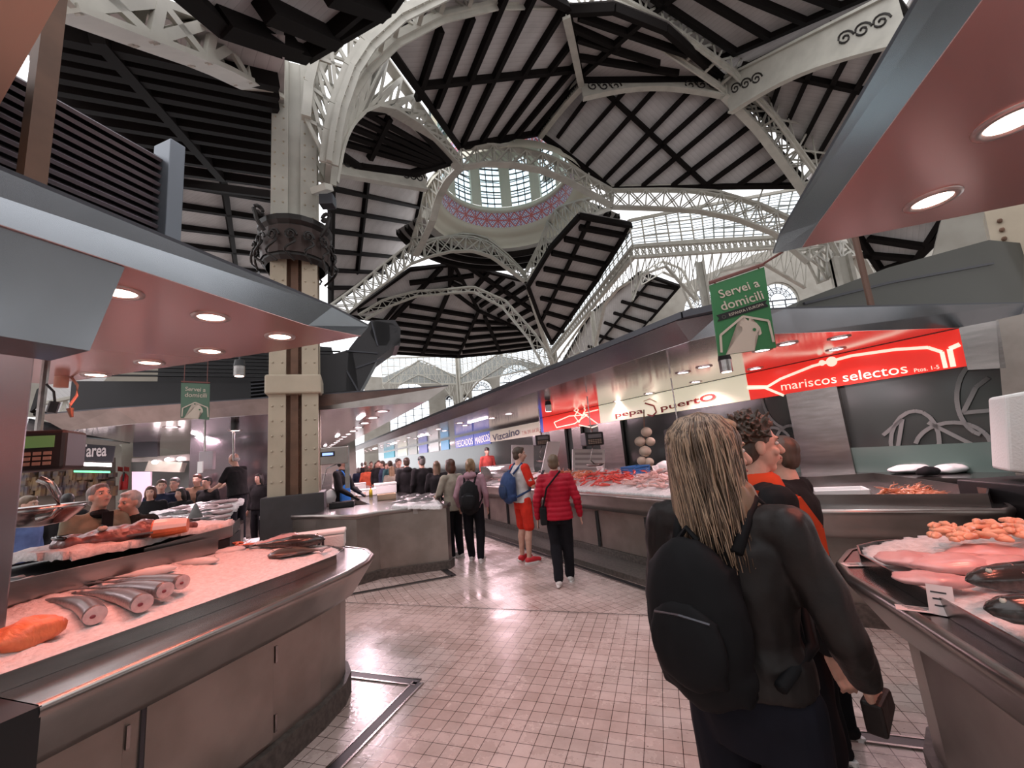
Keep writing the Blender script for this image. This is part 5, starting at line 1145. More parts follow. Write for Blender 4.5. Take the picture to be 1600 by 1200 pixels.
m_ = MB(); m_.prism(on(pv, (206, 716), (310, 708), (300, 720), (206, 722)), nb*.6); m_.build('lintel', M['steel_apron'], t, fix=True)
m_ = MB(); m_.prism(on(pv, (232, 720), (285, 722), (280, 738), (226, 736)), nb*.8); m_.build('hood', mat('cream hood', (.5, .48, .40), .5), t, fix=True)
m_ = MB(); m_.prism(on(pv, (208, 690), (246, 688), (246, 714), (208, 714)), nb*.3); m_.build('louvre_panel', M['dark_steel'], t, fix=True)
m_ = MB(); m_.prism(on(pv, (206, 737), (235, 737), (233, 790), (206, 790)), nb*.2); m_.build('lit_panel', mat('pink lit panel', (.7, .5, .6), .5, emit=(.9, .6, .75), es=.5), t, fix=True)
m_ = MB(); m_.prism(on((pv[0]+nb*1.5, pv[1]), (205, 722), (420, 715), (420, 850), (205, 850)), nb*.2); m_.build('back_wall', mat('grey green tiles', (.20, .24, .22), .3), t, fix=True)
for k, (x, y) in enumerate(((242, 722), (262, 718), (281, 717), (345, 720), (402, 690))):
    c = PP(x, y, pv[0]-nb*.2, pv[1]); m_ = MB(); m_.ell(c, .07, .07, .05, 10, 6); tag(m_.build('lamp_bulb', M['lens_w']), ['small bright lamp over the pale hood, left one', 'small bright lamp over the pale hood, middle one', 'small bright lamp over the pale hood, right one', 'small bright lamp above the vendor in black', 'small bright lamp just left of the riveted column'][k], 'lamp')
# fire point on the stone pier
pv = vplane(PD(195, 745, 15.5), 35); nb = pv[1] if pv[1].y > 0 else -pv[1]
t = thing('fire_extinguisher_sign', 'small red and white fire sign plates on the stone pier', 'sign', PD(193, 735, 15.4)); 
for k in range(2): m_ = MB(); m_.prism(on(pv, (184+k*10, 729), (192+k*10, 730), (192+k*10, 737), (184+k*10, 736)), -nb*.02); m_.build('plate', mat('red plate', (.4, .04, .03), .5), t, fix=True)
c = PP(195, 752, *pv); t = thing('fire_extinguisher', 'red fire extinguisher hanging on the stone pier at left', 'fire extinguisher', c)
m_ = MB(); m_.tube([c-nb*.15+V((0, 0, -.22)), c-nb*.15+V((0, 0, .12)), c-nb*.15+V((0, 0, .2))], [.09, .09, .04], 12); m_.build('cylinder', mat('red enamel', (.45, .02, .02), .3), t, smooth=True)
m_ = MB(); m_.tube([c-nb*.15+V((0, 0, .2)), c-nb*.22+V((0, 0, .24)), c-nb*.25+V((0, 0, 0))], .018, 6); m_.build('hose', M['black'], t)
# left island sloping fish display in front of the vendor
isl = [PZ(235, 800, 1.0), PZ(250, 845, .85), PZ(300, 832, .9), PZ(405, 790, 1.0), PZ(405, 765, 1.1), PZ(320, 770, 1.2)]
t = thing('display_table', 'pale ice-covered fish display table in front of the vendor in black', 'display table', AB(8, -1.3))
dt = [AB(8.5, -1.95), AB(7.0, -1.65), AB(7.05, -1.2), AB(7.3, -.95), AB(8.7, -.75), AB(8.8, -1.4)]
m_ = MB(); m_.prism([p for p in dt], Z3*.85); m_.build('body', M['steel_body'], t, fix=True)
m_ = MB(); m_.prism([p+Z3*.85 for p in dt], Z3*.06); m_.build('rim', M['steel'], t, fix=True)
ice('sloping sheet of ice covered with fish on the table before the vendor in black', [(p.x, p.y) for p in dt], lambda x, y: .95+.19*max(0, (V((x, y, 0)).dot(AX)-7.1)), .02, .05)
# glass case and low counters at far left
t = thing('fish_counter', 'low steel fish counter in the far left background behind the grey post', 'counter', PZ(60, 850, .8))
fl = [PZ(20, 845, .9), PZ(35, 850, .9), PZ(120, 830, .9), PZ(125, 810, .9), PZ(20, 800, .9)]
m_ = MB(); m_.prism([V((p.x, p.y, 0)) for p in fl], Z3*.88); m_.build('body', M['steel_body'], t, fix=True)
ice('thin bed of ice with fillets on the low far left counter', [(p.x, p.y) for p in fl], lambda x, y: .92, .02, .06)
for k, (a_, b_, c_) in enumerate(((-9.2, .2, 'left'), (-10.6, 1.6, 'right'))):
    l = bpy.data.lights.new('stall_light', 'AREA'); l.size = 1.0; l.energy = 40; l.color = (1, .72, .78); o = bpy.data.objects.new('stall_light', l); COL.objects.link(o); o.location = (a_, b_, 2.65)
    st = MB(); st.box((a_, b_, 2.68), (1.0, .3, .02)); st.box((a_-.4, b_, 3.6), (.02, .02, 1.85)); st.box((a_+.4, b_, 3.6), (.02, .02, 1.85)); tag(st.build('strip_lamp', M['lens_w']), 'flat lit lamp panel above the far left counters, %s one' % c_, 'lamp')
# white trays and foam on the seafood stall end
pv0 = PZ(1258, 782, 1.0)
t = thing('seafood_tray', 'steel sided display tray at the right end of the seafood counter', 'tray', (1.8, 4.6, .95))
tp_ = [(1.25, 4.42), (2.15, 4.22), (2.3, 4.35), (2.5, 5.3), (1.35, 5.2)]
tp_ = [(p.x, p.y) for p in (PZ(1228, 783, 1.0), PZ(1545, 783, 1.0), PZ(1545, 768, 1.03), PZ(1365, 738, 1.06), PZ(1262, 745, 1.06))]
m_ = MB(); m_.path([V((x, y, 1.0)) for x, y in tp_]+[V((*tp_[0], 1.0))], .01, .11); m_.build('rim', M['steel'], t)
m_ = MB(); m_.prism([V((x, y, .952)) for x, y in tp_], Z3*.006); m_.build('base', M['steel'], t, fix=True)
def open_box(label, c, sz, rz, m, name='white_tray', wall=.02, cat='tray'):
    t = thing(name, label, cat, c, rz); w, d, h = sz
    m_ = MB(); m_.box((0, 0, .01), (w, d, .02)); local_build(m_, 'base', m, t)
    m_ = MB()
    for sx in (-1, 1): m_.box((sx*(w/2-wall/2), 0, h/2), (wall, d, h))
    for sy in (-1, 1): m_.box((0, sy*(d/2-wall/2), h/2), (w, wall, h))
    local_build(m_, 'sides', m, t, bevel=.004); return t
c = PZ(1312, 778, .97); open_box('shallow white plastic tray standing empty on the seafood counter end', V((c.x+.0, c.y+.10, .97)), (.50, .30, .075), radians(-8), M['white'])
# ================================================================ PEOPLE
def remesh(mb, name, m, vox, smooth=3, disp=None, parent=None, sm_f=.5):
    me = mb.mesh('tmp'); o = bpy.data.objects.new('tmp', me); COL.objects.link(o)
    r = o.modifiers.new('r', 'REMESH'); r.mode = 'VOXEL'; r.voxel_size = vox; r.use_smooth_shade = True
    if smooth: s = o.modifiers.new('s', 'SMOOTH'); s.iterations = smooth; s.factor = sm_f
    dg = bpy.context.evaluated_depsgraph_get(); me2 = bpy.data.meshes.new_from_object(o.evaluated_get(dg)); bpy.data.objects.remove(o); bpy.data.meshes.remove(me)
    me2.name = name
    if disp:
        ns = [v.normal.copy() for v in me2.vertices]
        for v, n in zip(me2.vertices, ns): v.co += n*disp(v.co)
    me2.polygons.foreach_set('use_smooth', [True]*len(me2.polygons)); me2.materials.clear(); me2.materials.append(m)
    o = bpy.data.objects.new(name, me2); COL.objects.link(o)
    if parent: o.parent = parent
    return o
def folds(amp, s=14): return lambda c: amp*(noise.noise(V((c.x*s, c.y*s, c.z*s*.6)))+.5*noise.noise(V((c.x*s*2.2, c.y*s*2.2, c.z*s*1.1+5))))
SK = mat('light skin', (.56, .33, .25), .5, sss=.08, noise_=(.50, .28, .21), scale=20)
HAIRM = {k: mat(k+' hair', c, .5, noise_=c2, scale=18, stretch=(1, 1, .15)) for k, c, c2 in (('dark brown', (.035, .02, .012), (.07, .04, .025)), ('black', (.01, .009, .009), (.03, .025, .022)), ('grey', (.22, .20, .19), (.10, .09, .085)), ('white', (.42, .40, .38), (.28, .26, .25)), ('blonde', (.34, .22, .12), (.16, .095, .05)), ('auburn', (.10, .035, .02), (.05, .02, .012)), ('light brown', (.16, .10, .06), (.08, .05, .03)))}
def cloth(name, c, r=.85, c2=None):
    m = mat(name, c, r, noise_=c2 or tuple(x*.75 for x in c), scale=9, bump=.08); m.node_tree.nodes['Principled BSDF'].inputs['Specular IOR Level'].default_value = .15; return m
def rings(lst, n=20): return [[V((cx+rx*cos(2*pi*k/n), cy+ry*sin(2*pi*k/n), z)) for k in range(n)] for (z, rx, ry, cx, cy) in lst]
def person(label, pos, az, H=1.7, top=None, bottom=None, shoes=None, hair='dark brown', style='short', J=None, lean=0, hyaw=0, hpitch=0, lod=1, bulk=1.0, sleeve='long', shorts=False, hem=.90, group=None, collar=None, puffer=False, feet=True, skin=None, gown=None, beard=None, cap=None, hood=False, apron=None, glasses=False, gloves=None):
    s = H/1.75; j = dict(shl=(-.185, -.01, 1.42), ell=(-.25, -.04, 1.15), wrl=(-.25, .05, .90), shr=(.185, -.01, 1.42), elr=(.25, -.04, 1.15), wrr=(.25, .05, .90), hil=(-.095, 0, .93), knl=(-.105, .02, .50), anl=(-.11, -.02, .09), hir=(.095, 0, .93), knr=(.105, .02, .50), anr=(.11, -.02, .09))
    j.update(J or {}); j = {k: V(v)*s for k, v in j.items()}
    Rl = Matrix.Rotation(-radians(lean), 3, 'X'); piv = V((0, 0, .95*s))
    def up(p): return piv+Rl @ (V(p)-piv)
    for k in ('shl', 'shr') + (('ell', 'wrl', 'elr', 'wrr') if not (J and J.get('abs')) else ()): j[k] = up(j[k])
    vox = {0: .0065, 1: .012, 2: .02}[lod]; skm = skin or SK
    hc = up(V((0, .02, 1.635))*s); Rh = Rl @ Matrix.Rotation(-radians(hyaw), 3, 'Z') @ Matrix.Rotation(-radians(hpitch), 3, 'X')
    def h(p): return hc + Rh @ (V(p)*s)
    b = MB()
    b.ell(h((0, -.008, .028)), .074*s, .094*s, .088*s, 18, 14, rot=Rh); b.ell(h((0, .018, -.035)), .060*s, .072*s, .078*s, 16, 12, rot=Rh)
    b.ell(h((0, .045, -.095)), .032*s, .032*s, .024*s, 10, 8, rot=Rh)
    b.cap(h((0, .084, .015)), h((0, .108, -.028)), .010*s, .017*s, 8); b.ell(h((0, .083, .028)), .05*s, .014*s, .012*s, 10, 6, rot=Rh)
    b.ell(h((0, .083, -.060)), .024*s, .013*s, .014*s, 8, 6, rot=Rh)
    for sx in (-1, 1): b.ell(h((sx*.076, -.008, -.008)), .011*s, .022*s, .034*s, 8, 6, rot=Rh); b.ell(h((sx*.040, .062, -.028)), .022*s, .022*s, .02*s, 8, 6, rot=Rh)
    b.cap(up(V((0, -.015, 1.42))*s), h((0, -.01, -.06)), .062*s, .054*s, 14)
    b.loft([[up(q*s) for q in r_] for r_ in rings([(.88, .13, .09, 0, 0), (.95, .165, .11, 0, 0), (1.08, .14, .095, 0, 0), (1.28, .165, .105, 0, 0), (1.40, .15, .085, 0, -.01), (1.45, .07, .06, 0, -.01)], 14)])
    for e in 'lr':
        sx = -1 if e == 'l' else 1
        b.cap(j['sh'+e], j['el'+e], .048*s, .038*s); b.cap(j['el'+e], j['wr'+e], .038*s, .026*s)
        b.cap(j['hi'+e], j['kn'+e], .082*s, .056*s, 12); b.cap(j['kn'+e], j['kn'+e].lerp(j['an'+e], .35)-V((0, .015*s, 0)), .054*s, .058*s, 12); b.cap(j['kn'+e].lerp(j['an'+e], .35)-V((0, .015*s, 0)), j['an'+e], .054*s, .036*s, 12)
        if feet: b.cap(j['an'+e]-V((0, .02*s, .03*s)), j['an'+e]+V((sx*.02, .13, -.06))*s, .035*s, .03*s)
        # hand: palm, four fingers, thumb
        w_ = j['wr'+e]; d = (w_-j['el'+e]).normalized(); side = V((0, 1, 0))-d*d.y
        if side.length < .2: side = V((0, 0, 1))-d*d.z
        side.normalize(); nrm = d.cross(side)*sx
        pc = w_+d*.052*s
        for i_ in range(4): b.cap(w_+d*.015*s+side*(.014*(i_-1.5))*s, w_+d*.085*s+side*(.0185*(i_-1.5))*s, .013*s, .0115*s, 8)
        for i_, fl in enumerate((.058, .070, .076, .066)):
            k0 = w_+d*.088*s+side*(.0195*(i_-1.5))*s; k1 = k0+(d*fl*.5+nrm*.008-nrm*.02*(0))*s; k2 = k1+(d*fl*.5*.75+nrm*(-.022))*s
            b.cap(k0, k1, .0098*s, .009*s, 7); b.cap(k1, k2, .009*s, .0075*s, 7)
        t0_ = w_+d*.03*s+side*.028*s; t1_ = t0_+(d*.028+side*.026)*s; t2_ = t1_+(d*.03+side*.006)*s; b.cap(t0_, t1_, .013*s, .011*s, 7); b.cap(t1_, t2_, .011*s, .0085*s, 7)
    body = remesh(b, 'person', skm, vox if lod else .0055, 2 if lod else 2)
    body.location = pos; body.rotation_euler = (0, 0, -radians(az)); tag(body, label, 'person', group)
    # eyes and lips
    m_ = MB()
    for sx in (-1, 1): m_.ell(h((sx*.031, .079, .006)), .0125*s, .009*s, .0085*s, 8, 6, rot=Rh)
    local_build(m_, 'eyes', mat('eye white', (.55, .5, .47), .3), body, smooth=True)
    m_ = MB()
    for sx in (-1, 1): m_.ell(h((sx*.031, .0865, .006)), .0055*s, .004*s, .006*s, 8, 6, rot=Rh)
    local_build(m_, 'irises', mat('dark iris', (.02, .014, .01), .2), body, smooth=True)
    m_ = MB(); m_.ell(h((0, .094, -.060)), .021*s, .005*s, .0065*s, 10, 6, rot=Rh); local_build(m_, 'lips', mat('lips', (.42, .15, .13), .5), body, smooth=True)
    hm = HAIRM[hair]
    m_ = MB()
    for sx in (-1, 1): m_.cap(h((sx*.018, .093, .026)), h((sx*.045, .084, .028)), .0045*s, .003*s, 6)
    local_build(m_, 'eyebrows', hm, body, smooth=True)
    # top
    if top:
        g = bulk; t = MB()
        t.loft([[up(q*s) for q in r_] for r_ in rings([(hem, .185*g, .135*g, 0, 0), (hem+.08, .182*g, .132*g, 0, 0), (1.10, .162*g, .118*g, 0, 0), (1.26, .185*g, .132*g, 0, 0), (1.36, .185*g, .120*g, 0, -.01), (1.43, .13, .09, 0, -.012), (1.475, .078, .072, 0, -.008), (1.50, .066, .062, 0, 0)], 20)])
        for e in 'lr':
            t.cap(j['sh'+e]*1.0, j['el'+e], .068*s*g, .054*s*g, 12)
            if sleeve == 'long': t.cap(j['el'+e], j['el'+e].lerp(j['wr'+e], .93), .055*s*g, .040*s, 12)
            t.cap(up(V((0, -.01, 1.415))*s), j['sh'+e], .07*s, .066*s, 12)
        if sleeve == 'short':
            t = MB(); t.loft([[up(q*s) for q in r_] for r_ in rings([(hem, .180*g, .130*g, 0, 0), (1.10, .160*g, .118*g, 0, 0), (1.26, .182*g, .130*g, 0, 0), (1.36, .182*g, .118*g, 0, -.01), (1.43, .13, .09, 0, -.012), (1.475, .07, .066, 0, -.008)], 20)])
            for e in 'lr': t.cap(j['sh'+e], j['sh'+e].lerp(j['el'+e], .75), .068*s, .062*s, 12); t.cap(up(V((0, -.01, 1.415))*s), j['sh'+e], .07*s, .066*s, 12)
        if collar is not None or puffer: t.loft([[up(q*s) for q in r_] for r_ in rings([(1.44, .09, .085, 0, 0), (1.53, .072, .072, 0, .005), (1.535, .06, .06, 0, .005)], 14)])
        if hood: t.ell(up(V((0, -.09, 1.47))*s), .12*s, .07*s, .07*s, 12, 8)
        dv = (lambda c: .010*abs(sin(c.z*pi/.062))**.6-.004+.003*noise.noise(c*20)) if puffer else folds(.009*(.7 if lod else 1))
        remesh(t, 'puffer_jacket' if puffer else ('shirt' if sleeve == 'short' else 'jacket'), top, max(vox, .0085), 3, dv, body)
    if bottom:
        t = MB(); t.loft(rings([(.80*s, .15*s, .11*s, 0, 0), (.90*s, .175*s, .125*s, 0, -.005), (1.0*s, .165*s, .118*s, 0, 0), (1.055*s, .155*s, .112*s, 0, 0)], 16))
        for e in 'lr':
            if shorts: t.cap(j['hi'+e], j['kn'+e].lerp(j['hi'+e], .08), .10*s, .088*s, 14)
            else: t.cap(j['hi'+e], j['kn'+e], .100*s, .084*s, 14); t.cap(j['kn'+e]-V((0, .008*s, 0)), j['an'+e]+V((0, 0, .0)), .084*s, .066*s, 12)
        remesh(t, 'shorts' if shorts else 'trousers', bottom, max(vox, .0085), 3, folds(.007, 11), body)
    if feet and shoes:
        for e in 'lr':
            sx = -1 if e == 'l' else 1; a = j['an'+e]; t = MB(); z0 = a.z-.09*s
            t.cap(V((a.x, a.y-.035*s, z0+.045*s)), V((a.x+sx*.012*s, a.y+.06*s, z0+.05*s)), .042*s, .045*s); t.cap(V((a.x+sx*.012*s, a.y+.06*s, z0+.045*s)), V((a.x+sx*.02*s, a.y+.165*s, z0+.035*s)), .043*s, .035*s); t.cap(a-V((0, .01*s, .03*s)), a-V((0, 0, .06*s)), .043*s, .045*s)
            sh = remesh(t, 'shoe', shoes, max(vox*.8, .007), 2, None, body)
            t = MB(); t.loft([[V((a.x+sx*.010*s+q.x*s, a.y+.055*s+q.y*s, z0+z_*s)) for q in [V((.046*cos(2*pi*k/16)*(1.0 if sin(2*pi*k/16) > 0 else .82), .145*sin(2*pi*k/16), 0)) for k in range(16)]] for z_ in (0, .022)])
            so = local_build(t, 'sole', M['white'], body)
    # hair
    t = MB(); hv = max(vox*.8, .007)
    if style != 'bald':
        t.ell(h((0, -.020, .045)), .083*s, .098*s, .088*s, 16, 12, rot=Rh); t.ell(h((0, -.045, -.005)), .078*s, .065*s, .085*s, 14, 10, rot=Rh)
        t.ell(h((0, .035, .092)), .060*s, .050*s, .028*s, 12, 8, rot=Rh)
        amp = .004
        if style in ('bob', 'long', 'pony'): 
            for sx in (-1, 1): t.ell(h((sx*.060, -.015, -.02)), .034*s, .062*s, .10*s, 10, 8, rot=Rh)
        if style == 'bob': t.ell(h((0, -.045, -.055)), .094*s, .070*s, .10*s, 14, 10, rot=Rh)
        if style == 'long':
            t.ell(h((0, -.055, -.09)), .095*s, .062*s, .16*s, 14, 12, rot=Rh); t.ell(h((0, -.075, -.20)), .09*s, .045*s, .12*s, 14, 10, rot=Rh)
        if style == 'pony': t.cap(h((0, -.11, .05)), h((0, -.15, .02)), .03*s, .034*s); t.cap(h((0, -.15, .02)), h((.01, -.14, -.16)), .034*s, .012*s)
        if style == 'curly':
            rr = random.Random(5)
            for k in range(420):
                a = rr.uniform(0, 2*pi); e_ = rr.uniform(-.2, 1.5); d = V((cos(a)*cos(e_), sin(a)*cos(e_), sin(e_)))
                if d.y > .75 or (d.y > .35 and d.z < .45): continue
                p = V((d.x*.088, -.018+d.y*.105, .040+d.z*.096)); rd = rr.uniform(.0055, .0105)
                t.cap(h(p), h(p+d*rr.uniform(.004, .026)+V((rr.uniform(-.016, .016), rr.uniform(-.016, .016), rr.uniform(-.010, .016)))), rd*s, rd*.6*s, 7)
        remesh(t, 'hair', hm, hv if style != 'curly' else .0042, 2 if style != 'curly' else 1, lambda c: .004*noise.noise(V((c.x*60, c.y*60, c.z*12))), body)
    elif hair:
        t.ell(h((0, -.05, -.012)), .079*s, .058*s, .045*s, 14, 10, rot=Rh); remesh(t, 'hair_fringe', hm, hv, 2, None, body)
    if beard: t = MB(); t.ell(h((0, .050, -.085)), .050*s, .050*s, .040*s, 12, 8, rot=Rh); remesh(t, 'beard', HAIRM[beard], hv, 2, folds(.002, 60), body)
    if cap: t = MB(); t.ell(h((0, -.01, .065)), .088*s, .105*s, .075*s, 14, 10, rot=Rh); t.ell(h((0, .10, .055)), .06*s, .05*s, .010*s, 12, 6, rot=Rh); remesh(t, 'cap', cap, hv, 2, None, body)
    if apron:
        t = MB(); n_ = 9; rg = []
        for z_, w_, y_ in ((.42, .20, .165), (.70, .20, .165), (.95, .19, .16), (1.12, .17, .15), (1.22, .13, .155), (1.38, .09, .14)):
            rg.append([up(V((w_*sin(q), y_*cos(q)*1.0, z_))*s) if z_ > .95 else V((w_*sin(q), y_*cos(q), z_))*s for q in [(-1.25+2.5*k/(n_-1)) for k in range(n_)]])
        t.loft(rg, False, False); o = local_build(t, 'apron', apron, body, smooth=True); md = o.modifiers.new('t', 'SOLIDIFY'); md.thickness = .008; md.offset = 1
        t = MB()
        for sx in (-1, 1): t.tube([up(V((sx*.09, .125, 1.37))*s), up(V((sx*.085, .06, 1.46))*s), up(V((sx*.06, -.07, 1.49))*s)], .010*s, 6)
        local_build(t, 'apron_strap', apron, body)
    if glasses:
        t = MB()
        for sx in (-1, 1): t.tube([h((sx*.033+.021*cos(q*pi/6), .096, .006+.017*sin(q*pi/6))) for q in range(13)], .0018*s, 5); t.tube([h((sx*.054, .094, .010)), h((sx*.078, .02, .012)), h((sx*.078, -.02, .004))], .0018*s, 5)
        local_build(t, 'glasses', M['black'], body)
    if gloves:
        for e in 'lr':
            w_ = j['wr'+e]; d = (w_-j['el'+e]).normalized(); t = MB(); t.cap(w_, w_+d*.12*s, .03*s, .032*s); remesh(t, 'glove', gloves, hv, 1, None, body)
    body['_s'] = s
    return body
def at_person(b, p, up_lean=0):
    s = b['_s']; R__ = Matrix.Rotation(b.rotation_euler.z, 3, 'Z'); return V(b.location)+R__ @ (V(p)*s)
def backpack(label, b, m, m2=None, z=1.17, y=-.24, w=.30, hgt=.46, d=.17, x=0, tilt=0, lod=1):
    s = b['_s']; t = thing('backpack', label, 'backpack', at_person(b, (x, y, z)), b.rotation_euler.z)
    q = MB(); q.ell((0, 0, -.02), w*.54*s, d*.62*s, hgt*.54*s, 16, 12); q.box((0, .02*s, -.04*s), (w*.86*s, d*.62*s, hgt*.80*s)); q.ell((0, .01, -hgt*.32*s), w*.52*s, d*.58*s, hgt*.22*s, 14, 10)
    remesh(q, 'main_bag', m, .01, 5, folds(.006, 12), t)
    q = MB(); q.ell((0, -d*.52*s, -hgt*.14*s), w*.40*s, d*.26*s, hgt*.27*s, 14, 10); q.box((0, -d*.44*s, -hgt*.16*s), (w*.66*s, d*.2*s, hgt*.40*s)); remesh(q, 'front_pocket', m2 or m, .01, 4, folds(.004, 14), t)
    q = MB(); q.tube([(-w*.28*s, -d*.63*s, hgt*.03*s), (0, -d*.70*s, hgt*.05*s), (w*.28*s, -d*.63*s, hgt*.03*s)], .004*s, 5); local_build(q, 'zip', M['dark_steel'], t)
    q = MB(); q.tube([(-.03*s, .02*s, hgt*.46*s), (0, .02*s, hgt*.54*s), (.03*s, .02*s, hgt*.46*s)], .009*s, 6); local_build(q, 'top_handle', m, t)
    for sx in (-1, 1):
        q = MB(); q.tube([(sx*.09*s-x*s, d*.3*s, hgt*.40*s), (sx*.115*s-x*s, -y*s-.02*s, (1.50-z)*s), (sx*.13*s-x*s, -y*s+.10*s, (1.42-z)*s), (sx*.14*s-x*s, -y*s+.145*s, (1.26-z)*s), (sx*.175*s-x*s, -y*s+.06*s, (1.08-z)*s), (sx*.14*s-x*s, .05*s, -hgt*.36*s)], .017*s, 8); local_build(q, 'strap', m, t, smooth=True)
    return t
BLK = cloth('black cloth', (.014, .013, .014)); BLK2 = cloth('black trousers cloth', (.010, .010, .013)); NAVY = cloth('navy cloth', (.02, .025, .05)); GRY = cloth('grey cloth', (.16, .155, .15)); BEI = cloth('beige cloth', (.36, .31, .25)); OLV = cloth('olive khaki cloth', (.22, .21, .15))
WHT = cloth('white cloth', (.62, .58, .57)); RED = cloth('scarlet cloth', (.65, .035, .02)); PUF = cloth('crimson puffer', (.42, .012, .03), .45); ORG = cloth('orange red cloth', (.55, .06, .02)); BLU = cloth('blue apron cloth', (.04, .20, .62)); PNK = cloth('pink cloth', (.55, .28, .33)); BROWN = cloth('brown cloth', (.14, .08, .05))
LEA = mat('black leather', (.010, .008, .008), .45, noise_=(.016, .012, .011), scale=12, bump=.25)
LEA.node_tree.nodes['Principled BSDF'].inputs['Specular IOR Level'].default_value = .22
RSH = mat('red trainers', (.55, .02, .03), .5); WSH = mat('white trainers', (.6, .58, .56), .5)
def ground(p, z=0.0): return V((p.x, p.y, z))
# 1 blonde woman in the foreground
p = ground(PD(1141, 900, 1.49))
W1 = person('blonde woman in a black jacket and dark jeans with a black backpack, foreground back view', p, 30, 1.70, LEA, cloth('very dark denim', (.008, .008, .013)), BLK, None and 'x' or 'blonde', 'short', lod=0, hem=.97, hyaw=42,
            J=dict(elr=(.275, .0, 1.15), wrr=(.26, .17, .97), ell=(-.27, .02, 1.15), wrl=(-.24, .18, .98)), bulk=1.02, collar=1)
# long hair strands over a hair mass
hs = W1['_s']; hcw = V((0, .02, 1.635))*hs; Rh_ = Matrix.Rotation(-radians(42), 3, 'Z')
def hh(p): return hcw+Rh_ @ (V(p)*hs)
m_ = MB(); m_.ell(hh((0, -.030, .040)), .104*hs, .118*hs, .098*hs, 18, 14, rot=Rh_); m_.ell(hh((0, -.050, -.06)), .122*hs, .100*hs, .13*hs, 16, 12, rot=Rh_); m_.ell(hh((0, -.065, -.18)), .128*hs, .078*hs, .12*hs, 16, 12, rot=Rh_)
m_.ell(hh((-.01, -.06, -.255)), .112*hs, .06*hs, .07*hs, 14, 10, rot=Rh_); m_.ell(hh((.07, .0, -.17)), .075*hs, .085*hs, .12*hs, 14, 10, rot=Rh_)
HL = mat('streaked blonde hair', (.19, .115, .07), .42, noise_=(.07, .042, .026), scale=26, stretch=(1, 1, .12))
HB = mat('bright blonde strands', (.31, .205, .135), .4); HD = mat('dark blonde strands', (.09, .055, .035), .45)
remesh(m_, 'long_hair', HL, .007, 3, lambda c: .007*noise.noise(V((c.x*55, c.y*55, c.z*5))), W1)
rr = random.Random(11)
for nm, mm, cnt in (('hair_strands', HB, 250), ('hair_strands', HD, 230)):
    m_ = MB()
    for k in range(cnt):
        a = rr.uniform(-pi*1.0, pi*.20) if rr.random() < .9 else rr.uniform(0, 2*pi)     # around the back and sides
        l = rr.uniform(.72, 1.0); pts = []; w0 = rr.uniform(-.10, .10); w1 = rr.uniform(-.02, .03)
        for i in range(9):
            t_ = i/8*l
            if t_ < .28: e_ = (1-t_/.28)*pi/2; rx, z_ = cos(e_), sin(e_); x_ = .107*rx; y_ = .122*rx; zz = .043+.101*z_
            else: u_ = (t_-.28)/.72; x_ = .107+.062*u_**1.1+.014*sin(u_*5+k); y_ = .122+.006*u_; zz = .043-.375*u_
            aa = a+w0*t_+.07*sin(t_*6+k*.4)+.22*max(0, t_-.3)
            pts.append(hh((x_*cos(aa)+.0, -.030-.012*t_+y_*sin(aa)*(1-.18*t_), zz)))
        m_.tube(pts, [.0028*hs*(1-.55*i/8) for i in range(9)], 4)
    local_build(m_, nm, mm, W1, smooth=True)
backpack('black backpack worn by the blonde woman in the foreground', W1, cloth('matt black nylon', (.006, .006, .007), .7), z=1.19, y=-.175, w=.29, hgt=.44, d=.13, x=-.04)
# dark object in her hand
t = thing('dark_purse', 'small dark purse held at the hip by the blonde woman', 'purse', at_person(W1, (.26, .24, .87)), W1.rotation_euler.z)
m_ = MB(); m_.prism([(-.03, -.06, .04), (-.03, .08, .03), (-.03, .10, -.03), (-.03, -.05, -.05)], V((.05, 0, 0))); local_build(m_, 'body', LEA, t, bevel=.008); m_ = MB(); m_.tube([(0, -.05, .045), (0, .07, .038)], .004, 5); local_build(m_, 'zip', M['dark_steel'], t)
# 2 curly man
p = ground(PD(1172, 700, 2.10))
W2 = person('curly dark haired man with orange red strap, profile facing right behind the blonde woman', p, 78, 1.70, BLK, BLK2, BLK, 'dark brown', 'curly', lod=0, beard=None, glasses=False)
m_ = MB(); s2 = W2['_s']; m_.path([V((.15, -.09, 1.45))*s2, V((.15, .08, 1.42))*s2, V((.14, .145, 1.30))*s2, V((.10, .165, 1.0))*s2], .03, .02, up=(1, 0, 0)); local_build(m_, 'scarf', ORG, W2)
m_ = MB(); m_.loft([[V((q.x, q.y, q.z))*s2 for q in r_] for r_ in rings([(1.42, .12, .11, 0, 0), (1.46, .105, .10, 0, .005), (1.50, .085, .085, 0, .008), (1.52, .06, .06, 0, .008)], 16)]); local_build(m_, 'collar', ORG, W2, smooth=True)
# 3 older man in black beyond
p = ground(PD(1226, 720, 2.9))
W3 = person('dark haired man in a black jacket facing left beyond the curly haired man', p, -62, 1.60, BLK, BLK2, BLK, 'dark brown', 'short', lod=1, bulk=1.06, J=dict(elr=(.25, .03, 1.14), wrr=(.22, .10, .92)))
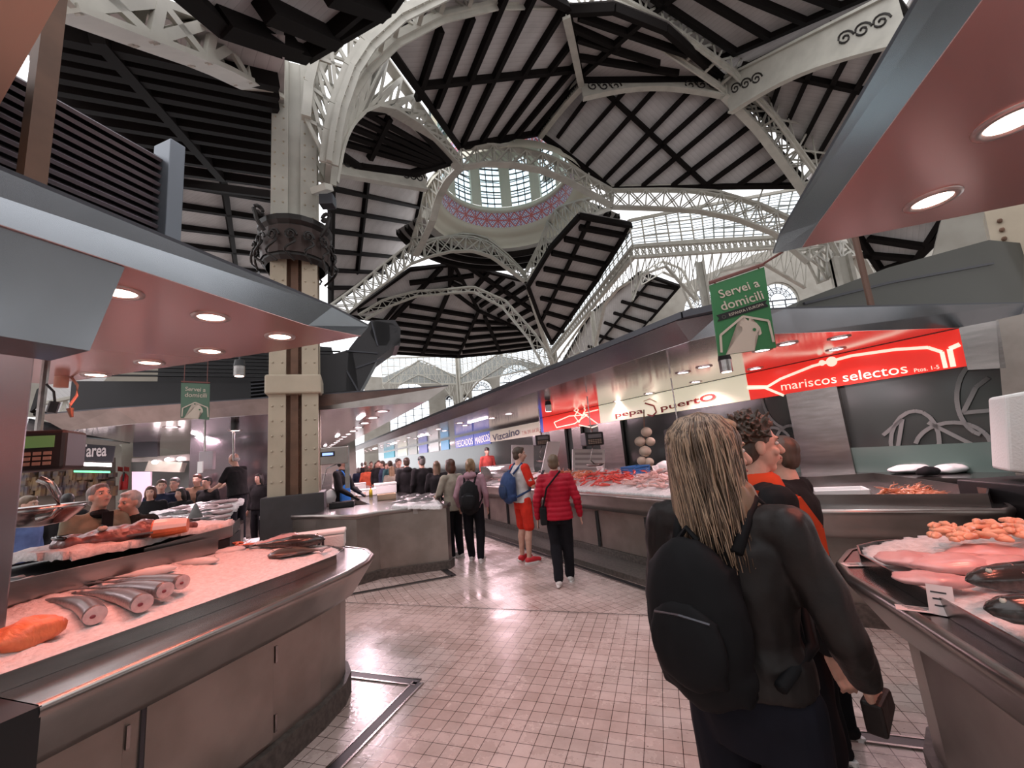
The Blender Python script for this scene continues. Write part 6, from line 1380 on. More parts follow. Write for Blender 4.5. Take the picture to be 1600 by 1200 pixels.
# 4 woman in red puffer
W4 = person('short haired woman in a crimson puffer jacket walking away down the aisle', V((-1.33, 5.32, 0)), -8, 1.57, PUF, BLK2, WSH, 'light brown', 'short', lod=1, puffer=True, hem=.86, bulk=1.10, J=dict(anl=(-.06, -.16, .11), knl=(-.08, .03, .50), anr=(.07, .10, .09), knr=(.08, .10, .5), wrl=(-.30, .0, .88), wrr=(.30, .08, .88), ell=(-.28, -.06, 1.14), elr=(.28, -.02, 1.14)))
m_ = MB(); s4 = W4['_s']; t = thing('shoulder_bag', 'black shoulder bag carried by the woman in the crimson jacket', 'bag', at_person(W4, (-.20, .02, .92)), W4.rotation_euler.z)
m_.box((0, 0, 0), (.09, .24, .22)); local_build(m_, 'pouch', BLK, t, bevel=.02); m_ = MB(); m_.tube([(0, -.10, .10), (.08, -.17, .35), (.27, -.14, .55)], .012, 6); local_build(m_, 'strap', BLK, t)
# 5 man with blue backpack
W5 = person('smiling man in white and red shirt, red shorts and red trainers eyeing his phone', V((-2.13, 6.30, 0)), 42, 1.72, WHT, RED, RSH, 'dark brown', 'short', lod=1, sleeve='short', shorts=True, hyaw=20, bulk=1.06,
            J=dict(elr=(.27, .06, 1.14), wrr=(.14, .28, 1.22), ell=(-.26, .06, 1.14), wrl=(-.10, .30, 1.22)))
s5 = W5['_s']; 
for sx in (-1, 1):
    m_ = MB(); e = V((sx*.26, .06, 1.14))*s5; sh = V((sx*.185, -.01, 1.42))*s5; m_.cap(sh+V((sx*.004, 0, .01)), sh.lerp(e, .82), .072*s5, .067*s5, 12); remesh(m_, 'red_sleeve', RED, .011, 2, folds(.004), W5)
m_ = MB(); m_.tube([at_person(W5, (.05, .38, 1.25))+V((0, 0, 0)), at_person(W5, (.05, .385, 1.36))], .001, 4)
t = thing('mobile_phone', 'dark mobile phone held up by the man in red shorts', 'phone', at_person(W5, (.03, .40, 1.29)), W5.rotation_euler.z); m_ = MB(); m_.box((0, 0, 0), (.07, .01, .14), rot=Matrix.Rotation(-.5, 3, 'X')); local_build(m_, 'case', M['black'], t, bevel=.003); m_ = MB(); m_.box((0, -.008, 0), (.06, .004, .12), rot=Matrix.Rotation(-.5, 3, 'X')); local_build(m_, 'screen', mat('phone glass', (.05, .05, .06), .1), t)
backpack('slate blue backpack on the man in red shorts', W5, cloth('slate blue nylon', (.04, .07, .17), .6), cloth('dark slate nylon', (.03, .05, .11), .6), z=1.16, y=-.23, w=.30, hgt=.46, d=.19)
# 6 couple
W6 = person('woman with a blonde ponytail, grey hood and pink sleeves walking with a black backpack', V((-2.98, 6.30, 0)), -12, 1.60, cloth('dusty pink sleeves', (.42, .24, .28)), BLK2, WSH, 'blonde', 'pony', lod=1, hood=True, J=dict(anl=(-.10, .10, .09), anr=(.10, -.08, .09), ell=(-.28, -.05, 1.13), wrl=(-.27, .08, .92)))
backpack('big black backpack on the woman with the blonde ponytail', W6, BLK, z=1.12, y=-.23, w=.34, hgt=.54, d=.2)
W7 = person('brown haired woman in a beige jacket standing left of the ponytailed woman', V((-3.42, 6.45, 0)), -70, 1.62, BEI, BLK2, WSH, 'auburn', 'bob', lod=1, bulk=1.08, hem=.84, J=dict(elr=(.27, .06, 1.16), wrr=(.16, .24, 1.10), ell=(-.27, .06, 1.16), wrl=(-.16, .24, 1.10)))
t = thing('tote_bag', 'pale cloth tote bag hanging from the arm of the woman in beige', 'bag', at_person(W7, (-.26, .10, .80)), W7.rotation_euler.z)
m_ = MB(); m_.loft([[V((x*w_, y*.04, z)) for x, y in ((-1, -1), (1, -1), (1, 1), (-1, 1))] for z, w_ in ((-.2, .17), (0, .16), (.15, .13))]); local_build(m_, 'sack', BEI, t, bevel=.02); m_ = MB(); m_.tube([(-.08, 0, .14), (-.03, 0, .33), (.04, 0, .33), (.08, 0, .14)], .008, 6); local_build(m_, 'handle', BEI, t)
# 7 trio in dark coats
def crowd_pos(px, d): return ground(PD(px, 740, d))
W8 = person('tall man in a black jacket with grey hood, back view in mid aisle', crowd_pos(636, 10.6), -40, 1.74, BLK, BLK2, BLK, 'dark brown', 'short', lod=2, bulk=1.12, hood=True)
W9 = person('man in a dark cap and black coat standing beside the tall man in the aisle', crowd_pos(660, 9.7), -55, 1.73, BLK, BLK2, BLK, 'grey', 'short', lod=2, bulk=1.15, cap=M['black'])
W10 = person('woman with long light hair in a long black coat at the seafood counter', crowd_pos(683, 9.3), -20, 1.60, BLK, BLK2, BLK, 'light brown', 'long', lod=2, bulk=1.15, hem=.6)
# 8 vendor in blue apron
W11 = person('young fishmonger in a bright blue apron and black gloves behind the middle counter', ground(PD(534, 760, 8.9), .12), 75, 1.74, BLK, BLK2, BLK, 'black', 'short', lod=1, apron=BLU, hpitch=-20, J=dict(elr=(.25, .10, 1.12), wrr=(.18, .30, .98), ell=(-.25, .10, 1.12), wrl=(-.18, .30, 1.0)), gloves=M['black'])
# 9 vendor in black polo on a platform
pv9 = ground(PD(372, 760, 9.7), .42)
W12 = person('heavy fishmonger in a black polo shirt standing on crates, reaching out to the left', pv9, -100, 1.68, BLK, BLK2, WSH, 'white', 'bald', lod=1, bulk=1.22, lean=8, sleeve='short', J=dict(elr=(.24, .22, 1.28), wrr=(.20, .46, 1.20), ell=(-.28, .12, 1.16), wrl=(-.22, .34, 1.12)))
t = thing('standing_platform', 'low platform of pale crates under the fishmonger in black', 'platform', V((pv9.x, pv9.y, 0)), radians(40))
m_ = MB()
for i in range(5): m_.box((-.48+i*.24, 0, .39), (.20, .9, .03))
local_build(m_, 'boards', M['white'], t); m_ = MB(); 
for i in (-1, 1): m_.box((i*.5, 0, .19), (.08, .9, .37))
local_build(m_, 'supports', M['dark_steel'], t)
# 10 shoppers behind the left counter
W13 = person('grey haired man in a pale khaki jacket over a black jumper, by the monkfish', ground(PD(155, 760, 5.6)), 88, 1.68, OLV, BLK2, BLK, 'grey', 'short', lod=1, hpitch=-18, bulk=1.12, J=dict(elr=(.26, .05, 1.13), wrr=(.20, .26, 1.08), ell=(-.26, .05, 1.13), wrl=(-.20, .26, 1.08)))
s_ = W13['_s']; m_ = MB(); m_.prism([V((-.045, .155, 1.49))*s_, V((.045, .155, 1.49))*s_, V((.05, .170, 1.1))*s_, V((.02, .170, .95))*s_, V((-.04, .170, 1.1))*s_], V((0, .006, 0))); m_.ell(V((0, .03, 1.47))*s_, .075*s_, .085*s_, .05*s_, 14, 8); local_build(m_, 'black_jumper', BLK, W13)
W14 = person('white haired older man in a dark coat and checked shirt, bending towards the left', ground(PD(222, 770, 5.8)), 165, 1.60, cloth('dark green black coat', (.02, .022, .02)), BLK2, BLK, 'white', 'short', lod=1, bulk=1.12, lean=10, hyaw=0, hpitch=-8)
s_ = W14['_s']; m_ = MB(); m_.ell(V((0, .12, 1.40))*s_, .05*s_, .07*s_, .08*s_, 12, 8); local_build(m_, 'shirt_collar', cloth('pale blue check', (.35, .36, .42)), W14)
# left crowd behind the fish table
lc_ = [('smiling woman with reddish hair behind the white haired man', 236, 766, 9.7, 1.60, BLK, 'auburn', 'bob', 130), ('dark haired man in a navy coat beside the smiling woman', 252, 0, 10.2, 1.70, NAVY, 'dark brown', 'short', 120), ('grey haired man with glasses at the fish table', 273, 0, 10.8, 1.72, BLK, 'grey', 'short', 150),
       ('young woman in black leaning over the fish table', 283, 0, 9.9, 1.52, BLK, 'black', 'long', 160), ('person with auburn hair near the white price card', 308, 0, 11.5, 1.76, BROWN, 'auburn', 'short', 150), ('dark haired person looking down left of the fishmonger', 324, 0, 11.0, 1.68, BLK, 'black', 'short', 170),
       ('dark dressed shopper with a black hat far left near the pink lit stall', 107, 0, 9.0, 1.60, BLK, 'black', 'short', -60), ('fishmonger in a light blue shirt at the far left stall', 45, 0, 8.2, 1.62, cloth('light blue shirt', (.14, .20, .42)), 'light brown', 'short', 60), ('shopper in a white striped black top just left of the column', 405, 0, 11.5, 1.66, BLK, 'black', 'long', 170)]
for lab, px, _, d_, H_, c_, hr, st_, az_ in lc_: person(lab, ground(PD(px, 760, d_)), az_, H_, c_, BLK2, BLK, hr, st_, lod=2, bulk=1.1, glasses='glasses' in lab)
# distant crowd in the aisle: a few models copied with other clothes
base = [person('person in a bright coral red top, lowest head in the far aisle crowd', crowd_pos(573, 17.5), -40, 1.62, cloth('coral red top', (.55, .10, .05)), BLK2, BLK, 'dark brown', 'bob', lod=2),
        person('woman with long blonde hair seen above the white foam boxes', crowd_pos(612, 12.8), -40, 1.55, BEI, BLK2, BLK, 'blonde', 'long', lod=2),
        person('dark haired man in a navy jacket in the far crowd beside the blonde head', crowd_pos(598, 15.5), -140, 1.74, NAVY, BLK2, BLK, 'dark brown', 'short', lod=2, bulk=1.1),
        person('fishmonger in a dark cap and red scarf behind the seafood counter in the distance', ground(AB(13.2, 5.9), .1), 140, 1.78, cloth('muted red top', (.35, .06, .05)), BLK2, BLK, 'black', 'short', lod=2, cap=M['black'])]
cm = [NAVY, BLK, BROWN, GRY, BLK, NAVY, cloth('muted teal', (.05, .12, .13)), BLK, GRY, BROWN, BLK, NAVY, BLK, cloth('muted red top', (.35, .06, .05))]
spots = [(560, 20), (566, 24), (580, 19), (586, 20), (592, 16.6), (604, 16), (610, 14.6), (617, 15.6), (624, 13), (622, 14.3), (578, 22), (599, 17.8), (588, 18.5), (571, 25)]
rr = random.Random(2)
for k, (px, d_) in enumerate(spots):
    src = base[(0, 2, 2, 1, 2, 0, 2)[k % 7]]
    c = copy_tree(src, None, crowd_pos(px, d_), -radians(rr.choice([-40, -45, 130, 140, -60, 100])))
    c.scale = (1, 1, rr.uniform(.96, 1.06)); c['label'] = 'small dark-clad shopper in the packed far end of the aisle crowd'; c['group'] = 'far aisle crowd'
    for ch in c.children:
        if ch.name.startswith('jacket'):
            ch.material_slots[0].link = 'OBJECT'; ch.material_slots[0].material = cm[k]
        if ch.name.startswith('hair'):
            ch.material_slots[0].link = 'OBJECT'; ch.material_slots[0].material = HAIRM[rr.choice(['dark brown', 'black', 'grey', 'light brown', 'auburn'])]
# ================================================================ FISH AND GOODS
def two_tone(name, back, belly, spots=0, rough=.28, ax=1, lo=-.02, hi=.03):
    m = bpy.data.materials.new(name); m.use_nodes = True; nt = m.node_tree; b = nt.nodes['Principled BSDF']; L = nt.links.new
    tc = nt.nodes.new('ShaderNodeTexCoord'); sp = nt.nodes.new('ShaderNodeSeparateXYZ'); L(tc.outputs['Object'], sp.inputs[0])
    mr = nt.nodes.new('ShaderNodeMapRange'); mr.inputs[1].default_value = lo; mr.inputs[2].default_value = hi; L(sp.outputs[ax], mr.inputs[0])
    n = nt.nodes.new('ShaderNodeTexNoise'); n.inputs['Scale'].default_value = 60; n.inputs['Detail'].default_value = 3; L(tc.outputs['Object'], n.inputs[0])
    ad = nt.nodes.new('ShaderNodeMath'); ad.operation = 'MULTIPLY_ADD'; ad.inputs[1].default_value = .7; L(n.outputs[0], ad.inputs[0]); 
    sb = nt.nodes.new('ShaderNodeMath'); sb.operation = 'SUBTRACT'; sb.inputs[1].default_value = .35; L(mr.outputs[0], sb.inputs[0]); L(sb.outputs[0], ad.inputs[2])
    r = nt.nodes.new('ShaderNodeValToRGB'); r.color_ramp.elements[0].color = (*belly, 1); r.color_ramp.elements[1].color = (*back, 1); r.color_ramp.elements[0].position = .25; r.color_ramp.elements[1].position = .75
    L(ad.outputs[0], r.inputs[0]); L(r.outputs[0], b.inputs['Base Color']); b.inputs['Roughness'].default_value = rough
    bp = nt.nodes.new('ShaderNodeBump'); bp.inputs['Strength'].default_value = .25; bp.inputs['Distance'].default_value = .003; L(n.outputs[0], bp.inputs['Height']); L(bp.outputs[0], b.inputs['Normal'])
    MATS[name] = m; return m
HAKE = two_tone('hake skin', (.10, .085, .085), (.40, .36, .36), ax=2, lo=-.035, hi=.03); SILV = two_tone('silver fish skin', (.22, .20, .20), (.66, .60, .58)); DARKF = two_tone('dark wet fish skin', (.03, .026, .024), (.13, .10, .095), rough=.2, ax=2, lo=-.05, hi=.02); ROSE = two_tone('rosy fish skin', (.26, .12, .12), (.50, .34, .34)); MOTT = two_tone('mottled brown fish skin', (.05, .035, .028), (.12, .085, .06), rough=.3)
CUT = mat('cut fish flesh', (.72, .48, .46), .35, noise_=(.60, .36, .35), scale=40, sss=.1); BONE = mat('dark red bone', (.20, .02, .03), .3); FINM = mat('grey fin', (.12, .10, .10), .4); EYE = mat('fish eye', (.01, .01, .01), .1); EYEW = mat('fish eye ring', (.55, .5, .42), .3)
SALM = mat('salmon flesh', (.72, .20, .08), .35, noise_=(.62, .15, .06), scale=22, stretch=(1, 4, 1), bump=.3, sss=.1)
def fish(label, a, b, H, Wd, m, whole=True, z=None, curve=0.0, name='whole_fish', group=None, cat='fish', tail=True):
    """a: tail point, b: head (or cut) point, lying on its side"""
    a = V(a); b = V(b); L_ = (b-a).length; rz = atan2((b-a).y, (b-a).x); c = (a+b)/2
    t = thing(name, label, cat, V((c.x, c.y, min(a.z, b.z)+Wd*.45)), rz, group)
    n = 16; rg = []; N = 22
    prof = [(0, .10), (.08, .14), (.2, .32), (.4, .72), (.6, .98), (.75, 1.0), (.86, .86), (.94, .55), (1.0, .10)] if whole else [(0, .08), (.1, .16), (.25, .42), (.5, .80), (.75, .98), (.9, 1.0), (1.0, .96)]
    def pf(u):
        for (u0, v0), (u1, v1) in zip(prof, prof[1:]):
            if u <= u1: q = (u-u0)/(u1-u0); q = q*q*(3-2*q); return v0+(v1-v0)*q
        return prof[-1][1]
    def cy(u): return curve*L_*sin(pi*u)
    x0 = -L_/2 + (.12*L_ if tail else 0)
    for i in range(N+1):
        u = i/N; r_ = pf(u); rg.append([V((x0+(L_/2-x0)*u, cy(u)+H/2*r_*cos(2*pi*k/n), Wd/2*(r_*.9+.1*r_)*sin(2*pi*k/n))) for k in range(n)])
    mb = MB(); mb.loft(rg); o = local_build(mb, 'body', m, t, smooth=True)
    if tail:
        mb = MB(); y0 = cy(0); mb.prism([V((x0+.04*L_, y0+H*.05, 0)), V((x0-.12*L_, y0+H*.42, 0)), V((x0-.07*L_, y0, 0)), V((x0-.12*L_, y0-H*.42, 0)), V((x0+.04*L_, y0-H*.05, 0))], V((0, 0, .004))); local_build(mb, 'tail_fin', FINM, t, fix=True)
    mb = MB(); mb.prism([V((x0+(L_/2-x0)*u, cy(u)+H/2*pf(u)*.9+d_, 0)) for u, d_ in ((.35, 0), (.42, H*.16), (.6, H*.12), (.75, 0))], V((0, 0, .004))); local_build(mb, 'dorsal_fin', FINM, t, fix=True)
    if whole:
        mb = MB(); mb.ell((L_/2-.10*L_, H*.12, Wd*.32), H*.075, H*.075, Wd*.14, 10, 6); local_build(mb, 'eye_ring', EYEW, t, smooth=True)
        mb = MB(); mb.ell((L_/2-.10*L_, H*.12, Wd*.38), H*.045, H*.045, Wd*.12, 8, 6); local_build(mb, 'eye', EYE, t, smooth=True)
        mb = MB(); mb.tube([(L_/2-.21*L_, H*.40, Wd*.28), (L_/2-.23*L_, H*.05, Wd*.49), (L_/2-.20*L_, -H*.32, Wd*.34)], .0025, 5); local_build(mb, 'gill_line', FINM, t)
        mb = MB(); mb.prism([V((L_/2-.24*L_, -H*.02, Wd*.50)), V((L_/2-.38*L_, H*.03, Wd*.52)), V((L_/2-.37*L_, -H*.12, Wd*.50))], V((0, 0, .003))); local_build(mb, 'pectoral_fin', FINM, t, fix=True)
    else:
        mb = MB(); q = [V((L_/2+.001, cy(1)+H/2*.95*cos(2*pi*k/n), Wd/2*.95*sin(2*pi*k/n))) for k in range(n)]; mb.add(q+[V((L_/2+.008, cy(1), 0))], [(k, (k+1) % n, n) for k in range(n)]); local_build(mb, 'cut_face', CUT, t, smooth=True)
        mb = MB(); mb.ell((L_/2+.008, cy(1)-H*.12, -Wd*.02), .006, H*.12, Wd*.10, 8, 6); local_build(mb, 'belly_cavity', BONE, t)
    return t
def F(label, pa, pb, H, Wd, m, whole=True, z=1.0, **k): return fish(label, PZ(*pa, z), PZ(*pb, z), H, Wd, m, whole, **k)
F('headless hake piece nearest the orange salmon, cut end to the right', (38, 946), (148, 975), .095, .085, HAKE, False, 1.02, name='hake_piece', curve=.06)
F('thick headless hake piece with a pale cut face, second from the front', (100, 936), (222, 956), .10, .09, HAKE, False, 1.02, name='hake_piece', curve=.05)
F('headless hake piece with a dark belly hole, third from the front', (118, 930), (258, 934), .095, .085, HAKE, False, 1.04, name='hake_piece', curve=.05)
F('long dark hake piece lying farthest back of the headless four', (140, 920), (285, 920), .09, .08, HAKE, False, 1.045, name='hake_piece', curve=.04)
F('silver bream lying behind the headless hakes, head to the right', (160, 912), (276, 893), .10, .06, SILV, True, 1.055)
F('pale fish with a dark eye between the bream and the ice edge', (252, 888), (342, 881), .10, .06, SILV, True, 1.045)
F('small white fish near the steel back panel', (305, 874), (384, 862), .12, .06, mat('white fish skin', (.62, .56, .55), .3), True, 1.04)
F('large dark grey fish at the far end of the ice bed', (372, 864), (508, 851), .17, .10, DARKF, True, 1.03)
F('big rosy fish beside the large dark one at the far end', (385, 862), (470, 845), .16, .09, ROSE, True, 1.04)
c = PZ(462, 870, 1.0)
t = fish('broad mottled brown flatfish with a short tail on the left counter ice', c+V((.22, .10, 0)), c+V((-.20, -.06, 0)), .26, .07, MOTT, True)
for k, (x, y) in enumerate(((362, 852), (372, 850), (382, 853), (392, 851))):
    p = PZ(x, y, 1.07); t = thing('cooked_prawn', 'orange cooked prawn in the small heap at the far end of the left counter', 'prawn', p, k*1.1, 'orange prawns on the left counter'); m_ = MB(); m_.tube([(.04*cos(q*.45), .04*sin(q*.45), .002*q) for q in range(8)], [.004, .010, .012, .012, .011, .009, .006, .003], 8); local_build(m_, 'body', mat('cooked prawn shell', (.75, .20, .10), .35), t, smooth=True); m_ = MB(); m_.tube([(.04, 0, .005), (.07, -.03, .02)], .0015, 4); local_build(m_, 'feeler', mat('cooked prawn shell', (.75, .20, .10), .35), t)
# salmon chunk
def lump(label, name, cat, c, sz, rz, m, amp=.01, sc=14, group=None, nr=1, parts=()):
    t = MB(); t.ell((0, 0, 0), sz[0]/2, sz[1]/2, sz[2]/2, 22, 16); me = t.mesh('x'); o = bpy.data.objects.new(name, me); COL.objects.link(o); me.materials.append(m); me.polygons.foreach_set('use_smooth', [True]*len(me.polygons))
    for v in me.vertices:
        q = v.co; l_ = max(abs(q.x)/(sz[0]/2), abs(q.y)/(sz[1]/2), .01); v.co += v.co.normalized()*amp*(noise.noise(q*sc+V(c))+.5*noise.noise(q*sc*2.3))
        v.co.z = max(v.co.z, -sz[2]*.32)
    o.location = c; o.rotation_euler = (0, 0, rz); return tag(o, label, cat, group)
q = PZ(42, 990, 1.05); lump('orange chunk of smoked salmon at the near left end of the ice', 'salmon_chunk', 'salmon', (q.x, q.y, 1.045), (.20, .24, .13), .4, SALM, .022, 16)
lump('second folded slab of orange salmon under the steel post', 'salmon_chunk', 'salmon', (q.x-.10, q.y-.16, 1.04), (.20, .20, .11), .1, SALM, .02, 18)
# MOWI box
def lidded_box(label, c, sz, rz, m=None, txt=None, lid=True):
    t = thing('foam_box', label, 'box', c, rz); w, d, h_ = sz; m = m or M['foam']
    mb = MB(); mb.box((0, 0, h_*.38), (w*.98, d*.98, h_*.76)); local_build(mb, 'base', m, t, bevel=.012)
    mb = MB(); mb.box((0, 0, h_*.88), (w, d, h_*.24)); local_build(mb, 'lid', m, t, bevel=.012)
    if txt:
        me = text_mesh(txt, h_*.5, bold=.006); me.materials.clear(); me.materials.append(mat('black print', (.03, .03, .035), .6)); me.transform(frame((0, -d/2-.001, h_*.45), (1, 0, 0), (0, 0, 1))); o = bpy.data.objects.new('lettering', me); COL.objects.link(o); o.parent = t
    return t
bx = PZ(520, 849, .955); lidded_box('white foam box printed MOWI standing on the far end of the left counter', V((-3.02, 3.02, .952)), (.56, .20, .15), radians(38), M['foam'], 'MΩWI')
# monkfish and salmon on the rear mound
m_ = MB(); c = PZ(180, 836, 1.30)
t = thing('monkfish', 'big mottled reddish monkfish with a wide head on the raised ice mound', 'fish', V((c.x, c.y, 1.29)), radians(58))
m_.ell((.02, 0, 0), .24, .20, .075, 20, 12); m_.cap((.15, 0, 0), (.46, .02, 0), .10, .03, 12); m_.cap((-.2, -.1, 0), (-.28, .0, .0), .05, .05); m_.cap((-.28, .0, 0), (-.2, .1, 0), .05, .05)
MK = mat('mottled monkfish skin', (.22, .09, .08), .3, noise_=(.08, .035, .03), scale=22, bump=.5); remesh(m_, 'body', MK, .012, 3, lambda q: .010*noise.noise(q*22), t)
m_ = MB(); m_.ell((-.06, -.10, .075), .028, .028, .02, 12, 8); local_build(m_, 'eye', EYEW, t, smooth=True); m_ = MB(); m_.ell((-.06, -.10, .088), .014, .014, .012, 10, 6); local_build(m_, 'pupil', EYE, t, smooth=True)
m_ = MB(); m_.tube([(-.24, -.12, .04), (-.31, 0, .045), (-.24, .12, .04)], .014, 6); local_build(m_, 'mouth', EYE, t, smooth=True)
for sx in (-1, 1): m_ = MB(); m_.prism([V((.05, sx*.17, 0)), V((.22, sx*.30, .01)), V((.20, sx*.15, 0))], V((0, 0, .012))); local_build(m_, 'fin', FINM, t, fix=True)
c = PZ(262, 822, 1.33); t = thing('salmon_piece', 'thick cut salmon tail piece with orange flesh on the raised mound', 'salmon', V((c.x, c.y, 1.32)), radians(48))
m_ = MB(); m_.loft([[V((x, .085*s_*cos(2*pi*k/16), .065*s_*sin(2*pi*k/16))) for k in range(16)] for x, s_ in ((-.08, 1), (0, .98), (.06, .9), (.12, .75))]); local_build(m_, 'body', SALM, t, smooth=False)
m_ = MB(); m_.loft([[V((x, .088*s_*cos(2*pi*k/16), .068*s_*sin(2*pi*k/16))) for k in range(0, 9)] for x, s_ in ((-.07, 1), (0, .98), (.06, .9), (.12, .76))], False, False); local_build(m_, 'skin', SILV, t)
# right foreground counter
RW = mat('raw pink fillet', (.72, .42, .40), .28, noise_=(.60, .30, .29), scale=12, sss=.15, bump=.15, coat=.3); RO = mat('orange roe flesh', (.78, .42, .26), .3, noise_=(.70, .30, .18), scale=20, bump=.3, coat=.3)
for k, (x, y, sx, sy, sz_, rz, lab) in enumerate(((1425, 862, .26, .13, .08, -.2, 'glossy pink fillet at the left tip of the right foreground ice'), (1500, 868, .34, .15, .10, .05, 'large glossy pink fillet in the middle of the right foreground ice'), (1575, 872, .30, .15, .10, .1, 'glossy pink fillet running out of the picture on the right ice'), (1455, 892, .24, .10, .06, -.1, 'thin pale fillet lying in front of the pink ones on the right'), (1540, 852, .30, .13, .09, .2, 'pink fillet at the back of the right foreground ice'), (1590, 893, .25, .10, .07, .1, 'flat pale fillet above the dark fish heads'))):
    p = PZ(x, y+10, 1.05); lump(lab, 'fish_fillet', 'fish fillet', (p.x, p.y, 1.045), (sx*1.05, sy*1.35, sz_*.75), rz, RW, .026, 13)
rr = random.Random(4)
for k in range(70):
    x = rr.uniform(1455, 1610); y = rr.uniform(824, 848)-(x-1460)*.04; p = PZ(x, y, 1.10)
    lump('small curled piece of orange roe heaped at the back of the right counter', 'fish_roe', 'fish roe', (p.x, p.y, 1.10+rr.uniform(0, .03)), (rr.uniform(.05, .09), rr.uniform(.022, .036), .028), rr.uniform(0, 3), RO, .006, 40, 'orange roe pieces on the right counter')
F('dark glossy fish with its head towards the aisle, upper of two on the right', (1830, 900), (1515, 926), .12, .085, DARKF, True, 1.06)
F('dark glossy fish at the right edge, lower of two', (1860, 985), (1543, 972), .11, .08, DARKF, True, 1.05)
def card(label, p, sz, rz, tiltx=0, m=None, stand=False, lines=True):
    t = thing('price_card', label, 'card', p, rz); mb = MB(); R__ = Matrix.Rotation(tiltx, 3, 'X'); mb.box((0, 0, 0), (sz[0], sz[1], .002), rot=R__); local_build(mb, 'paper', m or mat('pale pink paper', (.75, .62, .60), .6), t)
    if lines:
        mb = MB()
        for i in range(3): mb.box(tuple(R__ @ V((-sz[0]*.05, sz[1]*(.25-.22*i), .0018))), (sz[0]*(.6-.1*i), sz[1]*.05, .0008), rot=R__)
        local_build(mb, 'writing', mat('black print', (.03, .03, .035), .6), t)
    return t
card('blank price card lying on the tip of the right foreground counter', PZ(1335, 882, .956), (.10, .06), .1); card('price card lying on the steel edge of the right counter', PZ(1436, 952, .956), (.13, .055), -.3); t = card('price card leaning upright on the tray rim of the right counter', PZ(1470, 938, 1.0), (.07, .10), -.6, 1.2)
# seafood on the long right counter
PRR = mat('red prawn shell', (.70, .07, .05), .3, coat=.3); PRO = mat('orange langoustine shell', (.72, .24, .12), .35, coat=.2); PRP = mat('pale pink prawn shell', (.70, .42, .38), .35)
def prawn_proto(label, m, group, claws=False):
    t = thing('langoustine' if claws else 'raw_prawn', label, 'langoustine' if claws else 'prawn', (0, 0, -5), 0, group)
    mb = MB(); mb.tube([(-.05+.10*i/9, .018*sin(i*.35), .004*sin(i*.35)) for i in range(10)], [.004, .010, .012, .013, .013, .012, .011, .009, .007, .003], 7)
    for i in range(4): mb.tube([(.01-i*.014, .008, 0), (.0-i*.014, .028, -.006)], .0015, 4)
    mb.tube([(.05, 0, .003), (.085, .02, .012), (.11, .05, .01)], .0012, 4); mb.tube([(.05, 0, .003), (.09, -.01, .014), (.12, -.04, .01)], .0012, 4)
    mb.prism([V((-.05, 0, 0)), V((-.072, .014, 0)), V((-.072, -.010, 0))], V((0, 0, .002)))
    if claws:
        for s_ in (-1, 1): mb.tube([(.03, s_*.01, 0), (.07, s_*.03, .006), (.115, s_*.022, .004)], [.003, .006, .002], 6)
    o = local_build(mb, 'body', m, t, smooth=True); return t
def scatter(proto, n, area, zf, seed, sc=(1, 1.3)):
    r_ = random.Random(seed); first = True
    for k in range(n):
        p = area(r_); z_ = zf(p, r_); c_ = proto if first else copy_tree(proto); first = False
        c_.location = (p.x, p.y, z_); c_.rotation_euler = (r_.uniform(-.5, .5), r_.uniform(-.4, .4), r_.uniform(0, 6.28)); s__ = r_.uniform(*sc); c_.scale = (s__, s__, s__)
def pxarea(x0, x1, y0, y1, z=1.0): return lambda r_: PZ(r_.uniform(x0, x1), r_.uniform(y0, y1), z)
pr = prawn_proto('orange langoustine in the heap on the steel tray ending the seafood counter', PRO, 'langoustines on the end tray', True); scatter(pr, 46, lambda r_: PZ(1425+r_.gauss(0, 26), 776+r_.uniform(-5, 4), .98), lambda p, r_: .975+r_.uniform(0, .055)*max(0, 1-abs((p-PZ(1425, 774, .98)).length)/.40), 1, (1.0, 1.35))
# ice ridge and prawn bank on the long counter
ridge = [(AB(a, 4.10), AB(a, 4.95)) for a in (3.3, 12)]
ice('long bank of crushed ice along the seafood counter behind the red jacket', [(q.x, q.y) for q in (AB(3.25, 4.08), AB(11.6, 4.08), AB(11.6, 5.0), AB(3.25, 5.0))], lambda x, y: .97+.17*max(0, min(1, (V((x, y, 0)).dot(BX)-4.12)/.8)), .015, .04)
def bank(a0, a1, b0=4.25, b1=4.9): return lambda r_: AB(r_.uniform(a0, a1), r_.uniform(b0, b1))
zb_ = lambda p, r_: .995+.17*max(0, min(1, (p.dot(BX)-4.12)/.8))+r_.uniform(0, .03)
scatter(prawn_proto('bright red prawn in the glowing red bank of the seafood counter', PRR, 'red prawns on the seafood bank'), 75, bank(4.9, 6.2), zb_, 2, (1.2, 1.7))
scatter(prawn_proto('orange langoustine in the bank next to the red prawns on the seafood counter', PRO, 'orange langoustines on the seafood bank', True), 75, bank(6.2, 7.4), zb_, 3, (1.2, 1.7))
scatter(prawn_proto('pale pink prawn in the bank of the seafood counter nearest the blonde woman', PRP, 'pale prawns on the seafood bank'), 90, bank(3.4, 4.9), zb_, 4, (1.2, 1.7))
scatter(prawn_proto('small pink prawn in the seafood bank behind the man in red shorts', PRP, 'far prawns on the seafood bank'), 50, bank(7.6, 11.2), zb_, 5, (1.3, 1.8))
for k, (a, b, lab) in enumerate(((4.75, 4.95, 'price card standing between the pale and red prawns'), (6.15, 5.0, 'price card standing behind the red prawns'), (7.5, 4.95, 'price card standing by the phone of the man in red shorts'), (8.5, 4.9, 'price card standing further down the seafood bank'), (10.2, 4.9, 'farthest price card on the seafood bank'))):
    card(lab, AB(a, b, 1.22), (.15, .10), TA, 1.25, M['white'])
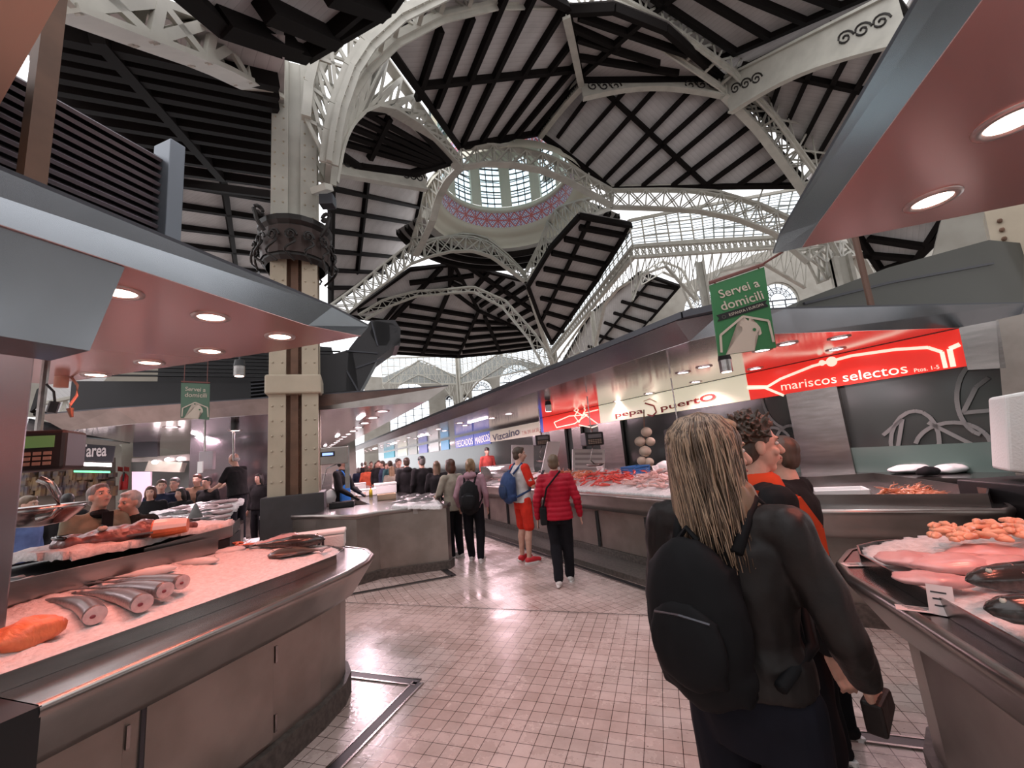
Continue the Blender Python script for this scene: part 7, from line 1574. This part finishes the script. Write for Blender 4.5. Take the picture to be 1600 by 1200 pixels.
def crate(label, c, sz, rz, m):
    t = thing('plastic_crate', label, 'crate', c, rz); w, d, h_ = sz
    for nm, pts in (('top_rim', [(-w/2, -d/2, h_), (w/2, -d/2, h_), (w/2, d/2, h_), (-w/2, d/2, h_), (-w/2, -d/2, h_)]),):
        mb = MB(); mb.path(pts, .025, .02); local_build(mb, nm, m, t)
    mb = MB()
    for sx in (-1, 1):
        for sy in (-1, 1): mb.bar((sx*w/2*.95, sy*d/2*.95, 0), (sx*w/2, sy*d/2, h_), .02, .02)
        for i in range(4): mb.bar((sx*w/2*.97, -d/2, h_*(i+.5)/4), (sx*w/2*.97, d/2, h_*(i+.5)/4), .008, .02); mb.bar((-w/2, sx*d/2*.97, h_*(i+.5)/4), (w/2, sx*d/2*.97, h_*(i+.5)/4), .008, .02)
    local_build(mb, 'sides', m, t); mb = MB(); mb.box((0, 0, .008), (w*.95, d*.95, .012)); local_build(mb, 'base', m, t); return t
p = PZ(992, 742, 1.1); crate('blue plastic crate tilted behind the red prawns', AB(5.3, 5.05, 1.13), (.42, .26, .12), TA+.2, mat('blue plastic', (.04, .16, .42), .4))
def sack(label, c, sz, m, name='ice_sack', sc=9): return lump(label, name, 'sack', c, sz, .5, m, .06*sz[0], sc)
p = AB(4.75, 5.15, 1.22); sack('crumpled white plastic sack beside the blue crate', (p.x, p.y, 1.22), (.30, .22, .20), M['white'])
p = PZ(1232, 775, 1.05); sack('big crumpled white sack of ice beside the man facing left', (p.x+.05, p.y+.15, 1.06), (.42, .34, .30), mat('crumpled white plastic', (.80, .76, .78), .35, bump=.6, scale=14), sc=7)
LEM = mat('lemon skin', (.62, .48, .12), .45)
for k in range(9):
    p = AB(4.25+.05*(k % 3)*1.5, 4.95+.06*(k//3), 1.21+.02*(k % 2)); t = thing('lemon', 'small yellow green lemon in the cluster behind the prawns', 'lemon', p, k, 'lemons behind the prawns'); mb = MB(); mb.ell((0, 0, 0), .038, .030, .030, 10, 8); mb.ell((.036, 0, 0), .010, .010, .010, 6, 4); local_build(mb, 'fruit', LEM, t, smooth=True)
# garlic / sponge string and jar of the back wall
t = thing('garlic_string', 'hanging string of pale round bulbs on the stall back wall', 'garlic string', PD(1004, 690, 8.1)); GA = mat('pale bulb', (.50, .44, .34), .7)
for k, (x, y, r_) in enumerate(((1010, 675, .10), (1000, 690, .10), (1016, 690, .09), (1008, 705, .11), (1014, 722, .09), (1003, 720, .09), (1008, 736, .09))):
    mb = MB(); mb.ell(PD(x, y, 8.1), r_, r_, r_*.9, 10, 8); mb.build('bulb', GA, t, smooth=True)
mb = MB(); mb.tube([PD(1006, 640, 8.1), PD(1008, 740, 8.1)], .012, 5); mb.build('cord', M['rust'], t)
for (x0, x1, y0, y1, d_, lab) in ((895, 945, 702, 738, 9.3, 'white board with rows of small labels on the stall back wall'), (800, 834, 695, 738, 10.5, 'white polystyrene panel standing behind the glass display case'), (846, 866, 690, 738, 9.8, 'slanting white board beside the hanging scale')):
    pv = vplane(PD((x0+x1)/2, (y0+y1)/2, d_), 43); nb = pv[1] if pv[1].y > 0 else -pv[1]
    t = thing('white_board', lab, 'board', PD((x0+x1)/2, y1, d_)); mb = MB(); sh = 10 if 'slant' in lab else 0
    mb.prism(on(pv, (x0+sh, y0), (x1+sh, y0), (x1, y1), (x0, y1)), nb*.03); mb.build('panel', M['white'], t, fix=True)
    if 'rows' in lab:
        for i in range(4):
            mb = MB(); a = on((pv[0]-nb*.005, pv[1]), (x0+4, y0+7+i*8), (x1-4, y0+7+i*8)); mb.bar(a[0], a[1], .01, .05); mb.build('label_row', mat('grey print', (.45, .42, .42), .6), t)
pv = vplane(PD(1087, 665, 8.6), 60); t = thing('notice', 'mauve notice with dark red words partly hidden by the blonde hair', 'notice', PD(1087, 665, 8.6)); nb = pv[1] if pv[1].y > 0 else -pv[1]
mb = MB(); mb.prism(on(pv, (1062, 656), (1093, 651), (1094, 675), (1063, 680)), nb*.01); mb.build('sheet', mat('mauve paper', (.62, .48, .60), .6), t, fix=True); fit('OCAS GORDAS', (1064, 664), (1092, 659), .06, pv, sdred, t, off=.01)
# glass display case with red goods beyond man with phone
c = AB(9.3, 4.5, .95); t = thing('glass_case', 'curved glass display case on the counter behind the man in red shorts', 'display case', c, TA)
gl = mat('thin case glass', (.75, .82, .82), .08, trans=.9); mb = MB(); mb.loft([[V((x, y, z)) for y, z in ((-.3, .02), (-.34, .20), (-.15, .40), (.25, .42))] for x in (-.4, .4)], False, False); o = local_build(mb, 'glass', gl, t, smooth=True)
mb = MB(); mb.box((0, 0, .01), (.84, .66, .02)); mb.box((0, .28, .21), (.84, .03, .42)); local_build(mb, 'frame', M['steel'], t); mb = MB(); mb.box((.0, -.05, .04), (.5, .3, .03)); local_build(mb, 'shelf', M['white'], t)
p = AB(9.3, 4.45, 1.03); lump('dark red piece of tuna inside the glass case', 'tuna_piece', 'tuna', (p.x, p.y, 1.035), (.18, .12, .07), .4, mat('tuna flesh', (.30, .03, .04), .3), .01)
# cloths on the back counter
for (x, y, sx, sy, lab, mm) in ((1420, 738, .50, .35, 'crumpled white cloth heap on the back counter, left one', M['white']), (1485, 738, .35, .3, 'folded white cloth on the back counter, right one', M['white']), (1452, 742, .25, .2, 'dark cloth between the white cloths on the back counter', BLK)):
    p = PZ(x, y, .96); lump(lab, 'cloth_heap', 'cloth', (p.x, p.y, 1.0), (sx, sy, .12), .3, mm, .035, 7)
# middle counter goods
p = PZ(655, 785, 1.0)
ice('bed of ice with whole fish on the middle counter block', [(q.x, q.y) for q in (PZ(612, 791, .98), PZ(690, 791, .98), PZ(678, 776, 1.0), PZ(640, 772, 1.0))], lambda x, y: .985, .012, .04)
rr = random.Random(9); proto_f = fish('small grey fish lying in the jumble on the middle counter ice', AB(7.1, 1.35, .99), AB(6.95, 1.65, .99), .09, .06, HAKE, True, group='fish on the middle counter')
for k in range(13): copy_tree(proto_f, None, PZ(rr.uniform(630, 682), rr.uniform(777, 788), 1.0)+V((0, 0, .03+.03*rr.random())), rr.uniform(-1.2, 1.2))
lidded_box('white foam box with a grey tape band on the middle counter', PZ(604, 772, .965)+V((-.25, .3, 0)), (.50, .32, .24), radians(40), M['foam'])
lidded_box('low white foam box left of the taped one on the middle counter', PZ(575, 776, .965)+V((-.3, .3, 0)), (.45, .30, .15), radians(40), M['foam'])
lidded_box('white foam box with green leaves on it at the back of the middle counter', PZ(560, 768, .965)+V((-.5, .5, 0)), (.55, .35, .2), radians(40), M['foam'], 'ap')
open_box('small pale wooden tray on the middle counter', PZ(600, 782, .965)+V((-.05, .15, 0)), (.34, .22, .11), radians(38), mat('pale wood', (.55, .38, .26), .6), 'wooden_tray')
t = thing('oil_bottle', 'small yellow bottle standing on the middle counter', 'bottle', PZ(581, 779, .965)+V((-.1, .1, 0))); mb = MB(); mb.lathe([(.001, 0), (.035, 0), (.037, .13), (.03, .16), (.014, .18), (.013, .2), (.001, .2)], (0, 0, 0), 14); local_build(mb, 'body', mat('yellow oil', (.55, .40, .03), .2), t, smooth=True); mb = MB(); mb.lathe([(.001, .235), (.016, .235), (.016, .2)], (0, 0, 0), 12); local_build(mb, 'cap', mat('red plastic', (.5, .03, .03), .5), t)
open_box('black plastic tray on the counter beside the column plinth', PZ(535, 792, .965), (.40, .25, .09), radians(35), M['black'], 'black_tray')
p = PZ(510, 790, .97); sack('white carrier bag hanging with goods beside the blue apron', (p.x, p.y+.1, 1.10), (.22, .18, .32), M['white'], 'carrier_bag', 12)
t = thing('counter_scale', 'white counter scale with a round pan beside the riveted column', 'scale', PZ(497, 792, .965)+V((-.05, .1, 0))); mb = MB(); mb.box((0, 0, .04), (.22, .22, .07)); local_build(mb, 'base', M['white'], t, bevel=.01); mb = MB(); mb.lathe([(.001, .085), (.11, .085), (.15, .10), (.14, .105), (.001, .09)], (0, 0, 0), 18); local_build(mb, 'pan', M['steel'], t, smooth=True)
# fish on the table before the vendor
rr = random.Random(12); pf1 = fish('rosy fish laid out on the ice table before the fishmonger in black', AB(7.5, -1.3, 1.02), AB(7.75, -1.05, 1.02), .11, .06, ROSE, True, group='fish on the ice table')
for k in range(44):
    p = AB(rr.uniform(7.2, 8.6), rr.uniform(-1.75, -.95)); p.z = .97+.19*max(0, p.dot(AX)-7.1)+rr.uniform(0, .03)
    if k % 3 == 0: src = proto_f
    else: src = pf1
    c_ = copy_tree(src, None, p, rr.uniform(.2, 1.4), 'rosy or grey fish laid out on the ice table before the fishmonger in black'); c_['group'] = 'fish on the ice table'; c_.scale = (1.0,)*3
lump('orange salmon fillet lying among the fish on the ice table', 'salmon_fillet', 'salmon', AB(7.7, -1.5, 1.10), (.4, .2, .06), .8, SALM, .01)
c = PD(306, 783, 7.6); t = thing('price_cone', 'grey cone standing on the ice table before the fishmonger in black', 'cone', V((c.x, c.y, 1.12))); mb = MB(); mb.lathe([(.09, 0), (.01, .2), (.001, .2)], (0, 0, 0), 14); local_build(mb, 'cone', GRY, t, smooth=True)
p = AB(9.6, -1.2, 1.1); lidded_box('white foam box on the floor stack beside the fishmonger in black', PZ(428, 800, .6), (.4, .4, .3), .6)
# red fish pieces in the far left case
for k, (x, y, lab) in enumerate(((60, 782, 'red tuna slab on the far left counter, left one'), (105, 778, 'red tuna slab on the far left counter, right one'), (75, 800, 'pink fillet on the far left counter below the steel pan'), (110, 812, 'pink fillet on the far left counter near the khaki jacket'))):
    p = PZ(x, y, .98); lump(lab, 'fish_slab', 'fish', (p.x, p.y, .98), (.5, .25, .12), .5, mat('tuna flesh', (.30, .03, .04), .3) if k < 2 else RW, .02)
# enclosing walls of the hall behind and beside the camera
def hall_wall(name, a, b, h_, no):
    a = V(a); b = V(b); L_ = (b-a).length; d = (b-a).normalized(); n = V((-d.y, d.x, 0)); mb = MB(); k = int(L_/6); w = L_/k
    for i in range(k):
        s0 = a+d*(i*w); s1 = a+d*((i+1)*w); e0 = s0+d*(w*.28); e1 = s1-d*(w*.28)
        for p0, p1, z0_, z1_ in ((s0, e0, 0, h_), (e1, s1, 0, h_), (e0, e1, 0, 3.2), (e0, e1, 10.5, h_)):
            mb.prism([p0+Z3*z0_, p1+Z3*z0_, p1+Z3*z1_, p0+Z3*z1_], n*.3)
    struct(mb.build(name, M['wall'], fix=True))
hall_wall('wall_back', (-30, -13, 0), (24, -13, 0), 14, 50)
hall_wall('wall_right.002', (24, -13, 0), (24, 18, 0), 14, 60)
hall_wall('wall_left.001', (-30, 14, 0), (-30, -13, 0), 5.5, 70)

def unseen_roof(x0, x1, y0, y1, z):  # hall roof out of view, added to keep sky out of steel reflections
    mb = MB(); mb.box(((x0+x1)/2, (y0+y1)/2, z), (x1-x0, y1-y0, .2)); o = struct(mb.build('ceiling', M['plank']))
    for k in range(int((y1-y0)/2)): b_ = MB(); b_.box(((x0+x1)/2, y0+1+k*2, z-.25), (x1-x0, .2, .3)); b_.build('rafter', M['beam'], o)
unseen_roof(8, 24, -13, 8, 13.6); unseen_roof(11, 30, 8.2, 30, 17)
